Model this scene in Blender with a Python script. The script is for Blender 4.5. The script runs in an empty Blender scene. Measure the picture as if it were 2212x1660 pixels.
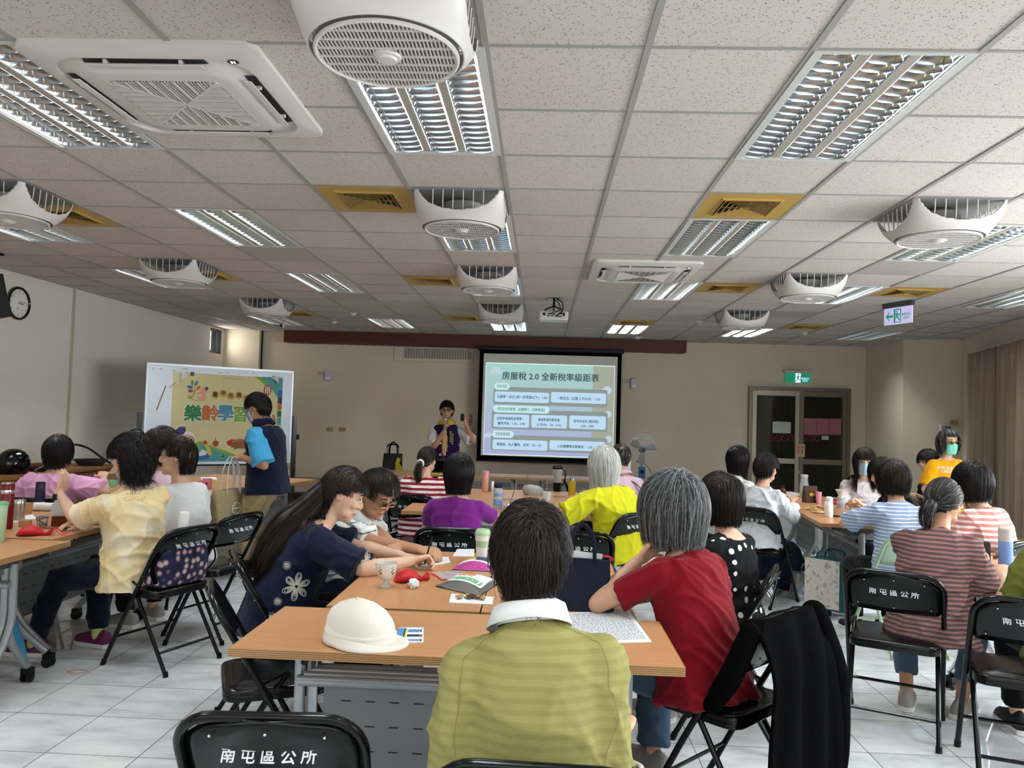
import bpy, bmesh, math, random
import numpy as np
from mathutils import Vector, Matrix

SC = bpy.context.scene
COL = SC.collection
PI = math.pi
V = Vector
random.seed(7)
RNG = np.random.default_rng(7)

# ------------------------------------------------------------------ camera
CAM = V((-0.3515, -2.8046, 1.49))
CR = V((0.9987832, 0.0387413, 0.03051594))
CU = V((-0.02887063, -0.04234104, 0.998686))
CF = V((-0.03998247, 0.99835182, 0.04117103))
FPX = 1669.1
cd = bpy.data.cameras.new('camera')
cam = bpy.data.objects.new('camera', cd)
COL.objects.link(cam)
cd.sensor_fit = 'HORIZONTAL'
cd.sensor_width = 36.0
cd.lens = FPX * 36.0 / 2212.0
cd.clip_start = 0.05
cam.matrix_world = Matrix(((CR.x, CU.x, -CF.x, CAM.x), (CR.y, CU.y, -CF.y, CAM.y), (CR.z, CU.z, -CF.z, CAM.z), (0, 0, 0, 1)))
SC.camera = cam
H = 2.862          # ceiling height
XL, XR, YB, YF = -6.0, 6.05, 10.7, -4.2


def at(px, py, z):
    """the place at height z seen at a pixel of the photograph"""
    d = CF + CR * ((px - 1106) / FPX) - CU * ((py - 830) / FPX)
    return CAM + d * ((z - CAM.z) / d.z)


def aty(px, py, y):
    d = CF + CR * ((px - 1106) / FPX) - CU * ((py - 830) / FPX)
    return CAM + d * ((y - CAM.y) / d.y)


# ------------------------------------------------------------------ view and world
SC.view_settings.view_transform = 'Standard'
SC.view_settings.look = 'None'
SC.view_settings.gamma = 1.0
SC.view_settings.use_curve_mapping = False
SC.view_settings.exposure = EXPOSURE = 1.22
w = bpy.data.worlds.new('daylight')
SC.world = w
w.use_nodes = True
w.node_tree.nodes['Background'].inputs[0].default_value = (0.75, 0.88, 1.0, 1)
w.node_tree.nodes['Background'].inputs[1].default_value = 1.6
cy = SC.cycles
cy.max_bounces = 6
cy.diffuse_bounces = 3
cy.glossy_bounces = 3
cy.transmission_bounces = 5
cy.transparent_max_bounces = 6
cy.caustics_reflective = False
cy.caustics_refractive = False
cy.sample_clamp_indirect = 3.0
cy.sample_clamp_direct = 0.0
cy.use_adaptive_sampling = True
cy.adaptive_threshold = 0.03


def area(name, loc, rot, sx, sy, power, col):
    l = bpy.data.lights.new(name, 'AREA')
    l.shape = 'RECTANGLE'
    l.size, l.size_y, l.energy, l.color = sx, sy, power, col
    o = bpy.data.objects.new(name, l)
    COL.objects.link(o)
    o.location = loc
    o.rotation_euler = rot
    return o


# daylight through the windows of the right wall and of the small far left window; the rear lamp is added fill, no window there
area('window_light_right', (5.05, 0.6, 1.55), (0, PI / 2, 0), 1.5, 5.0, 160, (0.86, 0.94, 1.0))
area('fill_light_rear', (-0.5, YF + 0.15, 1.6), (PI / 2, 0, 0), 8.0, 1.7, 42, (0.88, 0.95, 1.0))
area('window_light_small', (XL + 0.05, 10.26, 2.62), (0, -PI / 2, 0), 0.3, 0.36, 1.6, (1.0, 0.97, 0.9))


# ------------------------------------------------------------------ materials
def lin(c):
    if isinstance(c, str):
        c = [int(c[i:i + 2], 16) / 255 for i in (0, 2, 4)]
    return tuple((x / 12.92 if x <= 0.04045 else ((x + 0.055) / 1.055) ** 2.4) for x in c) + (1.0,)


MATS = {}


def mat(name, col='808080', rough=0.6, metal=0.0, spec=0.4, alpha=1.0, trans=0.0, emit=None, es=0.0, sheen=0.0, coat=0.0, bump=None, nz=None, ior=1.45):
    """principled material; bump=(scale, strength[, stretch]); nz=(scale, colour2, lo, hi[, stretch]) mottles the colour"""
    if name in MATS:
        return MATS[name]
    m = bpy.data.materials.new(name)
    m.use_nodes = True
    nt = m.node_tree
    b = nt.nodes['Principled BSDF']
    I = b.inputs
    I['Base Color'].default_value = lin(col)
    I['Roughness'].default_value = rough
    I['Metallic'].default_value = metal
    I['Specular IOR Level'].default_value = spec
    I['IOR'].default_value = ior
    I['Alpha'].default_value = alpha
    I['Transmission Weight'].default_value = trans
    I['Sheen Weight'].default_value = sheen
    I['Coat Weight'].default_value = coat
    if emit:
        I['Emission Color'].default_value = lin(emit)
        I['Emission Strength'].default_value = es
    if bump or nz:
        tc = nt.nodes.new('ShaderNodeTexCoord')

    def noi(scale, stretch, detail=3.0):
        mp = nt.nodes.new('ShaderNodeMapping')
        mp.inputs['Scale'].default_value = stretch
        nt.links.new(tc.outputs['Object'], mp.inputs['Vector'])
        n = nt.nodes.new('ShaderNodeTexNoise')
        n.inputs['Scale'].default_value = scale
        n.inputs['Detail'].default_value = detail
        nt.links.new(mp.outputs[0], n.inputs['Vector'])
        return n
    if bump:
        n = noi(bump[0], bump[2] if len(bump) > 2 else (1, 1, 1))
        bp = nt.nodes.new('ShaderNodeBump')
        bp.inputs['Strength'].default_value = bump[1]
        bp.inputs['Distance'].default_value = 0.01
        nt.links.new(n.outputs[0], bp.inputs['Height'])
        nt.links.new(bp.outputs[0], I['Normal'])
    if nz:
        n = noi(nz[0], nz[4] if len(nz) > 4 else (1, 1, 1), 4.0)
        r = nt.nodes.new('ShaderNodeValToRGB')
        r.color_ramp.elements[0].position = nz[2]
        r.color_ramp.elements[1].position = nz[3]
        r.color_ramp.elements[0].color = lin(col)
        r.color_ramp.elements[1].color = lin(nz[1])
        nt.links.new(n.outputs[0], r.inputs[0])
        nt.links.new(r.outputs[0], I['Base Color'])
    MATS[name] = m
    return m


class NT:
    """small helper to wire a node material"""
    def __init__(s, name, rough=0.6, spec=0.4):
        s.m = bpy.data.materials.new(name)
        s.m.use_nodes = True
        s.t = s.m.node_tree
        s.b = s.t.nodes['Principled BSDF']
        s.b.inputs['Roughness'].default_value = rough
        s.b.inputs['Specular IOR Level'].default_value = spec
        MATS[name] = s.m

    def n(s, typ, **kw):
        n = s.t.nodes.new('ShaderNode' + typ)
        for k, v in kw.items():
            if k.startswith('i_'):
                n.inputs[k[2:].replace('_', ' ')].default_value = v
            else:
                setattr(n, k, v)
        return n

    def l(s, a, b):
        s.t.links.new(a, b)

    def obj(s, rot=None, scale=None):
        tc = s.n('TexCoord')
        if rot is None and scale is None:
            return tc.outputs['Object']
        mp = s.n('Mapping')
        if rot:
            mp.inputs['Rotation'].default_value = rot
        if scale:
            mp.inputs['Scale'].default_value = scale
        s.l(tc.outputs['Object'], mp.inputs['Vector'])
        return mp.outputs[0]

    def math(s, op, a, b=None, c=None):
        n = s.n('Math', operation=op)
        for i, x in enumerate((a, b, c)):
            if x is None:
                continue
            if isinstance(x, (int, float)):
                n.inputs[i].default_value = x
            else:
                s.l(x, n.inputs[i])
        return n.outputs[0]

    def mix(s, f, a, b):
        n = s.n('Mix', data_type='RGBA')
        if isinstance(f, (int, float)):
            n.inputs[0].default_value = f
        else:
            s.l(f, n.inputs[0])
        for i, x in ((6, a), (7, b)):
            if isinstance(x, str):
                n.inputs[i].default_value = lin(x)
            else:
                s.l(x, n.inputs[i])
        return n.outputs[2]

    def ramp(s, f, *stops):
        r = s.n('ValToRGB')
        e = r.color_ramp.elements
        while len(e) < len(stops):
            e.new(0.5)
        for q, (p, c) in zip(e, stops):
            q.position = p
            q.color = lin(c)
        s.l(f, r.inputs[0])
        return r.outputs[0]

    def noise(s, vec, scale, detail=3.0, rough=0.5):
        n = s.n('TexNoise')
        n.inputs['Scale'].default_value = scale
        n.inputs['Detail'].default_value = detail
        n.inputs['Roughness'].default_value = rough
        s.l(vec, n.inputs['Vector'])
        return n.outputs[0]

    def sep(s, vec):
        n = s.n('SeparateXYZ')
        s.l(vec, n.inputs[0])
        return n.outputs

    def bump(s, h, strength=0.3, dist=0.01):
        n = s.n('Bump')
        n.inputs['Strength'].default_value = strength
        n.inputs['Distance'].default_value = dist
        s.l(h, n.inputs['Height'])
        s.l(n.outputs[0], s.b.inputs['Normal'])

    def col(s, c):
        s.l(c, s.b.inputs['Base Color'])
        return s.m


def line_mask(k, x, period, width, off=0.0):
    """1 on the grid lines of coordinate x"""
    f = k.math('FRACT', k.math('DIVIDE', k.math('ADD', x, off + 100 * period), period))
    d = k.math('ABSOLUTE', k.math('SUBTRACT', f, 0.5))
    return k.math('GREATER_THAN', d, 0.5 - width / period / 2)


def cell_rand(k, x, y, period):
    fx = k.math('FLOOR', k.math('DIVIDE', x, period))
    fy = k.math('FLOOR', k.math('DIVIDE', y, period))
    c = k.n('CombineXYZ')
    k.l(fx, c.inputs[0])
    k.l(fy, c.inputs[1])
    wn = k.n('TexWhiteNoise', noise_dimensions='3D')
    k.l(c.outputs[0], wn.inputs['Vector'])
    return wn


def m_floor():
    k = NT('floor_tiles', 0.16, 0.5)
    p = k.obj()
    x, y, z = k.sep(p)
    g = k.math('MAXIMUM', line_mask(k, x, 0.4, 0.0045, 0.016), line_mask(k, y, 0.4, 0.0045, -0.06))
    wn = cell_rand(k, k.math('ADD', x, 0.016), k.math('ADD', y, -0.06), 0.4)
    off = k.n('VectorMath', operation='SCALE')
    k.l(wn.outputs['Color'], off.inputs[0])
    off.inputs['Scale'].default_value = 30
    add = k.n('VectorMath', operation='ADD')
    mp = k.obj(rot=(0, 0, 0.5), scale=(2.2, 6, 1))
    k.l(mp, add.inputs[0])
    k.l(off.outputs[0], add.inputs[1])
    n1 = k.noise(add.outputs[0], 1.5, 6, 0.6)
    c = k.ramp(n1, (0.35, 'c6cacc'), (0.5, 'dcdfe0'), (0.62, 'e6e8e8'), (0.78, 'd6d3cf'))
    c = k.mix(g, c, '6d6f70')
    k.l(k.mix(g, '222222', '888888'), k.b.inputs['Roughness'])
    k.bump(k.math('SUBTRACT', 1.0, g), 0.3, 0.002)
    return k.col(c)


def m_ceiling():
    k = NT('ceiling_tiles', 0.9, 0.1)
    p = k.obj()
    x, y, z = k.sep(p)
    vo = k.n('TexVoronoi', feature='F1')
    vo.inputs['Scale'].default_value = 80
    mp = k.obj(rot=(0, 0, 0.6), scale=(1, 1.9, 1))
    wob = k.noise(p, 60, 2)
    k.l(mp, vo.inputs['Vector'])
    n1 = k.noise(p, 45, 2)
    dots = k.math('MULTIPLY', k.math('LESS_THAN', vo.outputs['Distance'], 0.27), k.math('GREATER_THAN', n1, 0.49))
    wn = cell_rand(k, x, y, 0.6)
    t = k.mix(wn.outputs['Value'], 'c0b8b1', 'c7c0b9')
    c = k.mix(dots, t, '6b645e')
    k.bump(k.math('SUBTRACT', wob, dots), 0.12, 0.004)
    return k.col(c)


def m_wood():
    k = NT('beech_laminate', 0.33, 0.45)
    n = k.noise(k.obj(scale=(1.2, 16, 1)), 5.0, 5, 0.6)
    n2 = k.noise(k.obj(), 3.0, 3)
    c = k.ramp(n, (0.3, 'bf895c'), (0.5, 'c99467'), (0.7, 'd19d71'))
    c = k.mix(k.math('MULTIPLY', n2, 0.35), c, 'bd8355')
    return k.col(c)


def m_edge():
    k = NT('table_edge_band', 0.45, 0.4)
    x, y, z = k.sep(k.obj())
    f = line_mask(k, z, 0.0062, 0.0016, 0.001)
    return k.col(k.mix(f, 'ae8456', '5c4228'))


def m_hair(name, base, tip, gray, amount, rough=0.38):
    if name in MATS:
        return MATS[name]
    k = NT(name, rough, 0.16)
    a = k.n('Attribute', attribute_name='tone')
    r = k.n('SeparateColor')
    k.l(a.outputs['Color'], r.inputs[0])
    c = k.mix(r.outputs[0], base, tip)
    g = k.math('LESS_THAN', r.outputs[1], amount)
    return k.col(k.mix(g, c, gray))


def stripes(name, c1, c2, period, frac, axis=2, rough=0.85, wob=0.004, c3=None, rot=None):
    if name in MATS:
        return MATS[name]
    k = NT(name, rough, 0.2)
    p = k.obj(rot=rot)
    co = k.sep(p)[axis]
    n = k.noise(p, 7, 2)
    co = k.math('ADD', co, k.math('MULTIPLY', n, wob * 4))
    f = k.math('FRACT', k.math('DIVIDE', k.math('ADD', co, 50.0), period))
    s = k.math('LESS_THAN', f, frac)
    c = k.mix(s, c1, c2)
    if c3:
        s3 = k.math('MULTIPLY', k.math('GREATER_THAN', f, frac + (1 - frac) * 0.35), k.math('LESS_THAN', f, frac + (1 - frac) * 0.6))
        c = k.mix(s3, c, c3)
    k.bump(k.noise(p, 60, 3), 0.1)
    return k.col(c)


def cloth(name, c, c2=None, rough=0.88, bump=0.25, scale=30, sheen=0.1):
    if name in MATS:
        return MATS[name]
    k = NT(name, rough, 0.08)
    p = k.obj()
    n = k.noise(p, 5, 3)
    k.b.inputs['Sheen Weight'].default_value = sheen
    k.bump(k.noise(p, scale, 4), bump, 0.006)
    return k.col(k.mix(n, c, c2 or c))


def blotch(name, stops, scale, detail=2.0, rough=0.85, vor=False, stretch=None):
    """patterned print: stops of colour over a noise / voronoi field"""
    if name in MATS:
        return MATS[name]
    k = NT(name, rough, 0.25)
    p = k.obj(scale=stretch)
    if vor:
        vo = k.n('TexVoronoi', feature='F1')
        vo.inputs['Scale'].default_value = scale
        k.l(p, vo.inputs['Vector'])
        f = vo.outputs['Distance']
    else:
        f = k.noise(p, scale, detail)
    r = k.ramp(f, *stops)
    return k.col(r)


# ------------------------------------------------------------------ mesh builder
def cr(pts, n=6, closed=False):
    """Catmull-Rom through pts"""
    P = [V(p) for p in pts]
    out = []
    N = len(P)
    rng = range(N) if closed else range(N - 1)
    for i in rng:
        if closed:
            a, b, c, d = P[i - 1], P[i], P[(i + 1) % N], P[(i + 2) % N]
        else:
            a, b, c, d = P[max(i - 1, 0)], P[i], P[i + 1], P[min(i + 2, N - 1)]
        for j in range(n):
            t = j / n
            out.append(0.5 * ((2 * b) + (c - a) * t + (2 * a - 5 * b + 4 * c - d) * t * t + (3 * b - a - 3 * c + d) * t ** 3))
    if not closed:
        out.append(P[-1].copy())
    return out


def rmat(x=0, y=0, z=0, loc=(0, 0, 0)):
    return Matrix.Translation(loc) @ Matrix.Rotation(z, 4, 'Z') @ Matrix.Rotation(y, 4, 'Y') @ Matrix.Rotation(x, 4, 'X')


TXT = {}


class MB:
    def __init__(s):
        s.v, s.f, s.mi, s.m, s.T = [], [], [], 0, None

    def add(s, vs, fs, M=None):
        o = len(s.v)
        for p in vs:
            p = V(p)
            if M is not None:
                p = M @ p
            if s.T is not None:
                p = s.T @ p
            s.v.append(p)
        for f in fs:
            s.f.append([i + o for i in f])
            s.mi.append(s.m)
        return s

    def box(s, c, d, M=None):
        x, y, z = d[0] / 2, d[1] / 2, d[2] / 2
        c = V(c)
        vs = [c + V((a * x, b * y, e * z)) for e in (-1, 1) for b in (-1, 1) for a in (-1, 1)]
        return s.add(vs, [(0, 2, 3, 1), (4, 5, 7, 6), (0, 1, 5, 4), (2, 6, 7, 3), (0, 4, 6, 2), (1, 3, 7, 5)], M)

    def tube(s, path, r, n=8, closed=False, flat=1.0, M=None):
        P = [V(p) for p in path]
        N = len(P)
        R = r if isinstance(r, (list, tuple)) else [r] * N
        vs, fs = [], []
        nrm = None
        for i in range(N):
            t = (P[(i + 1) % N] - P[i - 1]) if closed else (P[min(i + 1, N - 1)] - P[max(i - 1, 0)])
            if t.length < 1e-9:
                t = V((0, 0, 1))
            t.normalize()
            if nrm is None:
                nrm = t.orthogonal().normalized()
                if abs(t.z) < 0.9:
                    nrm = t.cross(V((0, 0, 1))).normalized()
            nrm = (nrm - t * nrm.dot(t)).normalized()
            b = t.cross(nrm)
            for j in range(n):
                a = 2 * PI * (j + 0.5) / n
                vs.append(P[i] + (nrm * math.cos(a) + b * math.sin(a) * flat) * R[i])
        for i in range(N if closed else N - 1):
            for j in range(n):
                a, b_ = i * n + j, i * n + (j + 1) % n
                c, d = ((i + 1) % N) * n + (j + 1) % n, ((i + 1) % N) * n + j
                fs.append((a, b_, c, d))
        if not closed:
            fs.append(tuple(reversed(range(n))))
            fs.append(tuple(range((N - 1) * n, N * n)))
        return s.add(vs, fs, M)

    def lathe(s, prof, n=24, M=None, sx=1.0, sy=1.0):
        vs, fs = [], []
        k = len(prof)
        for r, z in prof:
            r = max(r, 1e-5)
            for j in range(n):
                a = 2 * PI * j / n
                vs.append((r * math.cos(a) * sx, r * math.sin(a) * sy, z))
        for i in range(k - 1):
            for j in range(n):
                fs.append((i * n + j, i * n + (j + 1) % n, (i + 1) * n + (j + 1) % n, (i + 1) * n + j))
        fs.append(tuple(reversed(range(n))))
        fs.append(tuple(range((k - 1) * n, k * n)))
        return s.add(vs, fs, M)

    def ell(s, c, r, n=16, m=10, M=None):
        pr = [(math.sin(PI * i / m), -math.cos(PI * i / m)) for i in range(m + 1)]
        vs, fs = [], []
        for a, z in pr:
            for j in range(n):
                t = 2 * PI * j / n
                p = V((a * math.cos(t) * r[0], a * math.sin(t) * r[1], z * r[2]))
                vs.append((M @ p if M is not None else p) + V(c))
        for i in range(m):
            for j in range(n):
                fs.append((i * n + j, i * n + (j + 1) % n, (i + 1) * n + (j + 1) % n, (i + 1) * n + j))
        return s.add(vs, fs)

    def loft(s, rings, caps=True, closed=True, M=None):
        n = len(rings[0])
        vs = [p for r in rings for p in r]
        fs = []
        for i in range(len(rings) - 1):
            for j in range(n if closed else n - 1):
                fs.append((i * n + j, i * n + (j + 1) % n, (i + 1) * n + (j + 1) % n, (i + 1) * n + j))
        if caps:
            fs.append(tuple(reversed(range(n))))
            fs.append(tuple(range((len(rings) - 1) * n, len(rings) * n)))
        return s.add(vs, fs, M)

    def prism(s, poly, z0, z1, M=None):
        n = len(poly)
        vs = [(x, y, z0) for x, y in poly] + [(x, y, z1) for x, y in poly]
        fs = [tuple(reversed(range(n))), tuple(range(n, 2 * n))]
        fs += [(i, (i + 1) % n, n + (i + 1) % n, n + i) for i in range(n)]
        return s.add(vs, fs, M)

    def text(s, body, size, M=None, depth=0.0006, align='CENTER', spacing=1.0, bold=0.0):
        key = (body, align, spacing)
        if key not in TXT:
            c = bpy.data.curves.new('t', 'FONT')
            c.body = body
            c.align_x = align
            c.align_y = 'CENTER'
            c.space_character = spacing
            c.resolution_u = 2
            o = bpy.data.objects.new('t', c)
            COL.objects.link(o)
            dg = bpy.context.evaluated_depsgraph_get()
            me = bpy.data.meshes.new_from_object(o.evaluated_get(dg))
            TXT[key] = ([tuple(v.co) for v in me.vertices], [tuple(p.vertices) for p in me.polygons])
            bpy.data.meshes.remove(me)
            bpy.data.objects.remove(o)
            bpy.data.curves.remove(c)
        vs, fs = TXT[key]
        # heavier strokes: the same outline laid again a little to each side
        offs = [(0, 0)] if not bold else [(bold * math.cos(a * PI / 4), bold * math.sin(a * PI / 4)) for a in range(8)] + [(0, 0)]
        for i, (ox, oy) in enumerate(offs):
            s.add([((x + ox) * size, (y + oy) * size, depth + i * 0.00002) for x, y, z in vs], fs, M)
        return s

    def mesh(s, name, smooth=None):
        me = bpy.data.meshes.new(name)
        me.from_pydata([tuple(v) for v in s.v], [], s.f)
        me.update()
        if smooth is not None:
            me.polygons.foreach_set('use_smooth', [True] * len(me.polygons))
            if smooth < 180:
                me.set_sharp_from_angle(angle=math.radians(smooth))
        return me

    def build(s, name, mats, parent=None, smooth=40, bev=0.0, bseg=2, loc=None):
        me = s.mesh(name, smooth)
        for m in (mats if isinstance(mats, (list, tuple)) else [mats]):
            me.materials.append(MATS[m] if isinstance(m, str) else m)
        if any(s.mi):
            me.polygons.foreach_set('material_index', s.mi)
        o = bpy.data.objects.new(name, me)
        COL.objects.link(o)
        if parent is not None:
            o.parent = parent
        if loc is not None:
            o.location = loc
        if bev:
            b = o.modifiers.new('bevel', 'BEVEL')
            b.width = bev
            b.segments = bseg
            b.limit_method = 'ANGLE'
        return o


def rrect(w, h, r, n=4):
    """rounded rectangle outline centred on the origin"""
    out = []
    for cx, cy_, a0 in ((w / 2 - r, h / 2 - r, 0), (-w / 2 + r, h / 2 - r, PI / 2), (-w / 2 + r, -h / 2 + r, PI), (w / 2 - r, -h / 2 + r, 3 * PI / 2)):
        for i in range(n + 1):
            a = a0 + PI / 2 * i / n
            out.append((cx + r * math.cos(a), cy_ + r * math.sin(a)))
    return out


def circle(r, n=24, cx=0, cy_=0, sy=1.0):
    return [(cx + r * math.cos(2 * PI * i / n), cy_ + r * sy * math.sin(2 * PI * i / n)) for i in range(n)]


def tag(o, label, cat, group=None, kind=None):
    o['label'] = label
    o['category'] = cat
    if group:
        o['group'] = group
    if kind:
        o['kind'] = kind
    return o


def thing(name, label, cat, loc=(0, 0, 0), rz=0.0, group=None):
    o = bpy.data.objects.new(name, None)
    o.empty_display_size = 0.1
    COL.objects.link(o)
    o.location = loc
    o.rotation_euler = (0, 0, rz)
    return tag(o, label, cat, group)


def struct(mb, name, m, **kw):
    o = mb.build(name, m, **kw)
    o['kind'] = 'structure'
    return o


def dup(root, loc, rz=None, label=None, group=None):
    def cp(o, parent):
        c = o.copy()
        COL.objects.link(c)
        if parent is not None:
            c.parent = parent
        for ch in o.children:
            cp(ch, c)
        return c
    r = cp(root, None)
    r.location = loc
    if rz is not None:
        r.rotation_euler = (0, 0, rz)
    if label:
        r['label'] = label
    if group:
        r['group'] = group
    return r

# ------------------------------------------------------------------ common materials
m_floor(); m_ceiling(); m_wood(); m_edge()
mat('wall_paint', 'ddcfb9', 0.85, bump=(25, 0.06), nz=(0.7, 'd6c9b2', 0.3, 0.7))
mat('wall_paint_left', 'e4ddd0', 0.8, bump=(25, 0.06))
mat('grid_metal', '95928d', 0.5)
mat('white_plastic', 'cdc8c3', 0.35, nz=None)
mat('grey_plastic', '8f8d8a', 0.5)
mat('light_grey', 'c2c2be', 0.45)
mat('dark_interior', '2b2a29', 0.8)
mat('mirror', 'eef3f7', 0.12, metal=1.0)
mat('strip_beige', '9b958a', 0.5)
mat('tube_light', 'ffffff', emit='f3fbff', es=76.0)
mat('black_plastic', '0a0b0c', 0.35, spec=.25)
mat('black_gloss', '0b0c0e', 0.12, spec=0.5)
mat('black_steel', '08090a', 0.22, spec=0.28)
mat('vinyl', '090a0b', 0.24, spec=0.35, bump=(40, 0.1))
mat('chrome', 'd9dbdc', 0.14, metal=1.0)
mat('steel', 'a9a9a8', 0.3, metal=1.0)
mat('silver_paint', 'a3a7aa', 0.35, metal=0.6)
mat('grey_panel', '7b7d80', 0.45, metal=0.3)
mat('dark_grey', '45474a', 0.5)
mat('white_ink', 'e9edf0', 0.6)
mat('white_matte', 'ece9e4', 0.8)
mat('paper', 'eef0f1', 0.9)
mat('brown_wood', '4e2517', 0.55, nz=(3, '5d2f1f', 0.3, 0.7, (1, 8, 8)))
mat('ochre', 'b08f48', 0.45)
mat('ochre_dark', '94763a', 0.5)
mat('dark_vent', '231d12', 0.8)
mat('black_cloth', '060607', 0.95, spec=0.03, bump=(60, 0.2))
mat('navy_cloth', '171c2e', 0.95, bump=(120, 0.25))
mat('clear', 'f2f8fa', 0.05, trans=1.0, ior=1.3)
mat('glass', 'e8f0ee', 0.02, trans=1.0, ior=1.45)

# ------------------------------------------------------------------ room shell
CORNER = V((6.03, 9.25, 0))
BEND = V((5.16, 5.7, 0))
m = MB().box((0, 3.2, -0.1), (13.2, 15.8, 0.2))
struct(m, 'floor', 'floor_tiles')

LIGHTS = [(-5, -4), (-2, -4), (1, -4), (4, 0), (-8, 0), (-5, 0), (-2, 0), (1, 0)] + [(c, 4) for c in (-8, -5, -2, 1, 4)] + [(c, 8) for c in (-8, -5, -2, 1, 4, 7)] + [(c, 14) for c in (-8, -5, -2, 1, 4, 7)]
holes = set()
for c, r in LIGHTS:
    holes |= {(c, r), (c, r + 1)}
FANS = [(-2, -1), (-2, 3), (-2, 7), (-2, 11), (-7, 3), (-7, 7), (-7, 11), (3, 3), (3, 7), (3, 11)]
VENTS = [(1, 3), (-3, 3), (-7, 4), (2, 8), (-3, 8), (-7, 8), (5, 8), (-3, 13), (-7, 13), (1, 13), (5, 13)]
m = MB()
for i in range(-11, 11):
    for k in range(-7, 18):
        if (i, k) in holes:
            continue
        m.add([(i * .6, k * .6, H), (i * .6 + .6, k * .6, H), (i * .6 + .6, k * .6 + .6, H), (i * .6, k * .6 + .6, H)], [(0, 3, 2, 1)])
m.box((0, 3.2, H + 0.2), (13.2, 15.8, 0.06))
struct(m, 'ceiling', 'ceiling_tiles', smooth=None)
m = MB()
for i in range(-10, 11):
    m.box((i * .6, 3.2, H - 0.002), (0.026, 15.0, 0.008))
for k in range(-6, 18):
    for i in range(-10, 10):
        if (i, k) in holes and (i, k - 1) in holes:
            continue
        m.box((i * .6 + .3, k * .6, H - 0.001), (0.574, 0.016, 0.006))
struct(m, 'trim_1', 'grid_metal', smooth=None)

# left wall with the small far window opening
m = MB()
wy0, wy1, wz0, wz1 = 10.02, 10.5, 2.41, 2.83
for y0, y1, z0, z1 in ((YF, wy0, 0, H), (wy1, YB, 0, H), (wy0, wy1, 0, wz0), (wy0, wy1, wz1, H)):
    m.box((XL - 0.1, (y0 + y1) / 2, (z0 + z1) / 2), (0.2, y1 - y0, z1 - z0))
struct(m, 'wall_left', 'wall_paint_left', smooth=None)
m = MB()
for z in (wz0 + 0.02, wz1 - 0.02):
    m.box((XL - 0.06, (wy0 + wy1) / 2, z), (0.08, wy1 - wy0, 0.04))
for y in (wy0 + 0.02, wy1 - 0.02, (wy0 + wy1) / 2 + 0.04):
    m.box((XL - 0.06, y, (wz0 + wz1) / 2), (0.08, 0.04, wz1 - wz0 - 0.082))
mat('bronze_frame', '55504a', 0.4, metal=0.6)
struct(m, 'window_1', 'bronze_frame', smooth=None)
m = MB().box((XL - 0.075, (wy0 + wy1) / 2, (wz0 + wz1) / 2), (0.004, wy1 - wy0 - 0.08, wz1 - wz0 - 0.08))
o = struct(m, 'window_2', 'clear', smooth=None)
# back wall, its shallow corner pier and the right-hand pier
m = MB().box((0, YB + 0.1, H / 2), (12.6, 0.2, H))
struct(m, 'wall_back', 'wall_paint', smooth=None)
m = MB().box(((XL - 5.36) / 2, 10.64, H / 2), (-5.36 - XL, 0.14, H))
struct(m, 'wall_pier_left', 'wall_paint', smooth=None)
m = MB().prism([(5.19, 10.72), (5.24, 9.42), (6.1, 9.2), (6.2, 10.72)], 0, H)
struct(m, 'wall_pier_right', 'wall_paint', smooth=None)
m = MB().box((0, YF - 0.1, H / 2), (12.6, 0.2, H))
struct(m, 'wall_front', 'wall_paint', smooth=None)
# angled window wall on the right, opening behind the curtain
dv = (BEND - CORNER)
WL = dv.length
dv.normalize()
MW = Matrix(((dv.x, -dv.y, 0, CORNER.x), (dv.y, dv.x, 0, CORNER.y), (0, 0, 1, 0), (0, 0, 0, 1)))   # x along the wall towards the camera, +y out of the room


def wallhit(px, py, off=0.0):
    d = CF + CR * ((px - 1106) / FPX) - CU * ((py - 830) / FPX)
    n = V((-dv.y, dv.x, 0))
    p0 = CORNER + n * off
    t = (p0 - CAM).dot(n) / d.dot(n)
    p = CAM + d * t
    return (p - CORNER).dot(dv), p.z


c0, ctop = wallhit(2116, 760)
m = MB()
o0, o1, oz0, oz1 = c0 + 0.55, WL - 0.1, 0.95, ctop + 0.0
for a, b, z0, z1 in ((-0.2, o0, 0, H), (o1, WL, 0, H), (o0, o1, 0, oz0), (o0, o1, oz1, H)):
    m.box(((a + b) / 2, 0.1, (z0 + z1) / 2), (b - a, 0.2, z1 - z0), MW)
m.box((5.26, (5.7 + YF) / 2, H / 2), (0.2, 5.7 - YF, H))
struct(m, 'wall_right', 'wall_paint', smooth=None)
m = MB().box(((o0 + o1) / 2, 0.14, (oz0 + oz1) / 2), (o1 - o0, 0.004, oz1 - oz0), MW)
struct(m, 'window_3', 'clear', smooth=None)
area('window_light_curtain', MW @ V(((o0 + o1) / 2, 0.2, (oz0 + oz1) / 2)), (0, -PI / 2, math.atan2(dv.y, dv.x) + PI / 2 + PI), 1.3, 1.8, 90, (1, 0.98, 0.93))
mat('white_rail', 'f2efe8', 0.4)
t = thing('curtain_rail', 'white curtain rail above the tan curtain on the right wall', 'rail')
m = MB().box(((c0 + WL) / 2 - 0.05, -0.05, ctop - 0.012), (WL - c0 - 0.02, 0.03, 0.022), MW)
m.build('rail', 'white_rail', t, smooth=None)
m = MB()
for q in range(9):
    m.box((c0 + 0.1 + q * 0.3, -0.03, ctop - 0.035), (0.02, 0.06, 0.012), MW)
m.build('bracket', 'white_rail', t, smooth=None)
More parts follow.
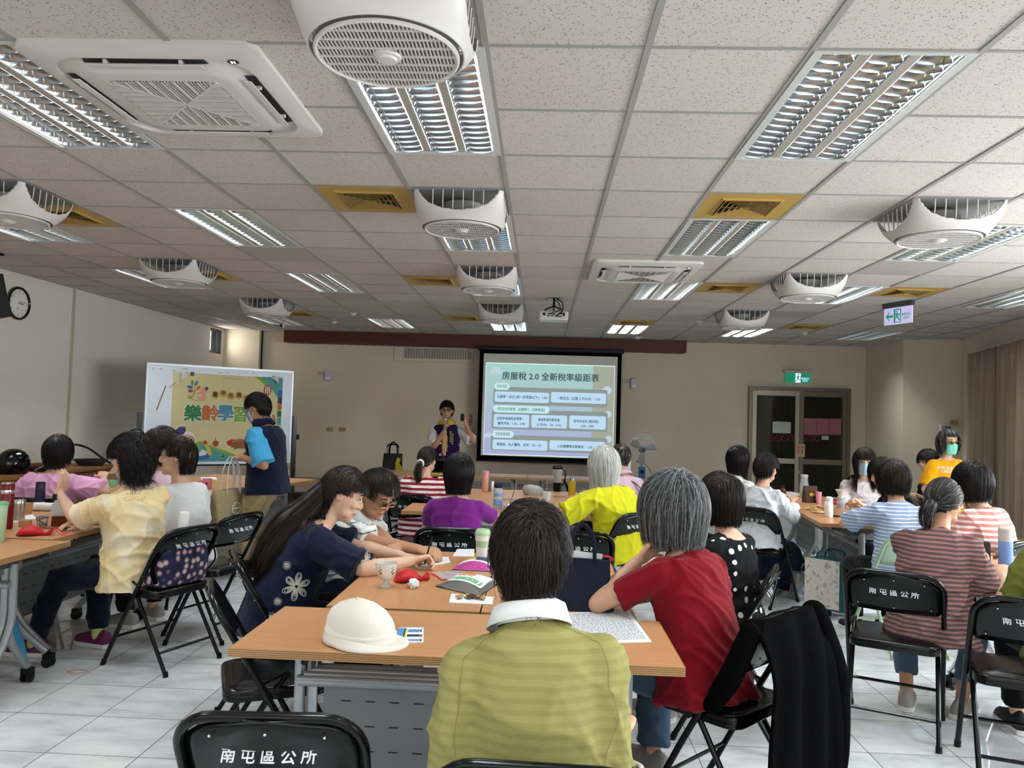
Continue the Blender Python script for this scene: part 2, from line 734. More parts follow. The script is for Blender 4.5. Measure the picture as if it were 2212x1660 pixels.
# curtain: pleated sheet with thickness
kt = NT('curtain_cloth', 0.9, 0.1)
kt.b.inputs['Transmission Weight'].default_value = 0.0
tr = kt.n('BsdfTranslucent')
tr.inputs[0].default_value = lin('c9b497')
mx = kt.n('MixShader')
mx.inputs[0].default_value = 0.35
kt.b.inputs['Base Color'].default_value = lin('c4b29b')
out = [n for n in kt.t.nodes if n.type == 'OUTPUT_MATERIAL'][0]
kt.l(kt.b.outputs[0], mx.inputs[1]); kt.l(tr.outputs[0], mx.inputs[2]); kt.l(mx.outputs[0], out.inputs[0])


def curtain(name, x0, x1, seed, label):
    rr = random.Random(seed)
    n = int((x1 - x0) / 0.012)
    ph = [rr.uniform(0, 6) for _ in range(4)]
    rings = []
    for zi in range(13):
        f = zi / 12
        z = (ctop - 0.04) * (1 - f) + 0.06 * f
        row = []
        for i in range(n + 1):
            s = i / n
            x = x0 + (x1 - x0) * s
            wv = math.sin(2 * PI * x / 0.115 + ph[0] + 0.8 * math.sin(2.3 * f + ph[1] + x * 3))
            w2 = math.sin(2 * PI * x / 0.31 + ph[2] + 1.2 * f)
            row.append((x + 0.012 * math.sin(ph[3] + 5 * x + 2 * f), -0.13 + (0.034 * wv + 0.026 * w2) * (0.6 + 0.5 * f), z))
        rings.append(row)
    m = MB()
    m.loft(rings, caps=False, closed=False, M=MW)
    o = m.build(name, 'curtain_cloth', smooth=180)
    sd = o.modifiers.new('thick', 'SOLIDIFY')
    sd.thickness = 0.002
    tag(o, label, 'curtain')


cm = wallhit(2180, 900)[0]
curtain('curtain', c0 - 0.02, cm - 0.01, 1, 'tan pleated curtain drawn across the window at its far edge')
curtain('curtain', cm + 0.005, WL - 0.05, 2, 'tan pleated curtain drop nearest the frame edge, lit from behind')

# stage platform in front of the back wall
mat('stage_top', '5d4a3f', 0.5, nz=(4, '69544a', 0.3, 0.7))
mat('stage_front', '3a1b13', 0.5)
m = MB().box((-1.2, 9.49, 0.29), (8.46, 2.38, 0.02))
m.m = 1
m.box((-1.2, 9.51, 0.14), (8.42, 2.34, 0.28))
o = m.build('stage_platform', ['stage_top', 'stage_front'], smooth=None)
tag(o, 'low brown wooden stage platform along the back wall', 'stage')
# wooden beam over the screen
m = MB().box((-1.4, 10.56, 2.755), (6.95, 0.28, 0.2))
o = struct(m, 'trim_2', 'brown_wood', smooth=None)

# ------------------------------------------------------------------ ceiling fixtures
COLN = {-8: 'first', -5: 'second', -2: 'third', 1: 'fourth', 4: 'fifth', 7: 'sixth'}
ROWN = {-4: 'row behind the camera', 0: 'nearest row', 4: 'second row', 8: 'third row', 14: 'farthest row'}


def make_light(c, r):
    t = thing('ceiling_light', f'lit louvred ceiling light, {ROWN[r]}, {COLN[c]} column from the left wall', 'ceiling light', (c * .6 + .3, r * .6 + .6, H), 0, 'louvred ceiling lights')
    m = MB()
    W, L = 0.59, 1.19
    for x in (-W / 2 + .018, W / 2 - .018):
        m.box((x, 0, -0.003), (.036, L, .012))
    for y in (-L / 2 + .01, L / 2 - .01):
        m.box((0, y, -0.003), (W - .074, .02, .012))
    m.build('frame', 'light_grey', t, smooth=None)
    m = MB()
    m.box((0, 0, .125), (W, L, .01))
    for x in (-W / 2 + .004, W / 2 - .004):
        m.box((x, 0, .066), (.008, L, .108))
    for y in (-L / 2 + .004, L / 2 - .004):
        m.box((0, y, .066), (W - .02, .008, .108))
    m.build('housing', 'white_plastic', t, smooth=None)
    for x in (-.0915, .0915):
        MB().box((x, 0, .006), (.036, 1.146, .01)).build('divider', 'strip_beige', t, smooth=None)
    for x in (-.183, 0, .183):
        m = MB()
        for s in (-1, 1):
            rings = []
            for y in (-.572, .572):
                rings.append([(x + s * (.068 - .03 * (q / 5) ** 1.6), y, .002 + .05 * q / 5) for q in range(6)])
            m.loft(rings, caps=False, closed=False)
        for q in range(17):
            y = -.568 + 1.136 * q / 16
            for s in (-1, 1):
                rings = []
                for e in range(7):
                    xx = -1 + 2 * e / 6
                    dz = .010 * (1 - xx * xx)
                    rings.append([(x + xx * (.066 - .028 * (p / 4) ** 1.6), y + s * (.001 + .017 * (p / 4) ** 2), .002 - dz * (1 - p / 4) + .046 * p / 4) for p in range(5)])
                m.loft(rings, caps=False, closed=False)
        m.build('louvre', 'mirror', t, smooth=50)
        m = MB().tube([(x, -.55, .082), (x, .55, .082)], .0125, 8)
        m.build('tube_lamp', 'tube_light', t, smooth=60)
    return t


L0 = make_light(-2, 0)
for c, r in LIGHTS:
    if (c, r) == (-2, 0):
        continue
    dup(L0, (c * .6 + .3, r * .6 + .6, H), label=f'lit louvred ceiling light, {ROWN[r]}, {COLN[c]} column from the left wall')

FLAB = {(-2, -1): 'white box circulation fan directly overhead, cut by the top of the photo', (-2, 3): 'white box circulation fan beside the near left yellow vent, middle column',
        (-2, 7): 'white box circulation fan, third of the middle column', (-2, 11): 'white box circulation fan, farthest of the middle column',
        (-7, 3): 'white box circulation fan at the left edge of the photo', (-7, 7): 'white box circulation fan above the left wall clock area, second of the left column',
        (-7, 11): 'white box circulation fan nearest the small left window', (3, 3): 'white box circulation fan, nearest of the right column',
        (3, 7): 'white box circulation fan right of the far air conditioner', (3, 11): 'white box circulation fan above the exit door area, farthest of the right column'}


def make_fan(c, r):
    t = thing('ceiling_fan', FLAB[(c, r)], 'ceiling fan', (c * .6 + .3, r * .6 + .3, H), 0, 'box circulation fans')
    NA, NZ = 160, 24
    Dz = .185

    def P(a, f):
        ca, sa = math.cos(a), math.sin(a)
        e = 2.0 + 7.0 * (1 - f) ** 1.5
        k = (abs(ca) ** e + abs(sa) ** e) ** (-1 / e)
        R = .284 - .034 * f ** 2.4
        return V((k * R * ca, k * R * sa, -Dz * f))
    m = MB()
    vs = [P(2 * PI * j / NA, i / NZ) for i in range(NZ + 1) for j in range(NA)]
    fs = []
    for i in range(NZ):
        for j in range(NA):
            a = 2 * PI * (j + .5) / NA
            p = P(a, (i + .5) / NZ)
            u = min(abs(p.x), abs(p.y)) / .235
            lim = .66 * math.sqrt(max(0, 1 - u * u)) if u < 1 else 0
            if (i + .5) / NZ < lim and i > -1:
                continue
            fs.append((i * NA + j, i * NA + (j + 1) % NA, (i + 1) * NA + (j + 1) % NA, (i + 1) * NA + j))
    m.add(vs, fs)
    o = m.build('housing', 'white_plastic', t, smooth=60)
    sm = o.modifiers.new('soften', 'SMOOTH'); sm.factor = .5; sm.iterations = 8
    sd = o.modifiers.new('thick', 'SOLIDIFY'); sd.thickness = .006; sd.offset = -1
    for s in range(4):
        m = MB()
        M = Matrix.Rotation(s * PI / 2, 4, 'Z')
        for q in range(-3, 4):
            x = q * .062 + .031
            if abs(x) > .2:
                continue
            u = x / .235
            z1 = -Dz * .68 * math.sqrt(1 - u * u)
            m.tube([M @ V((x, -.272, -.001)), M @ V((x, -.268, z1 * .6)), M @ V((x, -.262, z1))], .0035, 5)
        m.build('side_bars', 'white_plastic', t)
    m = MB().box((0, 0, -.004), (.56, .56, .004))
    m.lathe([(.12, -.15), (.13, -.03), (.1, -.01)], 24)
    m.build('inner_plate', 'grey_plastic', t)
    m = MB()
    R = .234
    for q in range(-18, 19):
        x = q * .0124
        h = math.sqrt(max(R * R - x * x, 0))
        if h > .02:
            m.box((x, 0, -Dz - .004), (.0048, 2 * h, .006))
    for q in range(-3, 4):
        y = q * .058
        h = math.sqrt(max(R * R - y * y, 0))
        m.box((0, y, -Dz - .005), (2 * h, .005, .007))
    m.tube([(R * math.cos(a * PI / 24), R * math.sin(a * PI / 24), -Dz - .004) for a in range(48)], .008, 6, closed=True)
    m.build('grille', 'white_plastic', t)
    m = MB().prism(circle(.24, 40), -Dz + .012, -Dz + .016)
    m.build('grille_backing', 'grey_plastic', t, smooth=None)
    m = MB().lathe([(0, -Dz - .022), (.03, -Dz - .021), (.034, -Dz - .014), (.045, -Dz - .012), (.05, -Dz - .002)], 24)
    m.build('hub_cap', 'white_plastic', t)
    return t


F0 = make_fan(*FANS[0])
for c, r in FANS[1:]:
    dup(F0, (c * .6 + .3, r * .6 + .3, H), label=FLAB[(c, r)])

VLAB = {(1, 3): 'ochre square ceiling diffuser at the near right, ahead of a louvred light', (-3, 3): 'ochre square ceiling diffuser at the near left of the middle fan column', (-7, 4): 'ochre square ceiling diffuser half hidden by the left edge fan',
        (2, 8): 'ochre square ceiling diffuser right of the far air conditioner', (-3, 8): 'ochre square ceiling diffuser left of the third middle fan', (-7, 8): 'ochre square ceiling diffuser behind the second left fan',
        (5, 8): 'ochre square ceiling diffuser beside the hanging exit sign', (-3, 13): 'ochre square ceiling diffuser left of the farthest middle fan', (-7, 13): 'ochre square ceiling diffuser near the small left window',
        (1, 13): 'ochre square ceiling diffuser above the projection screen', (5, 13): 'ochre square ceiling diffuser above the exit door'}


def make_vent(c, r):
    t = thing('ceiling_vent', VLAB[(c, r)], 'ceiling vent', (c * .6 + .3, r * .6 + .3, H), 0, 'ochre ceiling diffusers')
    m = MB()

    def ring(a, b, z0, z1, m):
        vs = [(s * a, q * a, z0) for s, q in ((-1, -1), (1, -1), (1, 1), (-1, 1))] + [(s * b, q * b, z1) for s, q in ((-1, -1), (1, -1), (1, 1), (-1, 1))]
        m.add(vs, [(i, (i + 1) % 4, 4 + (i + 1) % 4, 4 + i) for i in range(4)])
    ring(.288, .19, -.004, -.004, m)
    ring(.288, .288, 0, -.004, m)
    ring(.19, .175, -.004, -.014, m)
    o = m.build('frame', 'ochre', t, smooth=None)
    m = MB()
    for q in range(5):
        a = .168 - q * .032
        ring(a, a - .026, -.016, .004, m)
    m.box((0, 0, -.006), (.3, .006, .012)); m.box((0, 0, -.006), (.006, .3, .012))
    o = m.build('vanes', 'ochre_dark', t, smooth=None)
    sd = o.modifiers.new('thick', 'SOLIDIFY'); sd.thickness = .002
    MB().box((0, 0, -.0015), (.36, .36, .002)).build('throat', 'dark_vent', t, smooth=None)
    return t


V0 = make_vent(*VENTS[0])
for c, r in VENTS[1:]:
    dup(V0, (c * .6 + .3, r * .6 + .3, H), label=VLAB[(c, r)])


def cassette(cx, cy_, label):
    t = thing('air_conditioner', label, 'air conditioner', (cx, cy_, H), 0, 'ceiling cassette air conditioners')
    m = MB()
    o1_ = rrect(.95, .95, .06, 6)
    o2_ = rrect(.86, .86, .16, 6)
    o3_ = rrect(.63, .63, .1, 6)
    m.loft([[(x, y, 0) for x, y in o1_], [(x, y, -.02) for x, y in o1_], [(x, y, -.04) for x, y in o2_], [(x, y, -.04) for x, y in rrect(.8, .8, .15, 6)]], caps=False)
    m.loft([[(x, y, -.025) for x, y in rrect(.8, .8, .15, 6)], [(x, y, -.034) for x, y in rrect(.69, .69, .12, 6)], [(x, y, -.052) for x, y in o3_], [(x, y, -.054) for x, y in rrect(.55, .55, .07, 6)]], caps=False)
    m.loft([[(x, y, -.04) for x, y in rrect(.8, .8, .15, 6)], [(x, y, -.025) for x, y in rrect(.8, .8, .15, 6)]], caps=False)
    m.build('panel', 'white_plastic', t, smooth=50)
    m = MB()
    for s in range(4):
        M = Matrix.Rotation(s * PI / 2, 4, 'Z')
        m.add([(-.24, -.388, -.031), (.24, -.388, -.031), (.25, -.35, -.035), (-.25, -.35, -.035)], [(0, 1, 2, 3)], M)
    m.build('air_slots', 'dark_interior', t, smooth=None)
    for s in range(4):
        M = Matrix.Rotation(s * PI / 2, 4, 'Z')
        m = MB().box((0, -.356, -.05), (.46, .03, .005), M @ rmat(0.35, 0, 0, (0, -.0, -.0)) if False else M)
        for x in (-.15, .15):
            m.box((x, -.37, -.042), (.012, .03, .014), M)
        m.build('louvre', 'white_plastic', t, smooth=None, bev=.001)
    m = MB()
    for q in range(-17, 18):
        a = abs(q * .0135)
        for s in (-1, 1):
            if a < .225:
                m.box((q * .0135, s * (a + .232) / 2, -.056), (.005, .232 - a, .006))
                m.box((s * (a + .232) / 2, q * .0135, -.056), (.232 - a, .0055, .006))
    for q in range(-4, 5):
        a = abs(q * .05)
        for s in (-1, 1):
            m.box((s * (a + .232) / 2, q * .05, -.058), (.232 - a, .009, .006))
            m.box((q * .05, s * (a + .232) / 2, -.058), (.007, .232 - a, .006))
    for s in (-1, 1):
        m.box((0, 0, -.057), (.65, .01, .006), Matrix.Rotation(s * PI / 4, 4, 'Z'))
    m.loft([[(x, y, -.054) for x, y in rrect(.56, .56, .07, 6)], [(x, y, -.056) for x, y in rrect(.47, .47, .05, 6)]], caps=False)
    m.build('intake_grille', 'white_plastic', t, smooth=None)
    MB().prism(rrect(.5, .5, .05), -.046, -.05).build('grille_backing', 'dark_interior', t, smooth=None)
    m = MB().prism(circle(.022, 20, sy=.8), -.041, -.043)
    m.build('display', 'black_gloss', t, smooth=None, loc=(.36, -.385, 0))
    mat('led', 'ffffff', emit='cfe4ff', es=4)
    m = MB()
    for x in (-.006, .005):
        for y in (-.004, .005):
            m.box((x, y, -.0435), (.006, .004, .001))
    m.build('indicator', 'led', t, smooth=None, loc=(.36, -.385, 0))


cassette(-1.94, .46, 'large white four-way ceiling air conditioner at the near left')
cassette(.53, 4.3, 'white four-way ceiling air conditioner, far one in mid room')

mat('perf_panel', 'aaa5a0', 0.6, bump=(300, 0.2))
for (c, r), s in zip(((4, 6), (-5, 6), (4, 11), (-5, 10)), ('behind the right column louvred light', 'behind the left column louvred light', 'far right beside the farthest right fan', 'far left beyond the third left light')):
    m = MB().box((0, 0, -.002), (.57, .575, .006))
    o = m.build('access_panel', 'perf_panel', smooth=None, loc=(c * .6 + .3, r * .6 + .3, H))
    tag(o, 'grey perforated ceiling panel ' + s, 'ceiling panel', 'grey ceiling panels')


def hang(px, py):
    return at(px, py, H)


def detector(p, label, r=.05):
    t = thing('smoke_detector', label, 'smoke detector', p, 0)
    MB().lathe([(r, 0), (r, -.012), (r * .9, -.018)], 20).build('base', 'white_plastic', t)
    MB().lathe([(r * .6, -.018), (r * .62, -.034), (r * .3, -.042), (0, -.043)], 20).build('sensor', 'white_plastic', t)


detector(hang(763, 676), 'small white smoke detector left of the third middle fan')
detector(hang(722, 695), 'small white smoke detector near the far left light')
detector(hang(1511, 694), 'small white smoke detector right of the far right light column')
detector(hang(1738, 719), 'small beige smoke detector above the exit door')
detector(hang(1377, 728), 'white domed detector just above the brown beam end', .085)

# projector
p = hang(1197, 645)
t = thing('projector', 'white ceiling-mounted projector hanging on a black bracket', 'projector', p, 0)
m = MB().box((0, 0, -.215), (.33, .24, .1))
m.build('body', 'white_plastic', t, bev=.015, bseg=3)
m = MB().box((0, -.122, -.215), (.3, .005, .072))
m.build('rear_panel', 'light_grey', t, smooth=None)
m = MB()
for q, (x, z, w_, h_) in enumerate(((-.11, -.2, .03, .03), (-.06, -.195, .02, .012), (-.03, -.195, .02, .012), (0, -.2, .03, .014), (-.06, -.22, .03, .012), (-.02, -.22, .03, .012), (.03, -.22, .02, .02), (.08, -.19, .04, .02), (.07, -.225, .05, .01), (.115, -.2, .02, .04))):
    m.box((x, -.127, z), (w_, .006, h_))
m.build('sockets', 'black_plastic', t, smooth=None)
m = MB().lathe([(.04, 0), (.045, .03), (.04, .035)], 20, rmat(-PI / 2, 0, 0, (.08, .12, -.215)))
m.build('lens', 'black_gloss', t)
m = MB().tube([(0, 0, 0), (0, 0, -.1)], .014).box((0, 0, -.004), (.14, .14, .008)).tube([(0, 0, -.09), (-.1, -.06, -.14), (-.1, -.06, -.165)], .008).tube([(0, 0, -.09), (.1, -.06, -.14), (.1, -.06, -.165)], .008).tube([(0, 0, -.09), (0, .08, -.14), (0, .08, -.165)], .008)
m.build('ceiling_bracket', 'black_steel', t)
m = MB().tube(cr([(.03, 0, -.01), (.09, -.06, -.05), (.1, -.14, -.14), (.06, -.15, -.2), (.03, -.135, -.22)]), .007).tube(cr([(.0, 0, -.02), (.05, -.08, -.06), (.07, -.15, -.15), (-.02, -.15, -.19), (-.06, -.13, -.2)]), .005)
m.build('cable', 'black_plastic', t)
# dome camera on a thin arm at the far left
p = hang(617, 680)
t = thing('security_camera', 'white dome security camera hanging near the far left corner', 'security camera', p, 0)
MB().tube([(0, 0, 0), (0, 0, -.09), (-.02, -.02, -.13)], .008).build('arm', 'light_grey', t)
MB().ell((-.03, -.03, -.16), (.042, .042, .042)).build('housing', 'light_grey', t)
MB().ell((-.035, -.055, -.17), (.024, .024, .024)).build('lens', 'black_gloss', t)

# ------------------------------------------------------------------ folding chairs
def arc_pts(cx, cz, r, a0, a1, n=5):
    return [(cx + r * math.cos(a0 + (a1 - a0) * i / n), cz + r * math.sin(a0 + (a1 - a0) * i / n)) for i in range(n + 1)]


def make_chair(label, group='black folding chairs'):
    """faces +y; the back frame runs down to the front feet"""
    t = thing('folding_chair', label, 'folding chair', (0, 0, 0), 0, group)
    # main hoop, in a sloping plane: top at y=-.235, feet at y=.20
    def S(x, z):
        return V((x, .20 - .435 * (z / .79) ** 1.05, z))
    out = [(.215, .012), (.215, .3), (.215, .62)] + arc_pts(.125, .70, .09, 0, PI / 2, 6)
    pts = [S(x, z) for x, z in out] + [S(-x, z) for x, z in reversed(out)]
    P = []
    for a, b in zip(pts, pts[1:]):
        P.append(a)
        if (b - a).length > .1:
            P += [a.lerp(b, i / 4) for i in range(1, 4)]
    P.append(pts[-1])
    MB().tube(P, .0125, 10).build('back_frame', 'black_steel', t)
    # backrest: dished steel panel
    m = MB()
    rows = []
    for i in range(9):
        f = i / 8
        z = .585 + .202 * f
        hw = .213 if z < .68 else .213 * math.sqrt(max(0.02, 1 - ((z - .68) / .113) ** 2.8))
        if i == 0:
            hw = .19
        elif i == 1:
            hw = .208
        row = []
        for j in range(13):
            s = -1 + j / 6
            p = S(s * hw, z)
            row.append((p.x, p.y - .03 * (1 - s * s) + .004, p.z))
        rows.append(row)
    m.loft(rows, caps=False, closed=False)
    o = m.build('backrest', 'black_steel', t, smooth=60)
    sd = o.modifiers.new('thick', 'SOLIDIFY'); sd.thickness = .006
    # rivets and lettering on the rear face
    tilt = math.atan2(.435 * 1.05, .79)

    def rear(x, z):
        s = x / .21
        p = S(x, z)
        return V((x, p.y - .03 * (1 - s * s) - .0045, z))
    m = MB()
    for x, z in ((-.13, .745), (0, .757), (.13, .745), (-.16, .618), (0, .612), (.16, .618)):
        m.ell(rear(x, z), (.0042, .0042, .0042), 8, 6)
    m.build('rivets', 'chrome', t)
    m = MB()
    for q, ch in enumerate('南屯區公所'):
        x = .092 - q * .046
        p = rear(x, .688)
        yaw = math.atan2(.06 * x / .04, 1) * .6
        M = Matrix.Translation(p + V((0, -.003, 0))) @ Matrix.Rotation(PI - yaw * .0, 4, 'Z') @ Matrix.Rotation(PI / 2 + tilt * .0, 4, 'X')
        # seen from behind: mirrored x
        M = Matrix.Translation(rear(-x, .692) + V((0, -.004, 0))) @ Matrix.Rotation(PI / 2 - tilt, 4, 'X') @ Matrix.Rotation(x * .3 * -1, 4, 'Y')
        m.text(ch, .036, M, 0.001, bold=.018)
    m.build('lettering', 'white_ink', t, smooth=None)
    # seat: padded vinyl on a steel pan
    poly = rrect(.40, .39, .06, 5)
    MB().prism(poly, .405, .428, Matrix.Translation((0, .015, 0))).build('seat_pan', 'black_steel', t, smooth=40, bev=.004)
    m = MB()
    rings = []
    for k, z in ((1.0, .428), (1.0, .44), (.985, .447), (.93, .452), (.9, .4515), (.87, .455), (.6, .461), (.2, .463)):
        rings.append([(x * k, y * k + .015, z) for x, y in poly])
    m.loft(rings)
    m.build('seat', 'vinyl', t, smooth=60)
    # rear legs and cross bars
    for s in (-1, 1):
        x = s * .19
        MB().tube([(x, .05, .5), (x, -.02, .41), (s * .195, -.27, .01)], .0115, 8).tube([(s * .195, -.268, .028), (s * .195, -.273, 0)], .015, 8).build('leg', 'black_steel', t)
    for s in (-1, 1):
        MB().tube([S(s * .215, .03), S(s * .215, 0)], .0155, 8).build('foot_cap', 'black_plastic', t)
    MB().tube([(-.193, -.2, .115), (.193, -.2, .115)], .008, 8).build('stretcher', 'black_steel', t)
    MB().tube([S(-.213, .17), S(.213, .17)], .008, 8).build('stretcher', 'black_steel', t)
    MB().tube([S(-.213, .47) + V((0, 0, 0)), (-.19, .05, .5)], .007).tube([S(.213, .47), (.19, .05, .5)], .007).tube([(-.2, .02, .405), (.2, .02, .405)], .007).build('hinge_bar', 'black_steel', t)
    return t


def D(a):
    return math.radians(a)


# seat centre x, y, facing (degrees, 0 = towards the stage, 90 = towards the left wall), label
CH = [
    (-.97, -.81, 4, 'empty black folding chair at the bottom edge, below the table with the white cap'),
    (-.33, -1.0, -2, 'black folding chair carrying the person in the lime shirt'),
    (-1.40, .27, -66, 'empty black folding chair pulled out left of the front table'),
    (-1.56, .9, -64, 'black folding chair carrying the person in the navy flower blouse'),
    (-2.55, 1.7, 68, 'black folding chair with a floral bag hung on its back, left aisle'),
    (-2.5, 2.3, 70, 'black folding chair carrying the smiling person in the white tee'),
    (-.9, 2.14, 2, 'black folding chair carrying the person in the purple tee'),
    (-.1, 2.18, -2, 'empty black folding chair behind the navy tote bag'),
    (-1.52, 3.42, -74, 'empty black folding chair turned sideways at the left of the middle table'),
    (-1.42, 3.95, -6, 'black folding chair carrying the person in the red and white striped top'),
    (.24, 3.2, 42, 'black folding chair carrying the white-haired person in yellow'),
    (.42, 4.3, 50, 'black folding chair carrying the person in the pale pink shirt'),
    (-2.45, 4.35, 75, 'empty black folding chair beside the standing man, nearer of two'),
    (-2.43, 4.95, 75, 'empty black folding chair beside the standing man, farther of two'),
    (.37, .24, 46, 'black folding chair with a black jacket over its back'),
    (.56, 1.04, 70, 'black folding chair carrying the person in the polka dot top'),
    (1.55, 3.85, -42, 'black folding chair carrying the person in the white blouse and blue skirt'),
    (1.4, 4.5, -52, 'black folding chair carrying the person in the white hooded top'),
    (1.46, 1.22, -26, 'black folding chair carrying the person in the brown striped shirt'),
    (1.78, .72, -20, 'black folding chair at the right edge carrying the person in olive'),
    (2.6, 2.45, 35, 'black folding chair carrying the person in the pink striped top'),
    (2.92, 4.98, 168, 'black folding chair carrying the masked person in white'),
    (2.82, 3.86, 92, 'black folding chair carrying the person in the black tee'),
    (-4.02, 2.85, 12, 'black folding chair carrying the person in the pink tee by the left wall'),
    (-3.3, 3.0, 14, 'black folding chair carrying the person in the pale pink top'),
    (-4.6, 5.3, 200, 'black folding chair carrying the person half hidden before the whiteboard'),
    (3.75, 5.75, 100, 'black folding chair carrying the person half hidden behind the yellow tee'),
    (-1.55, 1.5, -102, 'black folding chair carrying the bespectacled man at the front tables'),
]
CHAIRS = []
c0_ = make_chair(CH[0][3])
for i, (x, y, a, lab) in enumerate(CH):
    if i == 0:
        c0_.location = (x, y, 0); c0_.rotation_euler = (0, 0, D(a)); CHAIRS.append(c0_)
    else:
        CHAIRS.append(dup(c0_, (x, y, 0), D(a), lab))
# pale green chairs: same build, no lettering
mat('green_steel', '9db59a', 0.4)
mat('green_vinyl', '8aa387', 0.4)


def green_chair(x, y, a, label):
    r = dup(c0_, (x, y, 0), D(a), label, 'pale green folding chairs')
    for ch in list(r.children):
        if ch.name.startswith('lettering'):
            bpy.data.objects.remove(ch)
            continue
        ch.data = ch.data.copy()
        if ch.data.materials[0].name in ('black_steel', 'vinyl'):
            ch.data.materials[0] = MATS['green_steel' if ch.data.materials[0].name == 'black_steel' else 'green_vinyl']
    return r


green_chair(2.08, 2.6, 10, 'pale green folding chair carrying the person in the blue striped tee')
green_chair(-3.55, 6.05, 170, 'empty pale green folding chair below the whiteboard')


# ------------------------------------------------------------------ folding tables
def make_table(L, W, label, panel=True, group='beech folding tables'):
    """top LxW centred on the origin, long side along x, user side -y, modesty panel at +y"""
    t = thing('folding_table', label, 'folding table', (0, 0, 0), 0, group)
    m = MB().box((0, 0, .7265), (L - .004, W - .004, .027))
    m.build('tabletop', 'beech_laminate', t, smooth=None)
    m = MB()
    for y in (-W / 2, W / 2):
        m.box((0, y, .7265), (L + .004, .005, .0272))
    for x in (-L / 2, L / 2):
        m.box((x, 0, .7265), (.005, W - .004, .0272))
    m.build('edge_band', 'table_edge_band', t, smooth=None)
    xl = L / 2 - .16
    for s in (-1, 1):
        x = s * xl
        m = MB()
        for dx in (-.022, .022):
            m.tube(cr([(x + dx, .03, .66), (x + dx, .035, .5), (x + dx, .03, .36), (x + dx, -.05, .22), (x + dx * .5, -.21, .085)], 4), .019, 8)
        m.tube(cr([(x, .03, .34), (x, .09, .22), (x, .21, .085)], 4), .02, 8)
        m.build('leg', 'silver_paint', t)
        for y in (-.215, .215):
            c = MB()
            for dx in (-.017, .017):
                c.lathe([(.0, -.009), (.024, -.009), (.03, -.005), (.03, .005), (.024, .009), (0, .009)], 16, rmat(0, PI / 2, 0, (x + dx, y, .03)))
            c.box((x, y, .06), (.05, .045, .03))
            c.tube([(x, y * .97, .06), (x, y * .97, .1)], .013)
            c.build('castor', 'black_plastic', t)
        m = MB().prism([(-.2, .0), (.2, .0), (.17, -.03), (.04, -.07), (-.04, -.07), (-.17, -.03)], -.012, .012, Matrix.Translation((x, 0, .712)) @ Matrix.Rotation(PI / 2, 4, 'X') @ Matrix.Rotation(PI / 2, 4, 'Y') if False else Matrix(((0, 0, 1, x), (1, 0, 0, 0), (0, 1, 0, .712), (0, 0, 0, 1))))
        m.build('bracket', 'dark_grey', t, smooth=None)
        m = MB().box((x - s * .03, .06, .655), (.012, .2, .1))
        m.build('shelf_support', 'grey_panel', t, smooth=None)
        MB().tube([(x - s * .05, -.1, .69), (x - s * .05, -.17, .675)], .011).build('lock_handle', 'black_plastic', t)
    m = MB()
    for q in range(4):
        m.tube([(-xl + .03, -.17 + q * .08, .625 - q * .012), (xl - .03, -.17 + q * .08, .625 - q * .012)], .009, 8)
    m.build('shelf_rods', 'silver_paint', t)
    MB().tube([(-xl - .02, .01, .555), (xl + .02, .01, .555)], .019, 10).build('cross_beam', 'silver_paint', t)
    if panel:
        m = MB().box((0, .05, .385), (2 * xl - .12, .012, .31))
        m.build('modesty_panel', 'grey_panel', t, smooth=None, bev=.002)
        m = MB()
        for r_ in range(3):
            for q in range(int((2 * xl - .2) / .085)):
                x = -xl + .14 + q * .085
                for yy in (.043, .057):
                    m.box((x, yy, .48 - r_ * .085), (.034, .002, .004))
        m.build('panel_slots', 'dark_interior', t, smooth=None)
    return t


# x, y of the centre, rotation, label
TB = [
    (-.60, -.135, 0, 1.41, .53, 'beech folding table at the front with the white cap on it'),
    (-.86, .79, 90, 1.25, .59, 'beech folding table lengthwise behind the front table, left one with the footed cup'),
    (-.27, .79, -90, 1.25, .59, 'beech folding table lengthwise behind the front table, right one with the navy tote'),
    (-.655, 3.37, 0, 1.5, .53, 'beech folding table across the middle, before the person in purple'),
    (-.92, 4.36, 90, 1.42, .62, 'beech folding table lengthwise in the middle group, left one'),
    (-.29, 4.36, -90, 1.42, .62, 'beech folding table lengthwise in the middle group, right one with the grey cap'),
    (-3.6, 1.04, 0, 1.44, .54, 'beech folding table cut by the left edge of the photo, with the green tumbler'),
    (-3.3, 1.98, 90, 1.28, .6, 'beech folding table on the left with the red pouch and amber jar'),
    (-3.91, 1.98, -90, 1.28, .6, 'beech folding table on the far left with the navy flask'),
    (-3.27, 4.52, -101, 2.1, .62, 'beech folding table beside the standing man, right one of the pair'),
    (-3.89, 4.64, -101, 2.1, .62, 'beech folding table near the left wall with the pink mug, left one of the pair'),
    (-1.49, 6.95, 180, 1.95, .5, 'beech folding table under the speaker amplifier before the stage'),
    (.47, 6.95, 180, 1.95, .5, 'beech folding table before the stage, right of the speaker'),
    (2.19, 3.92, -96, 1.42, .62, 'beech folding table at right with the teapot and pastries'),
    (2.3, 5.2, -94, 1.1, .62, 'beech folding table at right behind the teapot table'),
    (2.42, 1.42, -68, 1.3, .56, 'beech folding table at the right edge with the papers and blue bottle'),
]
TABLES = []
for x, y, a, L, W, lab in TB:
    t = make_table(L, W, lab)
    t.location = (x, y, 0)
    t.rotation_euler = (0, 0, D(a))
    TABLES.append(t)

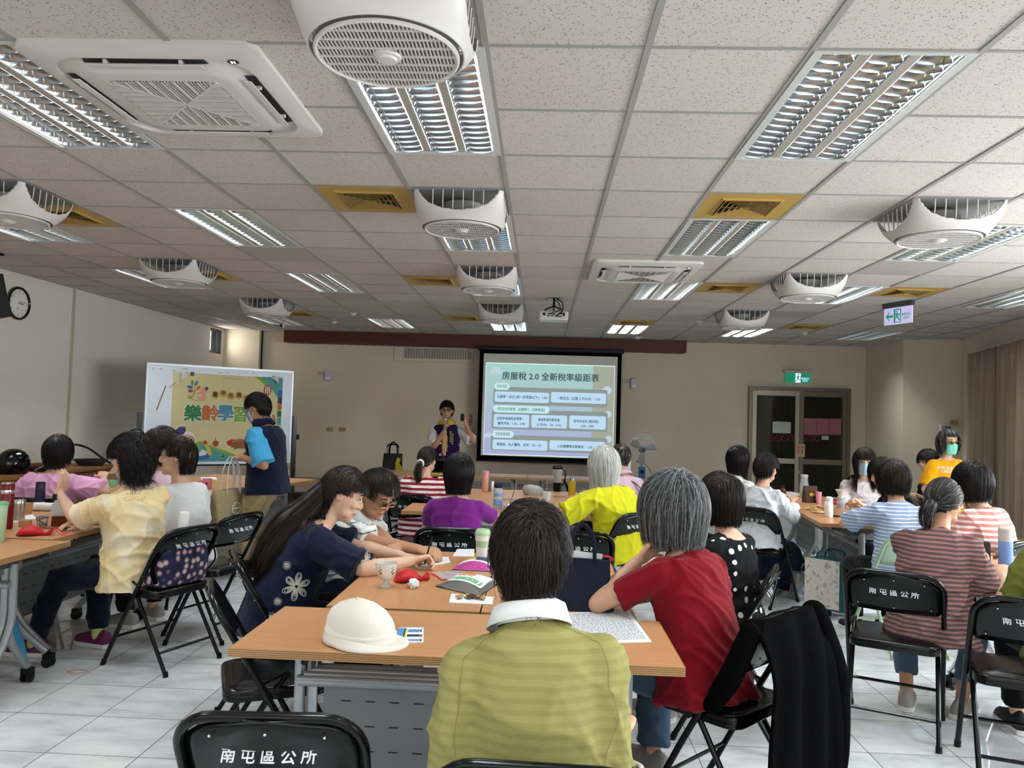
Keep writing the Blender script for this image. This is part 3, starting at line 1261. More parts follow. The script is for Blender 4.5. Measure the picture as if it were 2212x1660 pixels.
# ------------------------------------------------------------------ back wall: screen, signs, fittings
def rect_img(name, label, cat, px0, py0, px1, py1, y, th, m, **k):
    a, b = aty(px0, py0, y), aty(px1, py1, y)
    x0, x1, z0, z1 = min(a.x, b.x), max(a.x, b.x), min(a.z, b.z), max(a.z, b.z)
    o = MB().box(((x0 + x1) / 2, 0, (z0 + z1) / 2), (x1 - x0, th, z1 - z0)).build(name, m, smooth=None, **k)
    o.location.y = y
    return tag(o, label, cat)


SY = 10.36
t = thing('projection_screen', 'pull-down projection screen showing the house tax rate table', 'projection screen', (-.235, SY, .735))
SW, SH = 2.42, 1.88
m = MB()
m.box((0, 0, SH / 2), (SW, .006, SH))
m.build('screen_border', 'black_cloth', t, smooth=None)
mat('screen_fabric', 'd9d6cf', 0.9)
MB().box((0.0, -.005, SH / 2 + .0), (SW - .14, .004, SH - .14)).build('screen_surface', 'screen_fabric', t, smooth=None)
MB().box((0, 0, SH + .02), (SW + .06, .08, .07)).build('casing', 'black_plastic', t, smooth=None, bev=.006)
MB().box((0, -.0, -.015), (SW + .02, .03, .03)).build('bottom_bar', 'black_plastic', t, smooth=None, bev=.004)
# the projected slide: an image of light, built from coloured panels
def em(name, c, s=0.62):
    return mat(name, '000000', 1.0, spec=0.0, emit=c, es=s * .55)


sk = NT('slide_ground', 1.0, 0.0)
sk.b.inputs['Base Color'].default_value = (0, 0, 0, 1)
gx, gy, gz = sk.sep(sk.obj())
g = sk.ramp(sk.math('DIVIDE', gz, 1.6), (0.0, 'a8aed6'), (0.35, 'abb9d3'), (0.75, 'a9c9c9'), (1.0, 'a2d2c8'))
g = sk.mix(sk.math('GREATER_THAN', gx, 0.73), g, 'a3aa98')
sk.l(g, sk.b.inputs['Emission Color'])
sk.b.inputs['Emission Strength'].default_value = 0.43
em('slide_box', 'b7d3e8', .86); em('slide_pill', 'c4e6e8', .8); em('slide_panel', '93a09d', .7); em('slide_title', '55686b', .55); em('slide_text', '3c5160', .4); em('slide_cloud', 'bccfe0', .8); em('slide_edge', 'e2f2e6', .9); em('slide_gold', '6f8486', .6)
S2 = bpy.data.objects.new('slide', None)
COL.objects.link(S2)
S2.parent = t
S2.location = (0, -.0075, .085)
W2, H2 = 2.2, 1.57
FR = Matrix.Rotation(PI / 2, 4, 'X')


def sl(px, py):
    """slide coordinates from the close-up crop of the screen (pixels of that view)"""
    v = (py - 170 - (px - 135) * 0.026) / (1555 - 170)
    u = (px - 118 + (py - 170) * .022) / 1900.0
    return -W2 / 2 + .0 + u * W2, H2 * (1 - v)


def pane(poly, m, d, name):
    MB().prism(poly, d - .0004, d, FR).build(name, m, S2, smooth=None)


MB().box((0, 0, H2 / 2), (W2, .001, H2)).build('slide_background', 'slide_ground', S2, smooth=None)
m = MB()
for c, d in (((0, -.001, H2 - .006), (W2, .001, .012)), ((0, -.001, .006), (W2, .001, .012)), ((-W2 / 2 + .004, -.001, H2 / 2), (.008, .001, H2)), ((W2 / 2 - .004, -.001, H2 / 2), (.008, .001, H2))):
    m.box(c, d)
m.build('slide_edge', 'slide_edge', S2, smooth=None)


def rr_at(x0, y0, x1, y1, r):
    (ax, az), (bx, bz) = sl(x0, y0), sl(x1, y1 + (x1 - x0) * .026)
    return [(x + (ax + bx) / 2, z + (az + bz) / 2) for x, z in rrect(abs(bx - ax), abs(az - bz), r, 5)]


m = MB()
for cx, cz, s in ((-.92, 1.42, 1.0), (.98, 1.12, 1.2), (1.0, .72, 1.0), (1.02, .3, 1.0), (-1.02, .32, .7)):
    for dx, dz, r in ((-.06, 0, .05), (0, .025, .06), (.06, 0, .045)):
        if abs(cx + dx * s) + r * s < W2 / 2:
            m.prism(circle(r * s, 18, cx + dx * s, cz + dz * s), .001 + r * .001, .0014 + r * .001, FR)
m.build('slide_clouds', 'slide_cloud', S2, smooth=None)
m = MB()
for b in ((235, 535, 1900, 800), (215, 870, 1905, 1165), (200, 1255, 1900, 1490)):
    m.prism(rr_at(*b, .04), .0016, .002, FR)
m.build('slide_groups', 'slide_panel', S2, smooth=None)
m = MB()
for b in ((255, 605, 1050, 762), (1080, 612, 1885, 770), (242, 945, 760, 1140), (795, 955, 1315, 1148), (1350, 962, 1880, 1160), (228, 1325, 1030, 1475), (1062, 1335, 1870, 1480)):
    m.prism(rr_at(*b, .03), .0022, .0026, FR)
m.build('slide_boxes', 'slide_box', S2, smooth=None)
m = MB()
for b in ((245, 475, 470, 582), (232, 812, 1055, 920), (220, 1192, 533, 1300)):
    m.prism(rr_at(*b, .055), .0026, .003, FR)
m.build('slide_tabs', 'slide_pill', S2, smooth=None)


def stext(body, px, py, size, name, mt='slide_text', sx=1.0, bold=.012):
    x, z = sl(px, py)
    m = MB().text(body, size, Matrix.Translation((x, 0, z)) @ FR @ Matrix.Diagonal((sx, 1, 1, 1)), .0038, bold=bold)
    m.build(name, mt, S2, smooth=None)


stext('房屋稅 2.0 全新稅率級距表', 1070, 395, .142, 'slide_heading', 'slide_title', .99, .02)
stext('【自住】', 358, 530, .058, 'slide_line', 'slide_gold')
stext('全國單一自住 (限一定現值以下)：1.0%', 655, 695, .057, 'slide_line', sx=.9)
stext('一般自住（全國 3 戶以內)：1.2%', 1482, 715, .057, 'slide_line', sx=.9)
stext('【非自住住家用 - 全國歸戶、全數累進】', 640, 880, .056, 'slide_line', 'slide_gold', .86)
stext('出租申報達租金標準 /', 480, 1018, .056, 'slide_line', sx=.86)
stext('繼承共有：1.5% - 2.4%', 500, 1092, .056, 'slide_line', sx=.86)
stext('建商新建待售房屋', 1050, 1035, .056, 'slide_line', sx=.82)
stext('(2 年內)：2% - 3.6%', 1053, 1110, .056, 'slide_line', sx=.88)
stext('其他非自住 (囤房族)：', 1612, 1055, .056, 'slide_line', sx=.84)
stext('2.0% - 4.8%', 1612, 1125, .056, 'slide_line', sx=.88)
stext('【非住家用】', 375, 1250, .058, 'slide_line', 'slide_gold', .86)
stext('營業用、私人醫院、診所：3% - 5%', 615, 1410, .057, 'slide_line', sx=.88)
stext('人民團體等非營業用：1.5% - 2.5%', 1490, 1435, .057, 'slide_line', sx=.88)

mat('beige_plastic', 'b9ad97', 0.5)
mat('socket_plate', 'a08f5f', 0.5)
WY = YB - .012
# louvred wall grille beside the screen
t = thing('wall_grille', 'beige slatted ventilation grille high on the back wall beside the screen', 'ventilation grille', (-2.28, YB - .01, 2.52))
MB().box((0, 0, 0), (1.42, .03, .26)).build('frame', 'wall_paint', t, smooth=None, bev=.01)
MB().box((.06, -.016, .02), (1.18, .004, .18)).build('backing', 'grey_plastic', t, smooth=None)
m = MB()
for q in range(26):
    m.box((-.51 + q * .0456, -.022, .02), (.022, .012, .18))
m.build('slats', 'beige_plastic', t, smooth=None)


def pir(px, py, side, label):
    p = aty(px, py, YB)
    t = thing('motion_sensor', label, 'sensor', (p.x, YB, p.z))
    m = MB().box((-.0, -.03, 0), (.12, .06, .19))
    m.build('housing', 'white_plastic', t, bev=.02, bseg=3)
    MB().box((0, -.061, -.05), (.07, .004, .05)).build('window', 'white_matte', t, smooth=None)
    MB().box((side * .13, -.01, .04), (.12, .02, .07)).build('wall_plate', 'beige_plastic', t, smooth=None)


pir(710, 812, -1, 'white wall sensor with beige plate on the back wall near the whiteboard')
pir(1369, 829, -1, 'white wall sensor with beige plate right of the projection screen')


def socket(px, py, label, y=YB):
    p = aty(px, py, y)
    t = thing('wall_socket', label, 'wall socket', (p.x, y - .004, p.z), 0, 'wall sockets')
    MB().box((0, 0, 0), (.12, .012, .07)).build('plate', 'socket_plate', t, smooth=None, bev=.003)
    m = MB()
    for x in (-.025, .025):
        m.box((x - .006, -.0065, 0), (.003, .002, .012)); m.box((x + .006, -.0065, 0), (.003, .002, .012))
    m.build('slots', 'dark_interior', t, smooth=None)


socket(712, 928, 'twin wall socket, left one of the pair at mid height')
socket(739, 928, 'twin wall socket, right one of the pair at mid height')
socket(762, 1024, 'wall socket low on the back wall just above the stage')
socket(1522, 1050, 'wall socket low on the back wall left of the glass door')
# fire alarm point with red vertical lettering
p = aty(1016, 930, YB)
t = thing('alarm_call_point', 'white alarm box under red vertical lettering beside the screen', 'alarm point', (p.x, YB - .004, p.z))
MB().box((0, -.012, 0), (.075, .03, .12)).build('box', 'white_plastic', t, smooth=None, bev=.005)
mat('red_paint', 'a8202a', 0.5)
MB().prism(circle(.016, 14), .028, .031, FR).build('button', 'red_paint', t, smooth=None)
m = MB().box((.0, -.001, .19), (.05, .002, .2))
o = m.build('sign', 'red_paint', t, smooth=None)
m = MB()
for q, ch in enumerate('緊急求救'):
    m.text(ch, .042, Matrix.Translation((.0, -.002, .265 - q * .05)) @ FR, .001)
m.build('lettering', 'white_ink', t, smooth=None)

# glass double door
dx0, dx1, dz1 = 3.2, 4.92, 2.13
mat('door_frame', '6f6656', 0.4, metal=0.4)
mat('door_frame_light', '9c917c', 0.38, metal=0.4)
mat('door_glass', '20211d', 0.05, spec=0.6)
m = MB()
m.box((dx0 + .03, YB - .03, dz1 / 2), (.06, .08, dz1)).box((dx1 - .03, YB - .03, dz1 / 2), (.06, .08, dz1)).box(((dx0 + dx1) / 2, YB - .03, dz1 - .03), (dx1 - dx0 - .12, .08, .06))
struct(m, 'door_1', 'door_frame', smooth=None)
mid = (dx0 + dx1) / 2


def leaf(x0, x1, y, mt, label):
    t = thing('glass_door', label, 'door', ((x0 + x1) / 2, y, 0))
    w_ = x1 - x0
    m = MB()
    for x in (-w_ / 2 + .035, w_ / 2 - .035):
        m.box((x, 0, 1.03), (.07, .05, 2.05))
    for z in (.06, .86, 2.02):
        m.box((0, 0, z), (w_ - .14, .045, .09))
    m.build('frame', mt, t, smooth=None, bev=.003)
    MB().box((0, .005, .46), (w_ - .14, .008, .71)).build('pane', 'door_glass', t, smooth=None)
    MB().box((0, .005, 1.44), (w_ - .14, .008, 1.07)).build('pane', 'door_glass', t, smooth=None)
    return t


dl = leaf(dx0 + .06, mid - .004, YB - .05, 'door_frame_light', 'left leaf of the glass double door, brighter frame, white notice on it')
dr = leaf(mid + .004, dx1 - .06, YB - .04, 'door_frame', 'right leaf of the glass double door, dark frame, pink notices on it')
mat('tan_plate', 'b09a78', 0.5)
for d, s in ((dl, 1), (dr, -1)):
    x = s * (.38 if s > 0 else .36)
    MB().box((x, -.035, 1.05), (.1, .03, .22)).build('push_plate', 'tan_plate', d, smooth=None, bev=.004)
    m = MB().prism([(-.022, 0), (0, .04), (.022, 0)], .052, .053, Matrix.Translation((x, 0, 1.085)) @ FR).box((x, -.0525, 1.03), (.02, .001, .06))
    m.build('push_mark', 'red_paint', d, smooth=None)
MB().tube([(.4, -.03, .68), (.4, -.05, .68)], .018).build('lock', 'steel', dl)
mat('sticker_red', '6e2026', 0.6)
m1, m2 = MB(), MB()


def ban(d, px):
    p = aty(px, 947, YB - .06)
    x = p.x - d.location.x
    m = MB().tube([(x + .055 * math.cos(a * PI / 12), -.002, p.z + .055 * math.sin(a * PI / 12)) for a in range(24)], .007, 5, closed=True).tube([(x - .035, -.002, p.z + .035), (x + .035, -.002, p.z - .035)], .006, 5)
    o = m.build('prohibition_sticker', 'sticker_red', d)


for px in (1666, 1681, 1696, 1711):
    ban(dl, px)
for px in (1739, 1753, 1768):
    ban(dr, px)
mat('notice_white', 'aab0ab', 0.8)
mat('notice_pink', '935d6a', 0.8)


def notice(px0, py0, px1, py1, m_, label):
    rect_img('notice', label, 'notice', px0, py0, px1, py1, YB - .075, .003, m_)


notice(1669, 911, 1708, 937, 'notice_white', 'white paper notice taped to the left leaf of the glass door')
for a, b, w_ in ((1737, 1763.5, 'left'), (1764.5, 1790, 'middle'), (1791, 1817, 'right')):
    notice(a, 904 + (a - 1737) * .01, b, 940 + (a - 1737) * .01, 'notice_pink', f'{w_} one of three pink paper notices on the dark door leaf')
notice(1775, 942, 1790, 951, 'notice_white', 'small white card beside the prohibition stickers on the dark door leaf')

# exit signs
mat('exit_green', '0d6a50', 0.4, emit='12a878', es=0.2)
mat('exit_white', 'ffffff', 0.4, emit='cfd0ff', es=.6)
mat('exit_text', 'bfe9ff', 0.4, emit='bfe0ff', es=.5)


def runner(m, M, s):
    def T(pts, r):
        m.tube([M @ V((x * s, y * s, 0)) for x, y in pts], r * s, 6)
    T([(.0, .25), (-.02, -.02)], .085)
    T([(.0, .2), (.14, .1), (.24, .2)], .04)
    T([(-.02, .2), (-.18, .14), (-.24, -.02)], .04)
    T([(-.0, -.02), (.12, -.18), (.3, -.22)], .05)
    T([(-.02, -.02), (-.1, -.22), (-.26, -.4)], .05)
    m.ell(M @ V((.06 * s, .38 * s, 0)), (.085 * s, .03 * s, .085 * s), 10, 8)


p = aty(1723.5, 817, YB - .06)
t = thing('exit_sign', 'green emergency exit sign above the glass door', 'exit sign', (p.x, YB - .06, p.z))
MB().box((0, .0, .105), (.46, .09, .05)).build('housing', 'light_grey', t, smooth=None, bev=.006)
MB().box((0, -.0, .0), (.42, .012, .16)).build('panel', 'exit_green', t, smooth=None)
MB().box((0, -.0065, .0), (.088, .003, .155)).build('pictogram_ground', 'exit_white', t, smooth=None)
m = MB()
runner(m, Matrix.Translation((0, -.009, 0)) @ FR, .15)
m.build('running_figure', 'exit_green', t)
m = MB().text('緊急出口', .034, Matrix.Translation((.125, -.008, -.01)) @ FR, .001, bold=.02).text('EXIT', .042, Matrix.Translation((.125, -.008, -.05)) @ FR, .001, bold=.02)
m.build('lettering', 'exit_text', t, smooth=None)

p = at(1960, 645, H)
t = thing('exit_sign', 'white hanging exit sign with a green arrow below the ceiling at right', 'exit sign', (p.x + .02, 5.75, H), D(-68))
MB().box((0, 0, -.03), (.4, .045, .055)).build('housing', 'dark_grey', t, smooth=None, bev=.004)
mat('sign_white', 'e6e2ff', 0.4, emit='c9c4ff', es=.22)
MB().box((0, 0, -.15), (.38, .01, .185)).build('panel', 'sign_white', t, smooth=None)
m = MB()
M = Matrix.Translation((-.115, -.007, -.15)) @ FR
m.prism([(-.05, 0), (-.005, .045), (.01, .045), (-.022, .012), (.05, .012), (.05, -.012), (-.022, -.012), (.01, -.045), (-.005, -.045)], 0, .001, M)
m.build('arrow', 'exit_green', t, smooth=None)
m = MB().box((-.005, -.007, -.15), (.095, .002, .15))
m.build('pictogram_ground', 'exit_green', t, smooth=None)
m = MB().box((-.0, -.0085, -.152), (.062, .002, .13))
m.build('doorway', 'sign_white', t, smooth=None)
m = MB()
runner(m, Matrix.Translation((-.005, -.011, -.15)) @ FR @ Matrix.Diagonal((-1, 1, 1, 1)), .12)
m.build('running_figure', 'exit_green', t)
m = MB().text('緊急出口', .03, Matrix.Translation((.115, -.007, -.145)) @ FR, .001, bold=.02).text('EXIT', .036, Matrix.Translation((.115, -.007, -.185)) @ FR, .001, bold=.02)
m.build('lettering', 'exit_green', t, smooth=None)

# wall telephone box and plate on the right pier
py_ = 9.22
p = aty(2041, 935, py_)
t = thing('wall_phone', 'grey wall telephone box on the right pier behind the yellow tee', 'wall telephone', (p.x, 9.24, p.z))
MB().box((0, -.03, 0), (.17, .07, .26)).build('body', 'light_grey', t, smooth=None, bev=.012)
MB().box((.02, -.068, .08), (.08, .006, .025)).build('display', 'dark_grey', t, smooth=None)
MB().tube([(-.06, -.08, .1), (-.065, -.09, 0), (-.06, -.08, -.1)], .018).build('handset', 'grey_plastic', t)
MB().tube(cr([(-.09, -.03, .02), (-.11, -.03, -.1), (-.1, -.03, -.3), (-.09, -.03, -.5)]), .006).build('cord', 'dark_grey', t)
socket(2061, 914, 'wall plate beside the grey telephone box on the right pier', 9.22)
# hook on the pier side
t = thing('wall_hook', 'small white hook on the left side of the right pier', 'hook', (5.205, 9.85, 1.17))
MB().tube(cr([(-.01, 0, .06), (-.03, 0, 0), (-.03, .02, -.05), (-.01, .02, -.06)]), .008).build('hook', 'white_plastic', t)
# cable down the left pier and the corner strips
mat('black_cable', '17171a', 0.5)
t = MB().tube([(-5.34, 10.66, H), (-5.34, 10.66, 2.42), (-5.33, 10.66, 1.7), (-5.34, 10.66, .35)], .014, 6).build('wall_cable', 'black_cable')
tag(t, 'black cable running down the back wall beside the left pier', 'cable')
mat('conduit', 'bdb59c', 0.6)
y_ = 6.19
m = MB().box((XL + .012, y_, H / 2), (.024, .03, H))
tag(m.build('conduit', 'conduit', smooth=None), 'pale vertical conduit strip on the left wall', 'conduit')
m = MB().box((XL + .004, y_ + .03, .6), (.006, .012, 1.2))
tag(m.build('cable_gap', 'dark_interior', smooth=None), 'dark thin cable beside the conduit on the left wall', 'cable')

# wall clock
t = thing('wall_clock', 'round white wall clock with black rim on the left wall', 'clock', (XL + .02, 5.2, 2.53), PI / 2)
FRC = Matrix.Rotation(PI / 2, 4, 'X')
MB().tube([(.165 * math.cos(a * PI / 24), -.012, .165 * math.sin(a * PI / 24)) for a in range(48)], .014, 8, closed=True).build('rim', 'black_gloss', t)
MB().prism(circle(.165, 40), 0, .006, FRC).build('dial', 'white_matte', t, smooth=None)
m = MB()
for h in range(1, 13):
    a = PI / 2 - h * PI / 6
    m.text(str(h), .042, Matrix.Translation((.128 * math.cos(a), -.007, .128 * math.sin(a))) @ FRC, .0006)
m.build('numerals', 'black_plastic', t, smooth=None)
MB().box((.035, -.01, .0), (.085, .002, .008)).build('hour_hand', 'black_plastic', t, smooth=None)
MB().box((-.02, -.012, -.055), (.008, .002, .012)).box((.05, -.012, .02), (.12, .002, .005), None).build('minute_hand', 'black_plastic', t, smooth=None)
# hanging loudspeaker
p = at(5, 547, H)
t = thing('loudspeaker', 'black loudspeaker hanging from the ceiling at the left edge', 'loudspeaker', (p.x - .1, p.y, H), D(-22))
MB().box((0, 0, -.01), (.14, .14, .02)).build('ceiling_plate', 'black_steel', t, smooth=None)
MB().tube([(0, 0, -.01), (0, 0, -.22)], .018).build('pole', 'black_steel', t)
m = MB().prism([(-.17, .12), (.17, .12), (.13, -.13), (-.13, -.13)], -.2, .2, rmat(D(12), 0, D(-20), (-.02, 0, -.42)))
m.build('cabinet', 'black_plastic', t, smooth=None, bev=.01)

# whiteboard with the learning-centre banner
wa, wb = aty(317, 783, 6.2), aty(634, 806, 7.35)
wd = V((wb.x - wa.x, wb.y - wa.y, 0))
WBL = wd.length
ang = math.atan2(wd.y, wd.x)
t = thing('whiteboard', 'large wheeled whiteboard at left holding the yellow learning banner', 'whiteboard', (wa.x, wa.y, 0), ang)
WT = wa.z
wl = aty(317, 1000, 6.2).z
mat('board_white', 'c9d2da', 0.25)
MB().box((WBL / 2, 0, (WT + .78) / 2), (WBL - .03, .02, WT - .78 - .03)).build('board', 'board_white', t, smooth=None)
m = MB()
m.box((WBL / 2, 0, WT - .012), (WBL, .03, .024)).box((WBL / 2, 0, .79), (WBL, .03, .03)).box((.012, 0, (WT + .78) / 2), (.024, .03, WT - .78)).box((WBL - .012, 0, (WT + .78) / 2), (.024, .03, WT - .78))
m.build('frame', 'silver_paint', t, smooth=None)
MB().box((WBL / 2, -.02, .765), (WBL - .1, .06, .022)).build('pen_tray', 'black_plastic', t, smooth=None)
for x in (-.045, WBL + .045):
    m = MB().box((x, 0, .72), (.05, .05, 1.36)).box((x, 0, .06), (.05, .6, .04))
    m.build('upright', 'black_steel', t, smooth=None)
    MB().lathe([(0, -.02), (.035, -.02), (.035, .02), (0, .02)], 14, rmat(0, PI / 2, 0, (x + (.04 if x > 0 else -.04), 0, 1.12))).build('knob', 'black_plastic', t)
    m = MB()
    for y in (-.26, .26):
        m.lathe([(0, -.015), (.028, -.015), (.028, .015), (0, .015)], 12, rmat(0, PI / 2, 0, (x, y, .028)))
    m.build('castor', 'black_plastic', t)
m = MB()
rr = random.Random(3)
for q in range(14):
    x, z = rr.uniform(.05, WBL - .05), rr.uniform(WT - .14, WT - .05)
    m.box((x, -.0108, z), (rr.uniform(.01, .05), .001, .006))
m.box((.52, -.011, WT - .11), (.045, .001, .05))
m.build('scuff_marks', 'dark_grey', t, smooth=None)

# banner: printed sheet taped to the board
BX0, BX1 = WBL * .165, WBL * .92
BZ1 = WT - .1
BZ0 = .8
bn = thing('banner', 'yellow learning-centre banner taped on the whiteboard', 'banner', (wa.x, wa.y, 0), ang)
bw, bh = BX1 - BX0, BZ1 - BZ0


def bp(px, py):
    """banner plane coordinates from the close-up crop"""
    u = (px - 380) / (1915 - 380)
    top = 288 + (px - 520) * .02
    bot = 1490 - (px - 400) * .05
    v = (py - top) / (bot - top)
    return BX0 + u * bw, BZ1 - v * bh


def flat(pts, m_, d, name):
    MB().prism(pts, .012 + d, .0125 + d, FR).build(name, m_, bn, smooth=None)


bk = NT('banner_print', 0.6, 0.3)
bxx, byy, bzz = bk.sep(bk.obj())
bk.col(bk.mix(bk.noise(bk.obj(), 4, 3), 'd6cda0', 'cdbf86'))
m = MB()
rings = []
for i in range(13):
    z = BZ0 + bh * i / 12
    row = []
    for j in range(31):
        x = BX0 + bw * j / 30
        cut = 0
        row.append((x, -.0115 - .0006 * math.sin(j * 1.2) - .0004 * math.sin(i * 1.9), z))
    rings.append(row)
m.loft(rings, caps=False, closed=False)
m.build('sheet', 'banner_print', bn, smooth=60)
for n_, c in (('bn_green', '1f6e3c'), ('bn_orange', 'b8672a'), ('bn_teal', '4b8a9c'), ('bn_lime', '7da03a'), ('bn_blue', '2a66ad'), ('bn_white', 'dcdcd4'), ('bn_red', 'a23a34'), ('bn_teal2', '4f9490'), ('bn_purple', '3d3264'), ('bn_pink', 'd3a18a'), ('bn_maroon', '6a2a3a'), ('bn_yellow', 'd3b23a'), ('bn_gold', 'c79f3e'), ('bn_brown', '3d2a3a'), ('bn_skin', 'd79a83'), ('bn_tape', '9a6544')):
    mat(n_, c, 0.6)
flat([bp(*q) for q in ((1500, 310), (1915, 312), (1915, 700), (1830, 560), (1720, 430), (1640, 380))], 'bn_teal2', .001, 'corner_swoosh')
flat([bp(*q) for q in ((1490, 308), (1560, 308), (1700, 400), (1650, 420), (1560, 350))], 'bn_lime', .0015, 'swoosh_edge')
m = MB()
for (q, c0, c1) in ((0, 480, 560), (1, 570, 655), (2, 660, 740), (3, 750, 830), (4, 840, 940)):
    m.m = q
    m.prism([bp(1850, c0), bp(1912, c0), bp(1912, c1), bp(1850, c1)], .0136, .014, FR)
m.build('pencil_row', ['bn_blue', 'bn_purple', 'bn_orange', 'bn_green', 'bn_teal2'], bn, smooth=None)
flat([bp(*q) for q in ((640, 1240), (780, 1190), (960, 1260), (1200, 1330), (1400, 1400), (1560, 1440), (1560, 1470), (640, 1480))], 'bn_lime', .001, 'hill')
flat([bp(*q) for q in ((660, 1300), (820, 1240), (1000, 1300), (1220, 1390), (1500, 1440), (1500, 1475), (660, 1490))], 'bn_teal2', .0014, 'hill')


def ptext(ch, px, py, size, m_, d=.003, outline=None):
    x, z = bp(px, py)
    if outline:
        MB().text(ch, size, Matrix.Translation((x, -.012 - d, z)) @ FR, .0, bold=.085).build('lettering_outline', outline, bn, smooth=None)
        d += .0012
    MB().text(ch, size, Matrix.Translation((x, -.012 - d, z)) @ FR, .0003, bold=.035).build('lettering', m_, bn, smooth=None)


k_ = bw / (1915 - 380)
for ch, px, py, m_ in (('樂', 660, 840, 'bn_green'), ('齡', 890, 830, 'bn_orange'), ('學', 1100, 820, 'bn_teal'), ('習', 1310, 830, 'bn_lime'), ('中', 1520, 840, 'bn_blue'), ('心', 1720, 850, 'bn_orange')):
    ptext(ch, px, py, 235 * k_, m_, .003, 'bn_white')
for ch, px, py in (('臺', 950, 568), ('中', 1060, 545), ('市', 1165, 578), ('南', 1280, 565), ('屯', 1388, 602), ('區', 1500, 580)):
    x, z = bp(px, py)
    MB().prism([(x + math.cos(a * PI / 12) * k_ * (60 if a % 2 else 52), z + math.sin(a * PI / 12) * k_ * (60 if a % 2 else 52)) for a in range(24)], .0135, .0139, FR).build('badge', 'bn_gold', bn, smooth=None)
    ptext(ch, px, py, 72 * k_, 'bn_brown', .0028)


def leafp(px, py, ang_, m_, L=80, w_=22):
    pts = []
    for q in range(9):
        f = q / 8
        pts.append((f * L, w_ * math.sin(PI * f) ** .8))
    for q in range(7, 0, -1):
        f = q / 8
        pts.append((f * L, -w_ * math.sin(PI * f) ** .8))
    a = math.radians(ang_)
    flat([bp(px + x * math.cos(a) - y * math.sin(a), py - x * math.sin(a) - y * math.cos(a)) for x, y in pts], m_, .002, 'leaf')


leafp(650, 490, 165, 'bn_blue', 90); leafp(640, 465, 95, 'bn_lime', 90); leafp(670, 465, 65, 'bn_teal', 85); leafp(695, 520, 55, 'bn_orange', 80); leafp(655, 525, 185, 'bn_red', 75)
m = MB().tube([V((x, -.0145, z)) for x, z in (bp(*q) for q in ((672, 500), (672, 560), (640, 610), (600, 630), (585, 605), (605, 585), (620, 600), (640, 630), (700, 655), (780, 655), (840, 620)))], .006, 5, flat=.3)
m.build('swirl', 'bn_green', bn)
x, z = bp(765, 590); flat(circle(62 * k_, 24, x, z), 'bn_skin', .0022, 'logo_face')
x, z = bp(800, 515); flat(circle(46 * k_, 24, x, z), 'bn_skin', .0028, 'logo_face')
x, z = bp(830, 490); flat(circle(24 * k_, 20, x, z), 'bn_purple', .0032, 'logo_hair')
x, z = bp(735, 585); flat(circle(26 * k_, 16, x, z, .5), 'bn_white', .003, 'logo_smile')
# balloon, apple, pencil, notes, books, star and the grey-haired figure printed on the banner
x, z = bp(1690, 480); flat(circle(58 * k_, 24, x, z, 1.35), 'bn_red', .0024, 'balloon')
for dx in (-28, 0, 28):
    x, z = bp(1690 + dx, 480); flat(circle(9 * k_, 14, x, z, 7.5 if dx == 0 else 6.5), 'bn_white', .0029, 'balloon_stripe')
x, z = bp(985, 1215); flat(circle(42 * k_, 20, x, z, 1.05), 'bn_red', .0024, 'apple'); leafp(985, 1165, 100, 'bn_green', 30, 8)
flat([bp(*q) for q in ((810, 1190), (850, 1175), (880, 1215), (835, 1235))], 'bn_red', .0026, 'eraser')
flat([bp(*q) for q in ((835, 1235), (880, 1215), (942, 1340), (930, 1385), (895, 1365))], 'bn_yellow', .0026, 'pencil')
m = MB()
for px, py in ((1178, 1225), (1215, 1218)):
    x, z = bp(px, py); m.prism(circle(15 * k_, 12, x, z, .8), .0146, .015, FR)
m.prism([bp(*q) for q in ((1184, 1225), (1192, 1225), (1192, 1190), (1222, 1185), (1222, 1218), (1230, 1218), (1230, 1176), (1184, 1182))], .0146, .015, FR)
x, z = bp(1092, 1385); m.prism(circle(14 * k_, 12, x, z, .8), .0146, .015, FR)
m.prism([bp(*q) for q in ((1098, 1385), (1105, 1385), (1105, 1345), (1098, 1345))], .0146, .015, FR)
m.build('music_notes', 'black_plastic', bn, smooth=None)
for q, (x0, y0, m_) in enumerate(((1540, 1010, 'bn_maroon'), (1530, 1060, 'bn_lime'), (1500, 1110, 'bn_teal'), (1475, 1165, 'bn_teal2'), (1490, 1215, 'bn_yellow'))):
    flat([bp(x0, y0 + 30), bp(x0 + 60, y0 - 10), bp(x0 + 140, y0 + 25), bp(x0 + 80, y0 + 70)], m_, .002 + q * .0003, 'book')
flat([bp(*q) for q in ((720, 1390), (800, 1330), (920, 1380), (900, 1420), (780, 1440))], 'bn_blue', .002, 'open_book')
flat([bp(*q) for q in ((740, 1370), (810, 1300), (880, 1330), (860, 1370), (780, 1390))], 'bn_white', .0024, 'open_book_page')
st = []
for q in range(10):
    r_ = 45 if q % 2 == 0 else 20
    st.append(bp(1750 + r_ * math.cos(PI / 2 + q * PI / 5), 660 - r_ * math.sin(PI / 2 + q * PI / 5)))
flat(st, 'bn_yellow', .0026, 'star')
x, z = bp(600, 1190); flat(circle(118 * k_, 28, x, z, 1.1), 'bn_white', .0022, 'figure_hair')
x, z = bp(605, 1205); flat(circle(98 * k_, 28, x, z, .98), 'bn_skin', .0026, 'figure_face')
flat([bp(*q) for q in ((435, 1110), (440, 1060), (500, 1010), (570, 1010), (582, 1060), (550, 1110), (480, 1130))], 'bn_purple', .003, 'figure_beret')
flat([bp(*q) for q in ((520, 1300), (700, 1300), (715, 1480), (520, 1480))], 'bn_maroon', .0024, 'figure_vest')
m = MB()
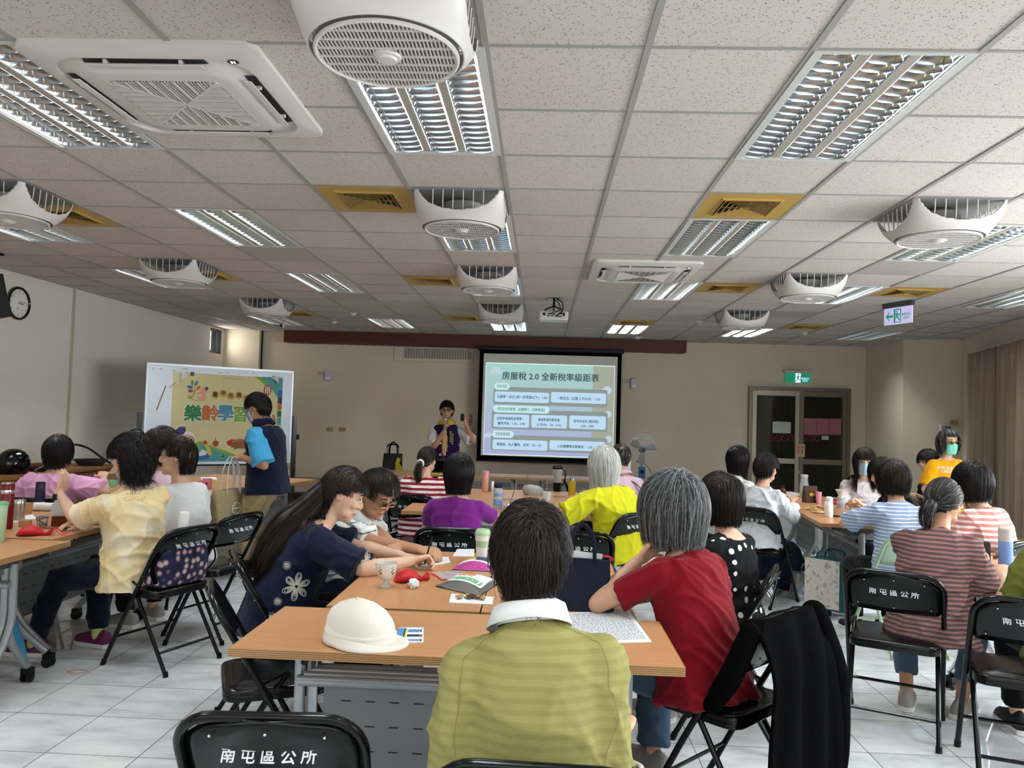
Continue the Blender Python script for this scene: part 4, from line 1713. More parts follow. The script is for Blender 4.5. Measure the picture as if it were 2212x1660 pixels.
for px in (565, 655):
    x, z = bp(px, 1182)
    m.tube([V((x + 42 * k_ * math.cos(a * PI / 10), -.0155, z + 45 * k_ * math.sin(a * PI / 10))) for a in range(20)], .0035, 5, closed=True)
m.build('figure_spectacles', 'bn_maroon', bn)
m = MB()
for px in (568, 652):
    x, z = bp(px, 1185); m.prism(circle(20 * k_, 12, x, z, 1.2), .0152, .0156, FR)
m.build('figure_eyes', 'black_plastic', bn, smooth=None)
for q, (a, b) in enumerate((((195, 800), (295, 470)), ((340, 492), (425, 420)), ((1045, 340), (1315, 356)))):
    x0, z0 = bp(*a); x1, z1 = bp(*b)
    m = MB().tube([V((x0, -.0145, z0)), V((x1, -.0145, z1))], .011, 4, flat=.15)
    m.build('tape_strip', 'bn_tape', bn)
# curled corners
for s, (cx, cz) in ((-1, bp(460, 350)), (1, bp(1850, 350))):
    m = MB()
    rows = []
    for i in range(7):
        a = i / 6
        rows.append([(cx - s * (.09 - .09 * a) * (1 if 1 else 0) + s * .0, -.014 - .05 * math.sin(a * PI), cz + .06 - .12 * b * (1) * (.3 + .7 * a)) for b in (0, .33, .66, 1)])
    m.loft(rows, caps=False, closed=False)
    m.build('curled_corner', 'bn_white', bn, smooth=60)

# ------------------------------------------------------------------ people
def ring(c, X, Y, a, bf, bb, n=22, p=2.3):
    out = []
    for i in range(n):
        t = 2 * PI * i / n
        ct, st = math.cos(t), math.sin(t)
        x = a * math.copysign(abs(ct) ** (2 / p), ct)
        y = (bf if st > 0 else bb) * math.copysign(abs(st) ** (2 / p), st)
        out.append(c + X * x + Y * y)
    return out


def remesh(mb, voxel, smooth=3, fac=.5):
    me = mb.mesh('tmp')
    o = bpy.data.objects.new('tmp', me)
    COL.objects.link(o)
    r = o.modifiers.new('r', 'REMESH')
    r.mode = 'VOXEL'
    r.voxel_size = voxel
    if smooth:
        s = o.modifiers.new('s', 'SMOOTH')
        s.factor = fac
        s.iterations = smooth
    dg = bpy.context.evaluated_depsgraph_get()
    out = bpy.data.meshes.new_from_object(o.evaluated_get(dg))
    bpy.data.objects.remove(o)
    bpy.data.meshes.remove(me)
    out.polygons.foreach_set('use_smooth', [True] * len(out.polygons))
    return out


def folds(me, amp, seed, freq=16.0, zfall=None):
    """cloth wrinkles: warped ridges pushed along the normals"""
    n = len(me.vertices)
    co = np.empty(n * 3, np.float32)
    no = np.empty(n * 3, np.float32)
    me.vertices.foreach_get('co', co)
    me.vertices.foreach_get('normal', no)
    co = co.reshape(-1, 3); no = no.reshape(-1, 3)
    r = np.random.default_rng(seed)
    w = co + .03 * np.sin(co[:, [1, 2, 0]] * 14 + r.uniform(0, 6, 3)) + .012 * np.sin(co[:, [2, 0, 1]] * 37 + r.uniform(0, 6, 3))
    d = np.zeros(n)
    for k in range(6):
        v = r.normal(size=3) * np.array([.7, .7, 1.1])
        v /= np.linalg.norm(v)
        f = freq * r.uniform(.7, 2.0)
        s = 1 - np.abs(np.sin(w @ v * f + r.uniform(0, 6)))
        m = .5 + .5 * np.sin(w @ r.normal(size=3) * 6 + r.uniform(0, 6))
        d += s ** 3.2 * m
    d = (d / 6 - .16) * amp * 10
    co += no * d[:, None].astype(np.float32)
    me.vertices.foreach_set('co', co.ravel())
    me.update()


def mesh_obj(me, name, m, parent):
    me.name = name
    me.materials.clear()
    for q in (m if isinstance(m, (list, tuple)) else [m]):
        me.materials.append(MATS[q] if isinstance(q, str) else q)
    o = bpy.data.objects.new(name, me)
    COL.objects.link(o)
    o.parent = parent
    return o


def ik(S, W, l1, l2, pole):
    d = W - S
    L = d.length
    if L > (l1 + l2) * .995:
        W = S + d * ((l1 + l2) * .995 / L)
        d = W - S
        L = d.length
    u = d / L
    a = (l1 * l1 - l2 * l2 + L * L) / (2 * L)
    h = math.sqrt(max(l1 * l1 - a * a, 0))
    p = V(pole)
    p = p - u * p.dot(u)
    p = p.normalized() if p.length > 1e-6 else u.orthogonal().normalized()
    return S + u * a + p * h, W


def limb(m, pts, rad, n=14, flat=1.0):
    P, R = [], []
    N = len(pts)
    pp = cr(pts, 5)
    for i, p in enumerate(pp):
        t = i / (len(pp) - 1) * (N - 1)
        k = min(int(t), N - 2)
        f = t - k
        P.append(p)
        R.append(rad[k] * (1 - f) + rad[k + 1] * f)
    m.tube(P, R, n, flat=flat)
    m.ell(P[0], (R[0],) * 3, 12, 8)
    m.ell(P[-1], (R[-1] * .98,) * 3, 12, 8)


HEADR = [(-.118, .016, .078, -.045), (-.108, .030, .088, -.0), (-.088, .045, .0905, .035), (-.062, .055, .089, .062), (-.036, .063, .087, .08), (-.01, .069, .0845, .092),
         (.016, .0715, .084, .098), (.042, .0735, .0865, .1), (.068, .0725, .082, .097), (.09, .064, .066, .085), (.107, .047, .043, .062), (.117, .022, .018, .03)]


def head_geo(m, M, s=1.0, ears=True):
    """head in its own frame: +y the face, z up, origin between the ears"""
    rings = []
    for z, a, f, b in HEADR:
        rings.append([M @ (V((x, y, z)) * s) for x, y in [(q.x, q.y) for q in ring(V((0, 0, 0)), V((1, 0, 0)), V((0, 1, 0)), a, f, max(b, .012), 22, 2.35)]])
    m.loft(rings)

    def E(c, r):
        S_ = Matrix.Diagonal((s, s, s, 1))
        vs = MB().ell((0, 0, 0), r, 12, 8)
        m.add([M @ ((v + V(c)) * s) for v in vs.v], vs.f)
    m.tube([M @ (V(p) * s) for p in ((0, .082, .028), (0, .095, .004), (0, .104, -.014), (0, .102, -.024), (0, .09, -.03))], [.007 * s, .0085 * s, .011 * s, .012 * s, .007 * s], 10)
    for sx in (-1, 1):
        E((sx * .011, .093, -.022), (.008, .009, .008))
        E((sx * .034, .07, -.022), (.024, .02, .02))
        E((sx * .028, .079, .033), (.024, .012, .009))
        E((sx * .03, .045, -.072), (.026, .034, .026))
        if ears:
            E((sx * .077, -.008, -.004), (.009, .018, .031))
    E((0, .085, -.056), (.022, .009, .0075))
    E((0, .083, -.067), (.019, .0095, .0075))
    E((0, .079, -.1), (.02, .014, .014))


FING = {'flat': (.12, .12), 'relaxed': (.4, .45), 'grip': (.95, 1.05), 'fist': (1.25, 1.3), 'point': (.2, .2)}


def hand_geo(m, W, d, nrm, side, pose, s=1.0):
    """W wrist, d along the fingers, nrm out of the back of the hand, side +1 = right hand"""
    d = V(d).normalized()
    nrm = V(nrm)
    nrm = (nrm - d * nrm.dot(d)).normalized()
    x = d.cross(nrm) * side          # towards the thumb
    x = -x
    c1, c2 = FING[pose]
    K = s
    rings = []
    for f, w_, t in ((-.012, .026, .02), (.01, .029, .019), (.035, .037, .018), (.06, .041, .016), (.082, .04, .0145), (.088, .036, .011)):
        rings.append(ring(W + d * f * K, x, nrm, w_ * K, t * .62 * K * 1.2, t * .75 * K, 14, 2.6))
    m.loft(rings)
    for q, (o, L, r) in enumerate(((.029, .068, .0088), (.0098, .078, .0092), (-.0098, .072, .0088), (-.028, .056, .008))):
        b = W + d * (.08 if q in (1, 2) else .076) * K + x * o * K * (1.0)
        sp = (x * (o * 2.2)).normalized() * .06 if abs(o) > .02 else V((0, 0, 0))
        a = c1 * (1 + .1 * q)
        P = [b - d * .02 * K, b]
        dd = (d + sp).normalized()
        for k, fr in enumerate((.46, .3, .24)):
            dd = _curl(dd, nrm, d, x, a * .75 if k == 0 else c2 * .75)
            P.append(P[-1] + dd * L * fr * K)
        limb(m, P, [r * K * 1.05, r * K, r * K * .98, r * K * .9, r * K * .78], 8)
    tb = W + d * .022 * K + x * .026 * K - nrm * .004 * K
    t1 = tb + (d * .6 + x * .75 - nrm * (.15 + .4 * c1)).normalized() * .04 * K
    t2 = t1 + (d * .9 + x * (.35 - .5 * c1) - nrm * (.1 + .35 * c1)).normalized() * .032 * K
    t3 = t2 + (d * .9 + x * (.1 - .8 * c1) - nrm * (.1 + .3 * c1)).normalized() * .026 * K
    limb(m, [tb, t1, t2, t3], [.0135 * K, .0115 * K, .0105 * K, .0085 * K], 8)


def _curl(dd, nrm, d, x, a):
    """turn dd within the plane across x, towards the palm"""
    k = d.cross(-nrm)            # rotation axis taking d to -nrm
    k.normalize()
    return Matrix.Rotation(a, 3, k) @ dd


SKIN = ['c99b7f', 'd3a78c', 'bd8c6e', 'ddb59c']
for i, c in enumerate(SKIN):
    mat(f'skin_{i}', c, 0.5, spec=0.4, nz=(7, ['c39378', 'cd9f84', 'b58367', 'd8ae94'][i], .35, .8), bump=(120, .08))
mat('eye_white', 'dcd6cf', 0.3)
mat('eye_dark', '1c1410', 0.2)
mat('lip', 'a3574c', 0.5)
mat('brow', '2a211d', 0.8)
mat('mask_blue', 'a9cbe2', 0.8, bump=(90, .2, (1, 1, 6)))
mat('mask_green', '7fd6bd', 0.8, bump=(90, .2, (1, 1, 6)))
mat('strap_white', 'e8e8e6', 0.8)
mat('wire_gold', 'a8905c', 0.3, metal=1.0)
mat('lens', 'eaf2f4', 0.02, trans=1.0, ior=1.05)


def M4(X, Y, Z, o):
    return Matrix(((X.x, Y.x, Z.x, o.x), (X.y, Y.y, Z.y, o.y), (X.z, Y.z, Z.z, o.z), (0, 0, 0, 1)))


class Person:
    def __init__(s, x, y, face, label, sit=True, hip=.52, scale=1.0, fat=1.0, lean=8, side=0, twist=0, head=(0, 0, 0), female=True, voxel=.008, skin=1, seed=1, curve=1.0,
                 lh=None, rh=None, feet=None, lpole=None, rpole=None, shoulder=1.0, headfwd=0.0):
        """face in degrees; head = (yaw, pitch down, roll); lh / rh = world position of the wrist plus options; feet = local ankle places"""
        s.sc = k = scale
        s.vox, s.seed, s.fat, s.female, s.sk = voxel, seed, fat, female, skin
        s.root = thing('person', label, 'person', (x, y, 0), D(face))
        s.inv = (Matrix.Translation((x, y, 0)) @ Matrix.Rotation(D(face), 4, 'Z')).inverted()
        # spine
        s.hip = V((0, 0, hip))
        TL = .475 * k
        N = 16
        P = [s.hip.copy()]
        s.T = []
        for i in range(N + 1):
            f = i / N
            a = D(lean) * (.35 + 1.3 * f * curve if curve else 1)
            b = D(side)
            t = V((math.sin(b), math.sin(a) * math.cos(b), math.cos(a) * math.cos(b))).normalized()
            s.T.append(t)
            if i < N:
                P.append(P[-1] + t * TL / N)
        s.P = P
        s.X = []
        s.Y = []
        for i in range(N + 1):
            tw = D(twist) * i / N
            xx = V((math.cos(tw), math.sin(tw), 0))
            yy = s.T[i].cross(xx).normalized()
            xx = yy.cross(s.T[i]).normalized()
            s.X.append(xx); s.Y.append(yy)
        # head
        yaw, pit, rol = D(head[0] - face), D(head[1]), D(head[2])
        HR = Matrix.Rotation(yaw, 4, 'Z') @ Matrix.Rotation(-pit, 4, 'X') @ Matrix.Rotation(rol, 4, 'Y')
        nb = s.sp(1.0)
        up = HR.to_3x3() @ V((0, 0, 1))
        nd = (s.T[-1] + up).normalized()
        piv = nb + nd * .055 * k + s.Y[-1] * headfwd
        s.nb = nb
        s.hc = piv + HR.to_3x3() @ V((0, .02, .1)) * k
        s.HM = Matrix.Translation(s.hc) @ HR
        # arms
        s.sh = {}
        s.arm = {}
        swid = (.148 if female else .168) * k * shoulder * (1 + (fat - 1) * .45)
        for sd, tgt, pole in ((-1, lh, lpole), (1, rh, rpole)):
            S_ = s.sp(.81 if female else .8) + s.ax(.87)[0] * sd * swid
            if tgt is None:
                tgt = dict(l=(sd * .2, .3, .76))
            if 'w' in tgt:
                W = s.inv @ V(tgt['w'])
            else:
                W = V(tgt['l'])
            E_, W = ik(S_, W, .27 * k, .24 * k, V(pole if pole else (sd * .38, -.3, -.9)))
            dirn = (W - E_).normalized()
            hd = V(tgt['d']) if 'd' in tgt else dirn
            nn = V(tgt['n']) if 'n' in tgt else V((0, 0, 1))
            if 'dw' in tgt:
                hd = s.inv.to_3x3() @ V(tgt['dw'])
            if 'nw' in tgt:
                nn = s.inv.to_3x3() @ V(tgt['nw'])
            s.sh[sd] = S_
            s.arm[sd] = (E_, W, hd, nn, tgt.get('pose', 'relaxed'))
        # legs
        s.leg = {}
        for sd in (-1, 1):
            hj = s.hip + V((sd * .085 * k, .0, -.01))
            if feet:
                A = V(feet[0] if sd < 0 else feet[1])
            else:
                A = V((sd * .12, .36 * k, .085)) if sit else V((sd * .1, 0, .085))
            K_, A = ik(hj, A, .40 * k, .40 * k, V((sd * .15, .6, .8)) if sit else V((0, 1, 0)))
            s.leg[sd] = (hj, K_, A)

    def sp(s, t):
        f = max(0, min(1, t)) * 16
        i = min(int(f), 15)
        p = s.P[i].lerp(s.P[i + 1], f - i)
        if t < 0:
            p = s.P[0] + s.T[0] * t * .5 * s.sc
        if t > 1:
            p = s.P[-1] + s.T[-1] * (t - 1) * .5 * s.sc
        return p

    def ax(s, t):
        i = int(max(0, min(1, t)) * 16)
        return s.X[i], s.Y[i]

    def torso(s, m, g=0.0, t0=-.12, t1=1.0, hem=None, loose=0.0):
        k, f = s.sc, s.fat
        ff = 1 + (f - 1) * 1.0
        if s.female:
            prof = [(-.16, .13, .09, .1), (-.08, .172, .12, .125), (0, .178, .125, .128), (.14, .163, .118, .112), (.3, .148, .108, .1), (.5, .15, .118, .1), (.68, .158, .126, .105), (.8, .16, .105, .1), (.88, .14, .085, .088), (.95, .1, .07, .072), (1.0, .066, .058, .06), (1.04, .054, .05, .052)]
        else:
            prof = [(-.16, .13, .09, .1), (-.08, .16, .115, .12), (0, .165, .12, .12), (.14, .16, .12, .108), (.3, .158, .118, .1), (.5, .166, .12, .105), (.68, .178, .122, .11), (.8, .178, .108, .105), (.88, .155, .09, .092), (.95, .108, .072, .076), (1.0, .07, .06, .064), (1.04, .058, .055, .056)]
        rings = []
        for t, a, bf, bb in prof:
            if t < t0 - .05 or t > t1 + .001:
                continue
            w_ = ff if t < .85 else 1 + (f - 1) * .35
            lo = loose * max(0, .75 - t) if t < .75 else 0
            X, Y = s.ax(t)
            rings.append(ring(s.sp(t), X, Y, (a * w_ + g + lo) * k, (bf * w_ * (1 + (f - 1) * .4) + g + lo) * k, (bb * w_ + g + lo) * k, 26, 2.45))
        if hem is not None:
            X, Y = s.ax(0)
            rings[0] = ring(s.sp(hem), X, Y, (.176 * ff + g + loose) * k, (.125 * ff + g + loose) * k, (.128 * ff + g + loose) * k, 26, 2.5)
        m.loft(rings)

    def body(s):
        m = MB()
        k = s.sc
        s.torso(m, -.016)
        head_geo(m, s.HM, k)
        limb(m, [s.sp(.93), s.nb + (s.hc - s.nb) * .3, s.HM @ (V((0, -.022, -.06)) * k)], [.06 * k, .05 * k, .052 * k])
        for sd in (-1, 1):
            E_, W, hd, nn, pose = s.arm[sd]
            S_ = s.sh[sd]
            a = 1 + (s.fat - 1) * .6
            g = 1.0 if s.female else 1.08
            u = (W - E_).normalized()
            limb(m, [S_, S_.lerp(E_, .35), S_.lerp(E_, .75), E_], [.05 * a * g, .045 * a * g, .038 * a * g, .036 * g])
            limb(m, [E_, E_.lerp(W, .3), E_.lerp(W, .75), W], [.036 * g, .038 * a * g, .028 * g, .024 * g])
            limb(m, [s.sp(.84), s.sp(.85).lerp(S_, .5), S_], [.045, .044, .044 * a * g])
            hand_geo(m, W, hd, nn, sd, pose, k * (1 if s.female else 1.06))
            hj, K_, A = s.leg[sd]
            limb(m, [hj, hj.lerp(K_, .5), K_], [.08, .066, .05])
            limb(m, [K_, K_.lerp(A, .3), K_.lerp(A, .75), A], [.048, .05, .036, .032])
            fd = V((sd * .15, 1, 0)).normalized()
            limb(m, [A - fd * .03 - V((0, 0, .045)), A + fd * .06 - V((0, 0, .05)), A + fd * .14 - V((0, 0, .062))], [.03, .034, .022])
        me = remesh(m, s.vox, 2, .45)
        return mesh_obj(me, 'body', f'skin_{s.sk}', s.root)

    def shirt(s, m_, sleeve=.72, hem=-.1, loose=.02, g=.006, wide=0.0, name='shirt', top=.97, amp=.006, freq=16, sl=0.012):
        m = MB()
        k = s.sc
        s.torso(m, g, 0, top, hem, loose)
        ag = 1 + (s.fat - 1) * .6
        gg = 1.0 if s.female else 1.08
        if sleeve > 0:
            for sd in (-1, 1):
                E_, W, hd, nn, pose = s.arm[sd]
                S_ = s.sh[sd]
                limb(m, [s.sp(.9), s.sp(.88).lerp(S_, .5), S_], [.06 * k, .062 * k, (.05 * ag * gg + sl * .8)])
                r0 = .05 * ag * gg + sl
                if sleeve <= 1.0:
                    e = S_.lerp(E_, sleeve)
                    limb_open(m, [S_, S_.lerp(e, .5), e], [r0 + .002, r0 + wide * .5, r0 - .004 + wide])
                else:
                    e = E_.lerp(W, sleeve - 1)
                    limb_open(m, [S_, S_.lerp(E_, .6), E_], [r0, r0 - .006, r0 - .006])
                    m.ell(E_, (r0 - .006,) * 3)
                    limb_open(m, [E_, E_.lerp(e, .5), e], [r0 - .006, r0 - .008, r0 - .014 + wide])
        me = remesh(m, max(s.vox, .009), 3, .5)
        folds(me, amp, s.seed, freq)
        return mesh_obj(me, name, m_, s.root)

    def vest(s, m_, name='vest', hem=-.14, g=.018, open_front=False):
        m = MB()
        s.torso(m, g, 0, .95, hem, .02)
        for sd in (-1, 1):
            limb(m, [s.sp(.8), s.sp(.88).lerp(s.sh[sd], .55)], [.072 * s.sc, .06 * s.sc])
        me = remesh(m, .009, 3)
        folds(me, .004, s.seed + 9, 14)
        return mesh_obj(me, name, m_, s.root)

    def collar(s, m_, name='collar', h=.045, r=.07, flare=.028):
        m = MB()
        X, Y = s.ax(1)
        rings = []
        up = (s.hc - s.nb).normalized()
        N = 26
        for f, rr_ in ((0.0, r + .012), (.5, r + .004), (1, r)):
            rings.append([])
            for i in range(N):
                t = PI / 2 + .18 + (2 * PI - .36) * i / (N - 1)
                rings[-1].append(s.sp(.985) + up * h * f + X * rr_ * math.cos(t) + Y * (rr_ * .92 * math.sin(t) + .004))
        last = rings[-1]
        c = s.sp(.985)
        fl = [c + (p - c) * 1.0 + (p - c - up * (p - c).dot(up)).normalized() * flare * .5 - up * h * .2 for p in last]
        fl2 = [c + (p - c) + (p - c - up * (p - c).dot(up)).normalized() * flare - up * h * (.95 + .35 * abs(math.cos(PI * i / (N - 1)))) for i, p in enumerate(last)]
        m.loft(rings + [fl, fl2], caps=False, closed=False)
        o = m.build(name, m_, s.root, smooth=70)
        sd = o.modifiers.new('thick', 'SOLIDIFY'); sd.thickness = .004
        return o

    def trousers(s, m_, length=.93, g=.014, flare=.0, name='trousers', amp=.005, skirt=False):
        m = MB()
        k = s.sc
        s.torso(m, g - .004, -.16, .2)
        for sd in (-1, 1):
            hj, K_, A = s.leg[sd]
            limb(m, [hj, hj.lerp(K_, .5), K_], [.088 * k + g, .074 * k + g, .056 * k + g])
            e = K_.lerp(A, length)
            limb_open(m, [K_, K_.lerp(e, .4), e], [.056 * k + g, .056 * k + g + flare * .4, .042 * k + g + flare])
        if skirt:
            (h1, k1, a1), (h2, k2, a2) = s.leg[-1], s.leg[1]
            limb(m, [(h1 + h2) / 2, (k1 + k2) / 2], [.1, .09])
            limb(m, [(k1 + k2) / 2, (k1 + k2) / 2 * (1 - length) + (a1 + a2) / 2 * length], [.09, .12])
        me = remesh(m, max(s.vox, .01), 3)
        folds(me, amp, s.seed + 3, 14)
        return mesh_obj(me, name, m_, s.root)

    def shoes(s, m_, sole='white_matte', sock=None):
        for sd in (-1, 1):
            hj, K_, A = s.leg[sd]
            fd = V((sd * .15, 1, 0)).normalized()
            sx = V((fd.y, -fd.x, 0))
            m = MB()
            rings = []
            for f, w_, h in ((-.085, .016, .05), (-.075, .034, .075), (-.03, .038, .085), (.02, .04, .085), (.08, .046, .06), (.13, .045, .045), (.165, .032, .035), (.178, .012, .025)):
                c = A + fd * f
                c.z = A.z - .085 + .022
                rings.append([c + sx * w_ * math.cos(a * PI / 9) + V((0, 0, max(0, h * math.sin(a * PI / 9)))) for a in range(10)])
            m.loft(rings)
            o = m.build('shoe', m_, s.root, smooth=60)
            m = MB()
            rr_ = []
            for f, w_ in ((-.09, .02), (-.08, .037), (-.03, .042), (.03, .042), (.08, .049), (.135, .048), (.17, .034), (.183, .012)):
                rr_.append((f, w_))
            poly = [A + fd * f + sx * w_ for f, w_ in rr_] + [A + fd * f - sx * w_ for f, w_ in reversed(rr_)]
            z0 = A.z - .085
            m.loft([[V((p.x, p.y, z0 + .002)) for p in poly], [V((p.x, p.y, z0 + .026)) for p in poly]])
            m.build('sole', sole, o, smooth=40)
            if sock:
                m = MB()
                limb(m, [A - V((0, 0, .02)), K_.lerp(A, .82)], [.04, .04])
                m.build('sock', sock, s.root, smooth=60)

    # ---- face
    def face(s, glasses=None, mask=None, eyes=True, smile=False):
        k = s.sc
        HM = s.HM

        def hp(p):
            return HM @ (V(p) * k)
        if eyes:
            for sx in (-1, 1):
                m = MB()
                vs = MB().ell((sx * .031, .0805, .012), (.0135, .007, .0052), 12, 8)
                m.add([hp(v) for v in vs.v], vs.f)
                o = m.build('eye', 'eye_white', s.root, smooth=60)
                vs = MB().ell((sx * .030, .0858, .0118), (.0062, .0026, .0052), 10, 8)
                MB().add([hp(v) for v in vs.v], vs.f).build('iris', 'eye_dark', o, smooth=60)
                m = MB().tube([hp(p) for p in ((sx * .045, .078, .0135), (sx * .038, .0865, .0178), (sx * .03, .089, .0185), (sx * .018, .086, .0145))], [.0014 * k, .0022 * k, .0022 * k, .0014 * k], 6)
                m.build('eyelid', 'brow', o, smooth=60)
                m = MB().tube([hp(p) for p in ((sx * .05, .08, .036), (sx * .036, .0915, .0415), (sx * .018, .0935, .039))], [.002 * k, .0036 * k, .003 * k], 6)
                m.build('eyebrow', 'brow', s.root, smooth=60)
            if not mask:
                up = .006 if smile else 0
                MB().tube([hp(p) for p in ((-.024, .083, -.0605 + up), (-.01, .0935, -.0605), (0, .095, -.0615), (.01, .0935, -.0605), (.024, .083, -.0605 + up))], [.002 * k, .0042 * k, .0045 * k, .0042 * k, .002 * k], 8, flat=.8).build('mouth', 'lip', s.root, smooth=60)
        if glasses:
            t = thing('glasses', glasses[1], 'glasses', (0, 0, 0)) if False else None
            m = MB()
            for sx in (-1, 1):
                c = V((sx * .033, .102, .008))
                pts = [hp((c.x + x, c.y - abs(x + sx * .033) * .1 * 0, c.z + z)) for x, z in rrect(.05, .034, .014, 4)]
                m.tube(pts, .0017 * k, 6, closed=True)
                m.tube([hp(p) for p in ((sx * .058, .1, .014), (sx * .073, .07, .014), (sx * .08, .0, .012), (sx * .078, -.015, -.004))], .0019 * k, 6)
            m.tube([hp(p) for p in ((-.009, .103, .011), (0, .106, .014), (.009, .103, .011))], .0017 * k, 6)
            o = m.build('glasses', glasses[0], s.root)
            for sx in (-1, 1):
                m = MB().add([hp((sx * .033 + x, .102, .008 + z)) for x, z in rrect(.049, .033, .014, 4)], [tuple(range(20))])
                m.build('lens', 'lens', o, smooth=None)
        if mask:
            m = MB()
            rows = []
            for i, z in enumerate((.004, -.012, -.03, -.05, -.075, -.1, -.118)):
                row = []
                for j in range(15):
                    a = (-1 + j / 7) * 1.12
                    bulge = .011 * math.sin(PI * i / 6)
                    w_ = .074 - .012 * abs(i - 2) / 4
                    nose = .016 * math.exp(-(a / .22) ** 2) * (1 - abs(i - 1.5) / 6)
                    row.append(hp((math.sin(a) * w_, .02 + math.cos(a) * (.083 + bulge) - .004 * i * .6 + nose, z + .006 * math.sin(a * 3) * 0 - abs(a) * (.0 if i > 2 else .008))))
                rows.append(row)
            m.loft(rows, caps=False, closed=False)
            o = m.build('face_mask', mask, s.root, smooth=70)
            sd = o.modifiers.new('thick', 'SOLIDIFY'); sd.thickness = .003
            m = MB()
            for sx in (-1, 1):
                for z0 in (-.005, -.09):
                    m.tube(cr([hp(p) for p in ((sx * .066, .05, z0), (sx * .078, .02, .012 if z0 > -.05 else -.04), (sx * .084, -.018, .018 if z0 > -.05 else -.02), (sx * .083, -.03, .0))], 4), .0016, 5)
            m.build('ear_loop', 'strap_white', o)
        return s

    # ---- hair
    def hair(s, m_, n=1500, w_=.004, L=.3, bottom=-.12, vol=.02, curl=0.0, crown=(0, -.05, .1), front=.07, side=-.01, back=-.075, fringe=.045, face_w=.058, fall=.5, part=None, seed=None, wave=0, sweep=None, body=True, name='hair', jit=.02, ears=False, flat=0.0, tie=None, fy=.03, taper=0.0):
        """strands laid from the crown over the skull, then falling; all lengths in the head's frame"""
        k = s.sc
        r = np.random.default_rng(seed or s.seed + 50)
        ctr = np.array([0, -.008, .018]); rad = np.array([.0755, .094, .1])
        N0 = n * 4
        d = r.normal(size=(N0, 3)); d /= np.linalg.norm(d, axis=1)[:, None]
        p = ctr + d * rad
        az = np.degrees(np.abs(np.arctan2(p[:, 0], p[:, 1])))
        lim = np.interp(az, [0, 40, 70, 95, 120, 180], [front, front - .012, (front + side) / 2, side, (side * .6 + back * .4), back])
        p = p[p[:, 2] > lim][:n]
        n = len(p)
        # cap under the strands
        m = MB()
        pr = []
        RN, RM = 28, 18
        cap = []
        idx = {}
        for i in range(RM + 1):
            th = PI * i / RM
            for j in range(RN):
                ph = 2 * PI * j / RN
                q = np.array([math.sin(th) * math.sin(ph), math.sin(th) * math.cos(ph), math.cos(th)])
                cap.append(tuple(ctr + q * (rad + .004 + vol * .35)))
        capf = []
        for i in range(RM):
            for j in range(RN):
                q = (i * RN + j, i * RN + (j + 1) % RN, (i + 1) * RN + (j + 1) % RN, (i + 1) * RN + j)
                c = np.mean([cap[a] for a in q], axis=0)
                a_ = abs(math.degrees(math.atan2(c[0], c[1])))
                if c[2] > np.interp(a_, [0, 40, 70, 95, 120, 180], [front, front - .012, (front + side) / 2, side, (side * .6 + back * .4), back]) - .004:
                    capf.append(q)
        R3 = np.array(s.HM.to_3x3()); o3 = np.array(s.HM.translation)
        verts = [np.array(cap) * k @ R3.T + o3]
        faces = [list(q) for q in capf]
        tone = [np.full((len(cap), 2), .45)]
        base = len(cap)
        # march
        C = np.array(crown)
        nrm = (p - ctr) / rad ** 2
        nrm /= np.linalg.norm(nrm, axis=1)[:, None]
        dirv = p - C
        if part is not None:
            dirv = np.stack([np.sign(p[:, 0] - part) * .05 + p[:, 0] * .5, p[:, 1] * .15 - .01, -np.abs(p[:, 0] - part) - .02], 1)
        if sweep is not None:
            dirv = dirv * .6 + np.array(sweep)
        dirv = dirv + r.normal(size=(n, 3)) * .012
        dirv -= nrm * np.sum(dirv * nrm, 1)[:, None]
        dirv /= np.linalg.norm(dirv, axis=1)[:, None] + 1e-9
        lay = (.25 + .75 * r.random(n)) * vol
        ST = max(8, int(L / .016))
        ds = L / ST
        down = np.array(s.HM.to_3x3().inverted() @ V((0, 0, -1)))
        pos = p + nrm * (lay * .5)[:, None]
        path = [pos.copy()]
        alive = np.ones(n, bool)
        endk = np.full(n, ST)
        zb = bottom + r.normal(size=n) * jit
        ph = r.random(n) * 6.28
        ph2 = r.random(n) * 6.28
        # obstacles: neck, shoulders and back, in the head's frame
        Hi = s.HM.inverted()
        caps = []
        if body:
            def hl(v):
                return np.array(Hi @ v) / k
            caps.append((hl(s.nb), hl(s.hc), .056))
            caps.append((hl(s.sh[-1]), hl(s.sh[1]), .068))
            caps.append((hl(s.sp(.72)), hl(s.sp(.3)), .125))
            caps.append((hl(s.sp(.82) - s.ax(.8)[0] * .07), hl(s.sp(.82) + s.ax(.8)[0] * .07), .09))
        for st in range(ST):
            f = st / ST
            a_ = min(.85, fall * (.2 + 1.1 * f))
            dirv = dirv * (1 - a_) + down * a_ + r.normal(size=(n, 3)) * curl * .5
            if wave:
                dirv = dirv + wave * np.stack([np.sin(ph + st * .9), np.cos(ph2 + st * .8), 0 * ph], 1)
            if tie is not None:
                dirv = np.array(tie) - pos + r.normal(size=(n, 3)) * .004
                near = np.linalg.norm(dirv, axis=1) < .02
                endk[alive & near] = st + 1
                alive &= ~near
            dirv /= np.linalg.norm(dirv, axis=1)[:, None] + 1e-9
            new = pos + dirv * ds
            # keep outside the skull
            q = (new - ctr) / (rad + lay[:, None])
            l = np.linalg.norm(q, axis=1)
            ins = l < 1
            q2 = q / (l[:, None] + 1e-9)
            new[ins] = (ctr + q2 * (rad + lay[:, None]))[ins]
            nn = q2 / (rad + lay[:, None]); nn /= np.linalg.norm(nn, axis=1)[:, None]
            dd = np.sum(dirv * nn, 1)
            fix = ins & (dd < 0)
            dirv[fix] -= (nn * dd[:, None])[fix]
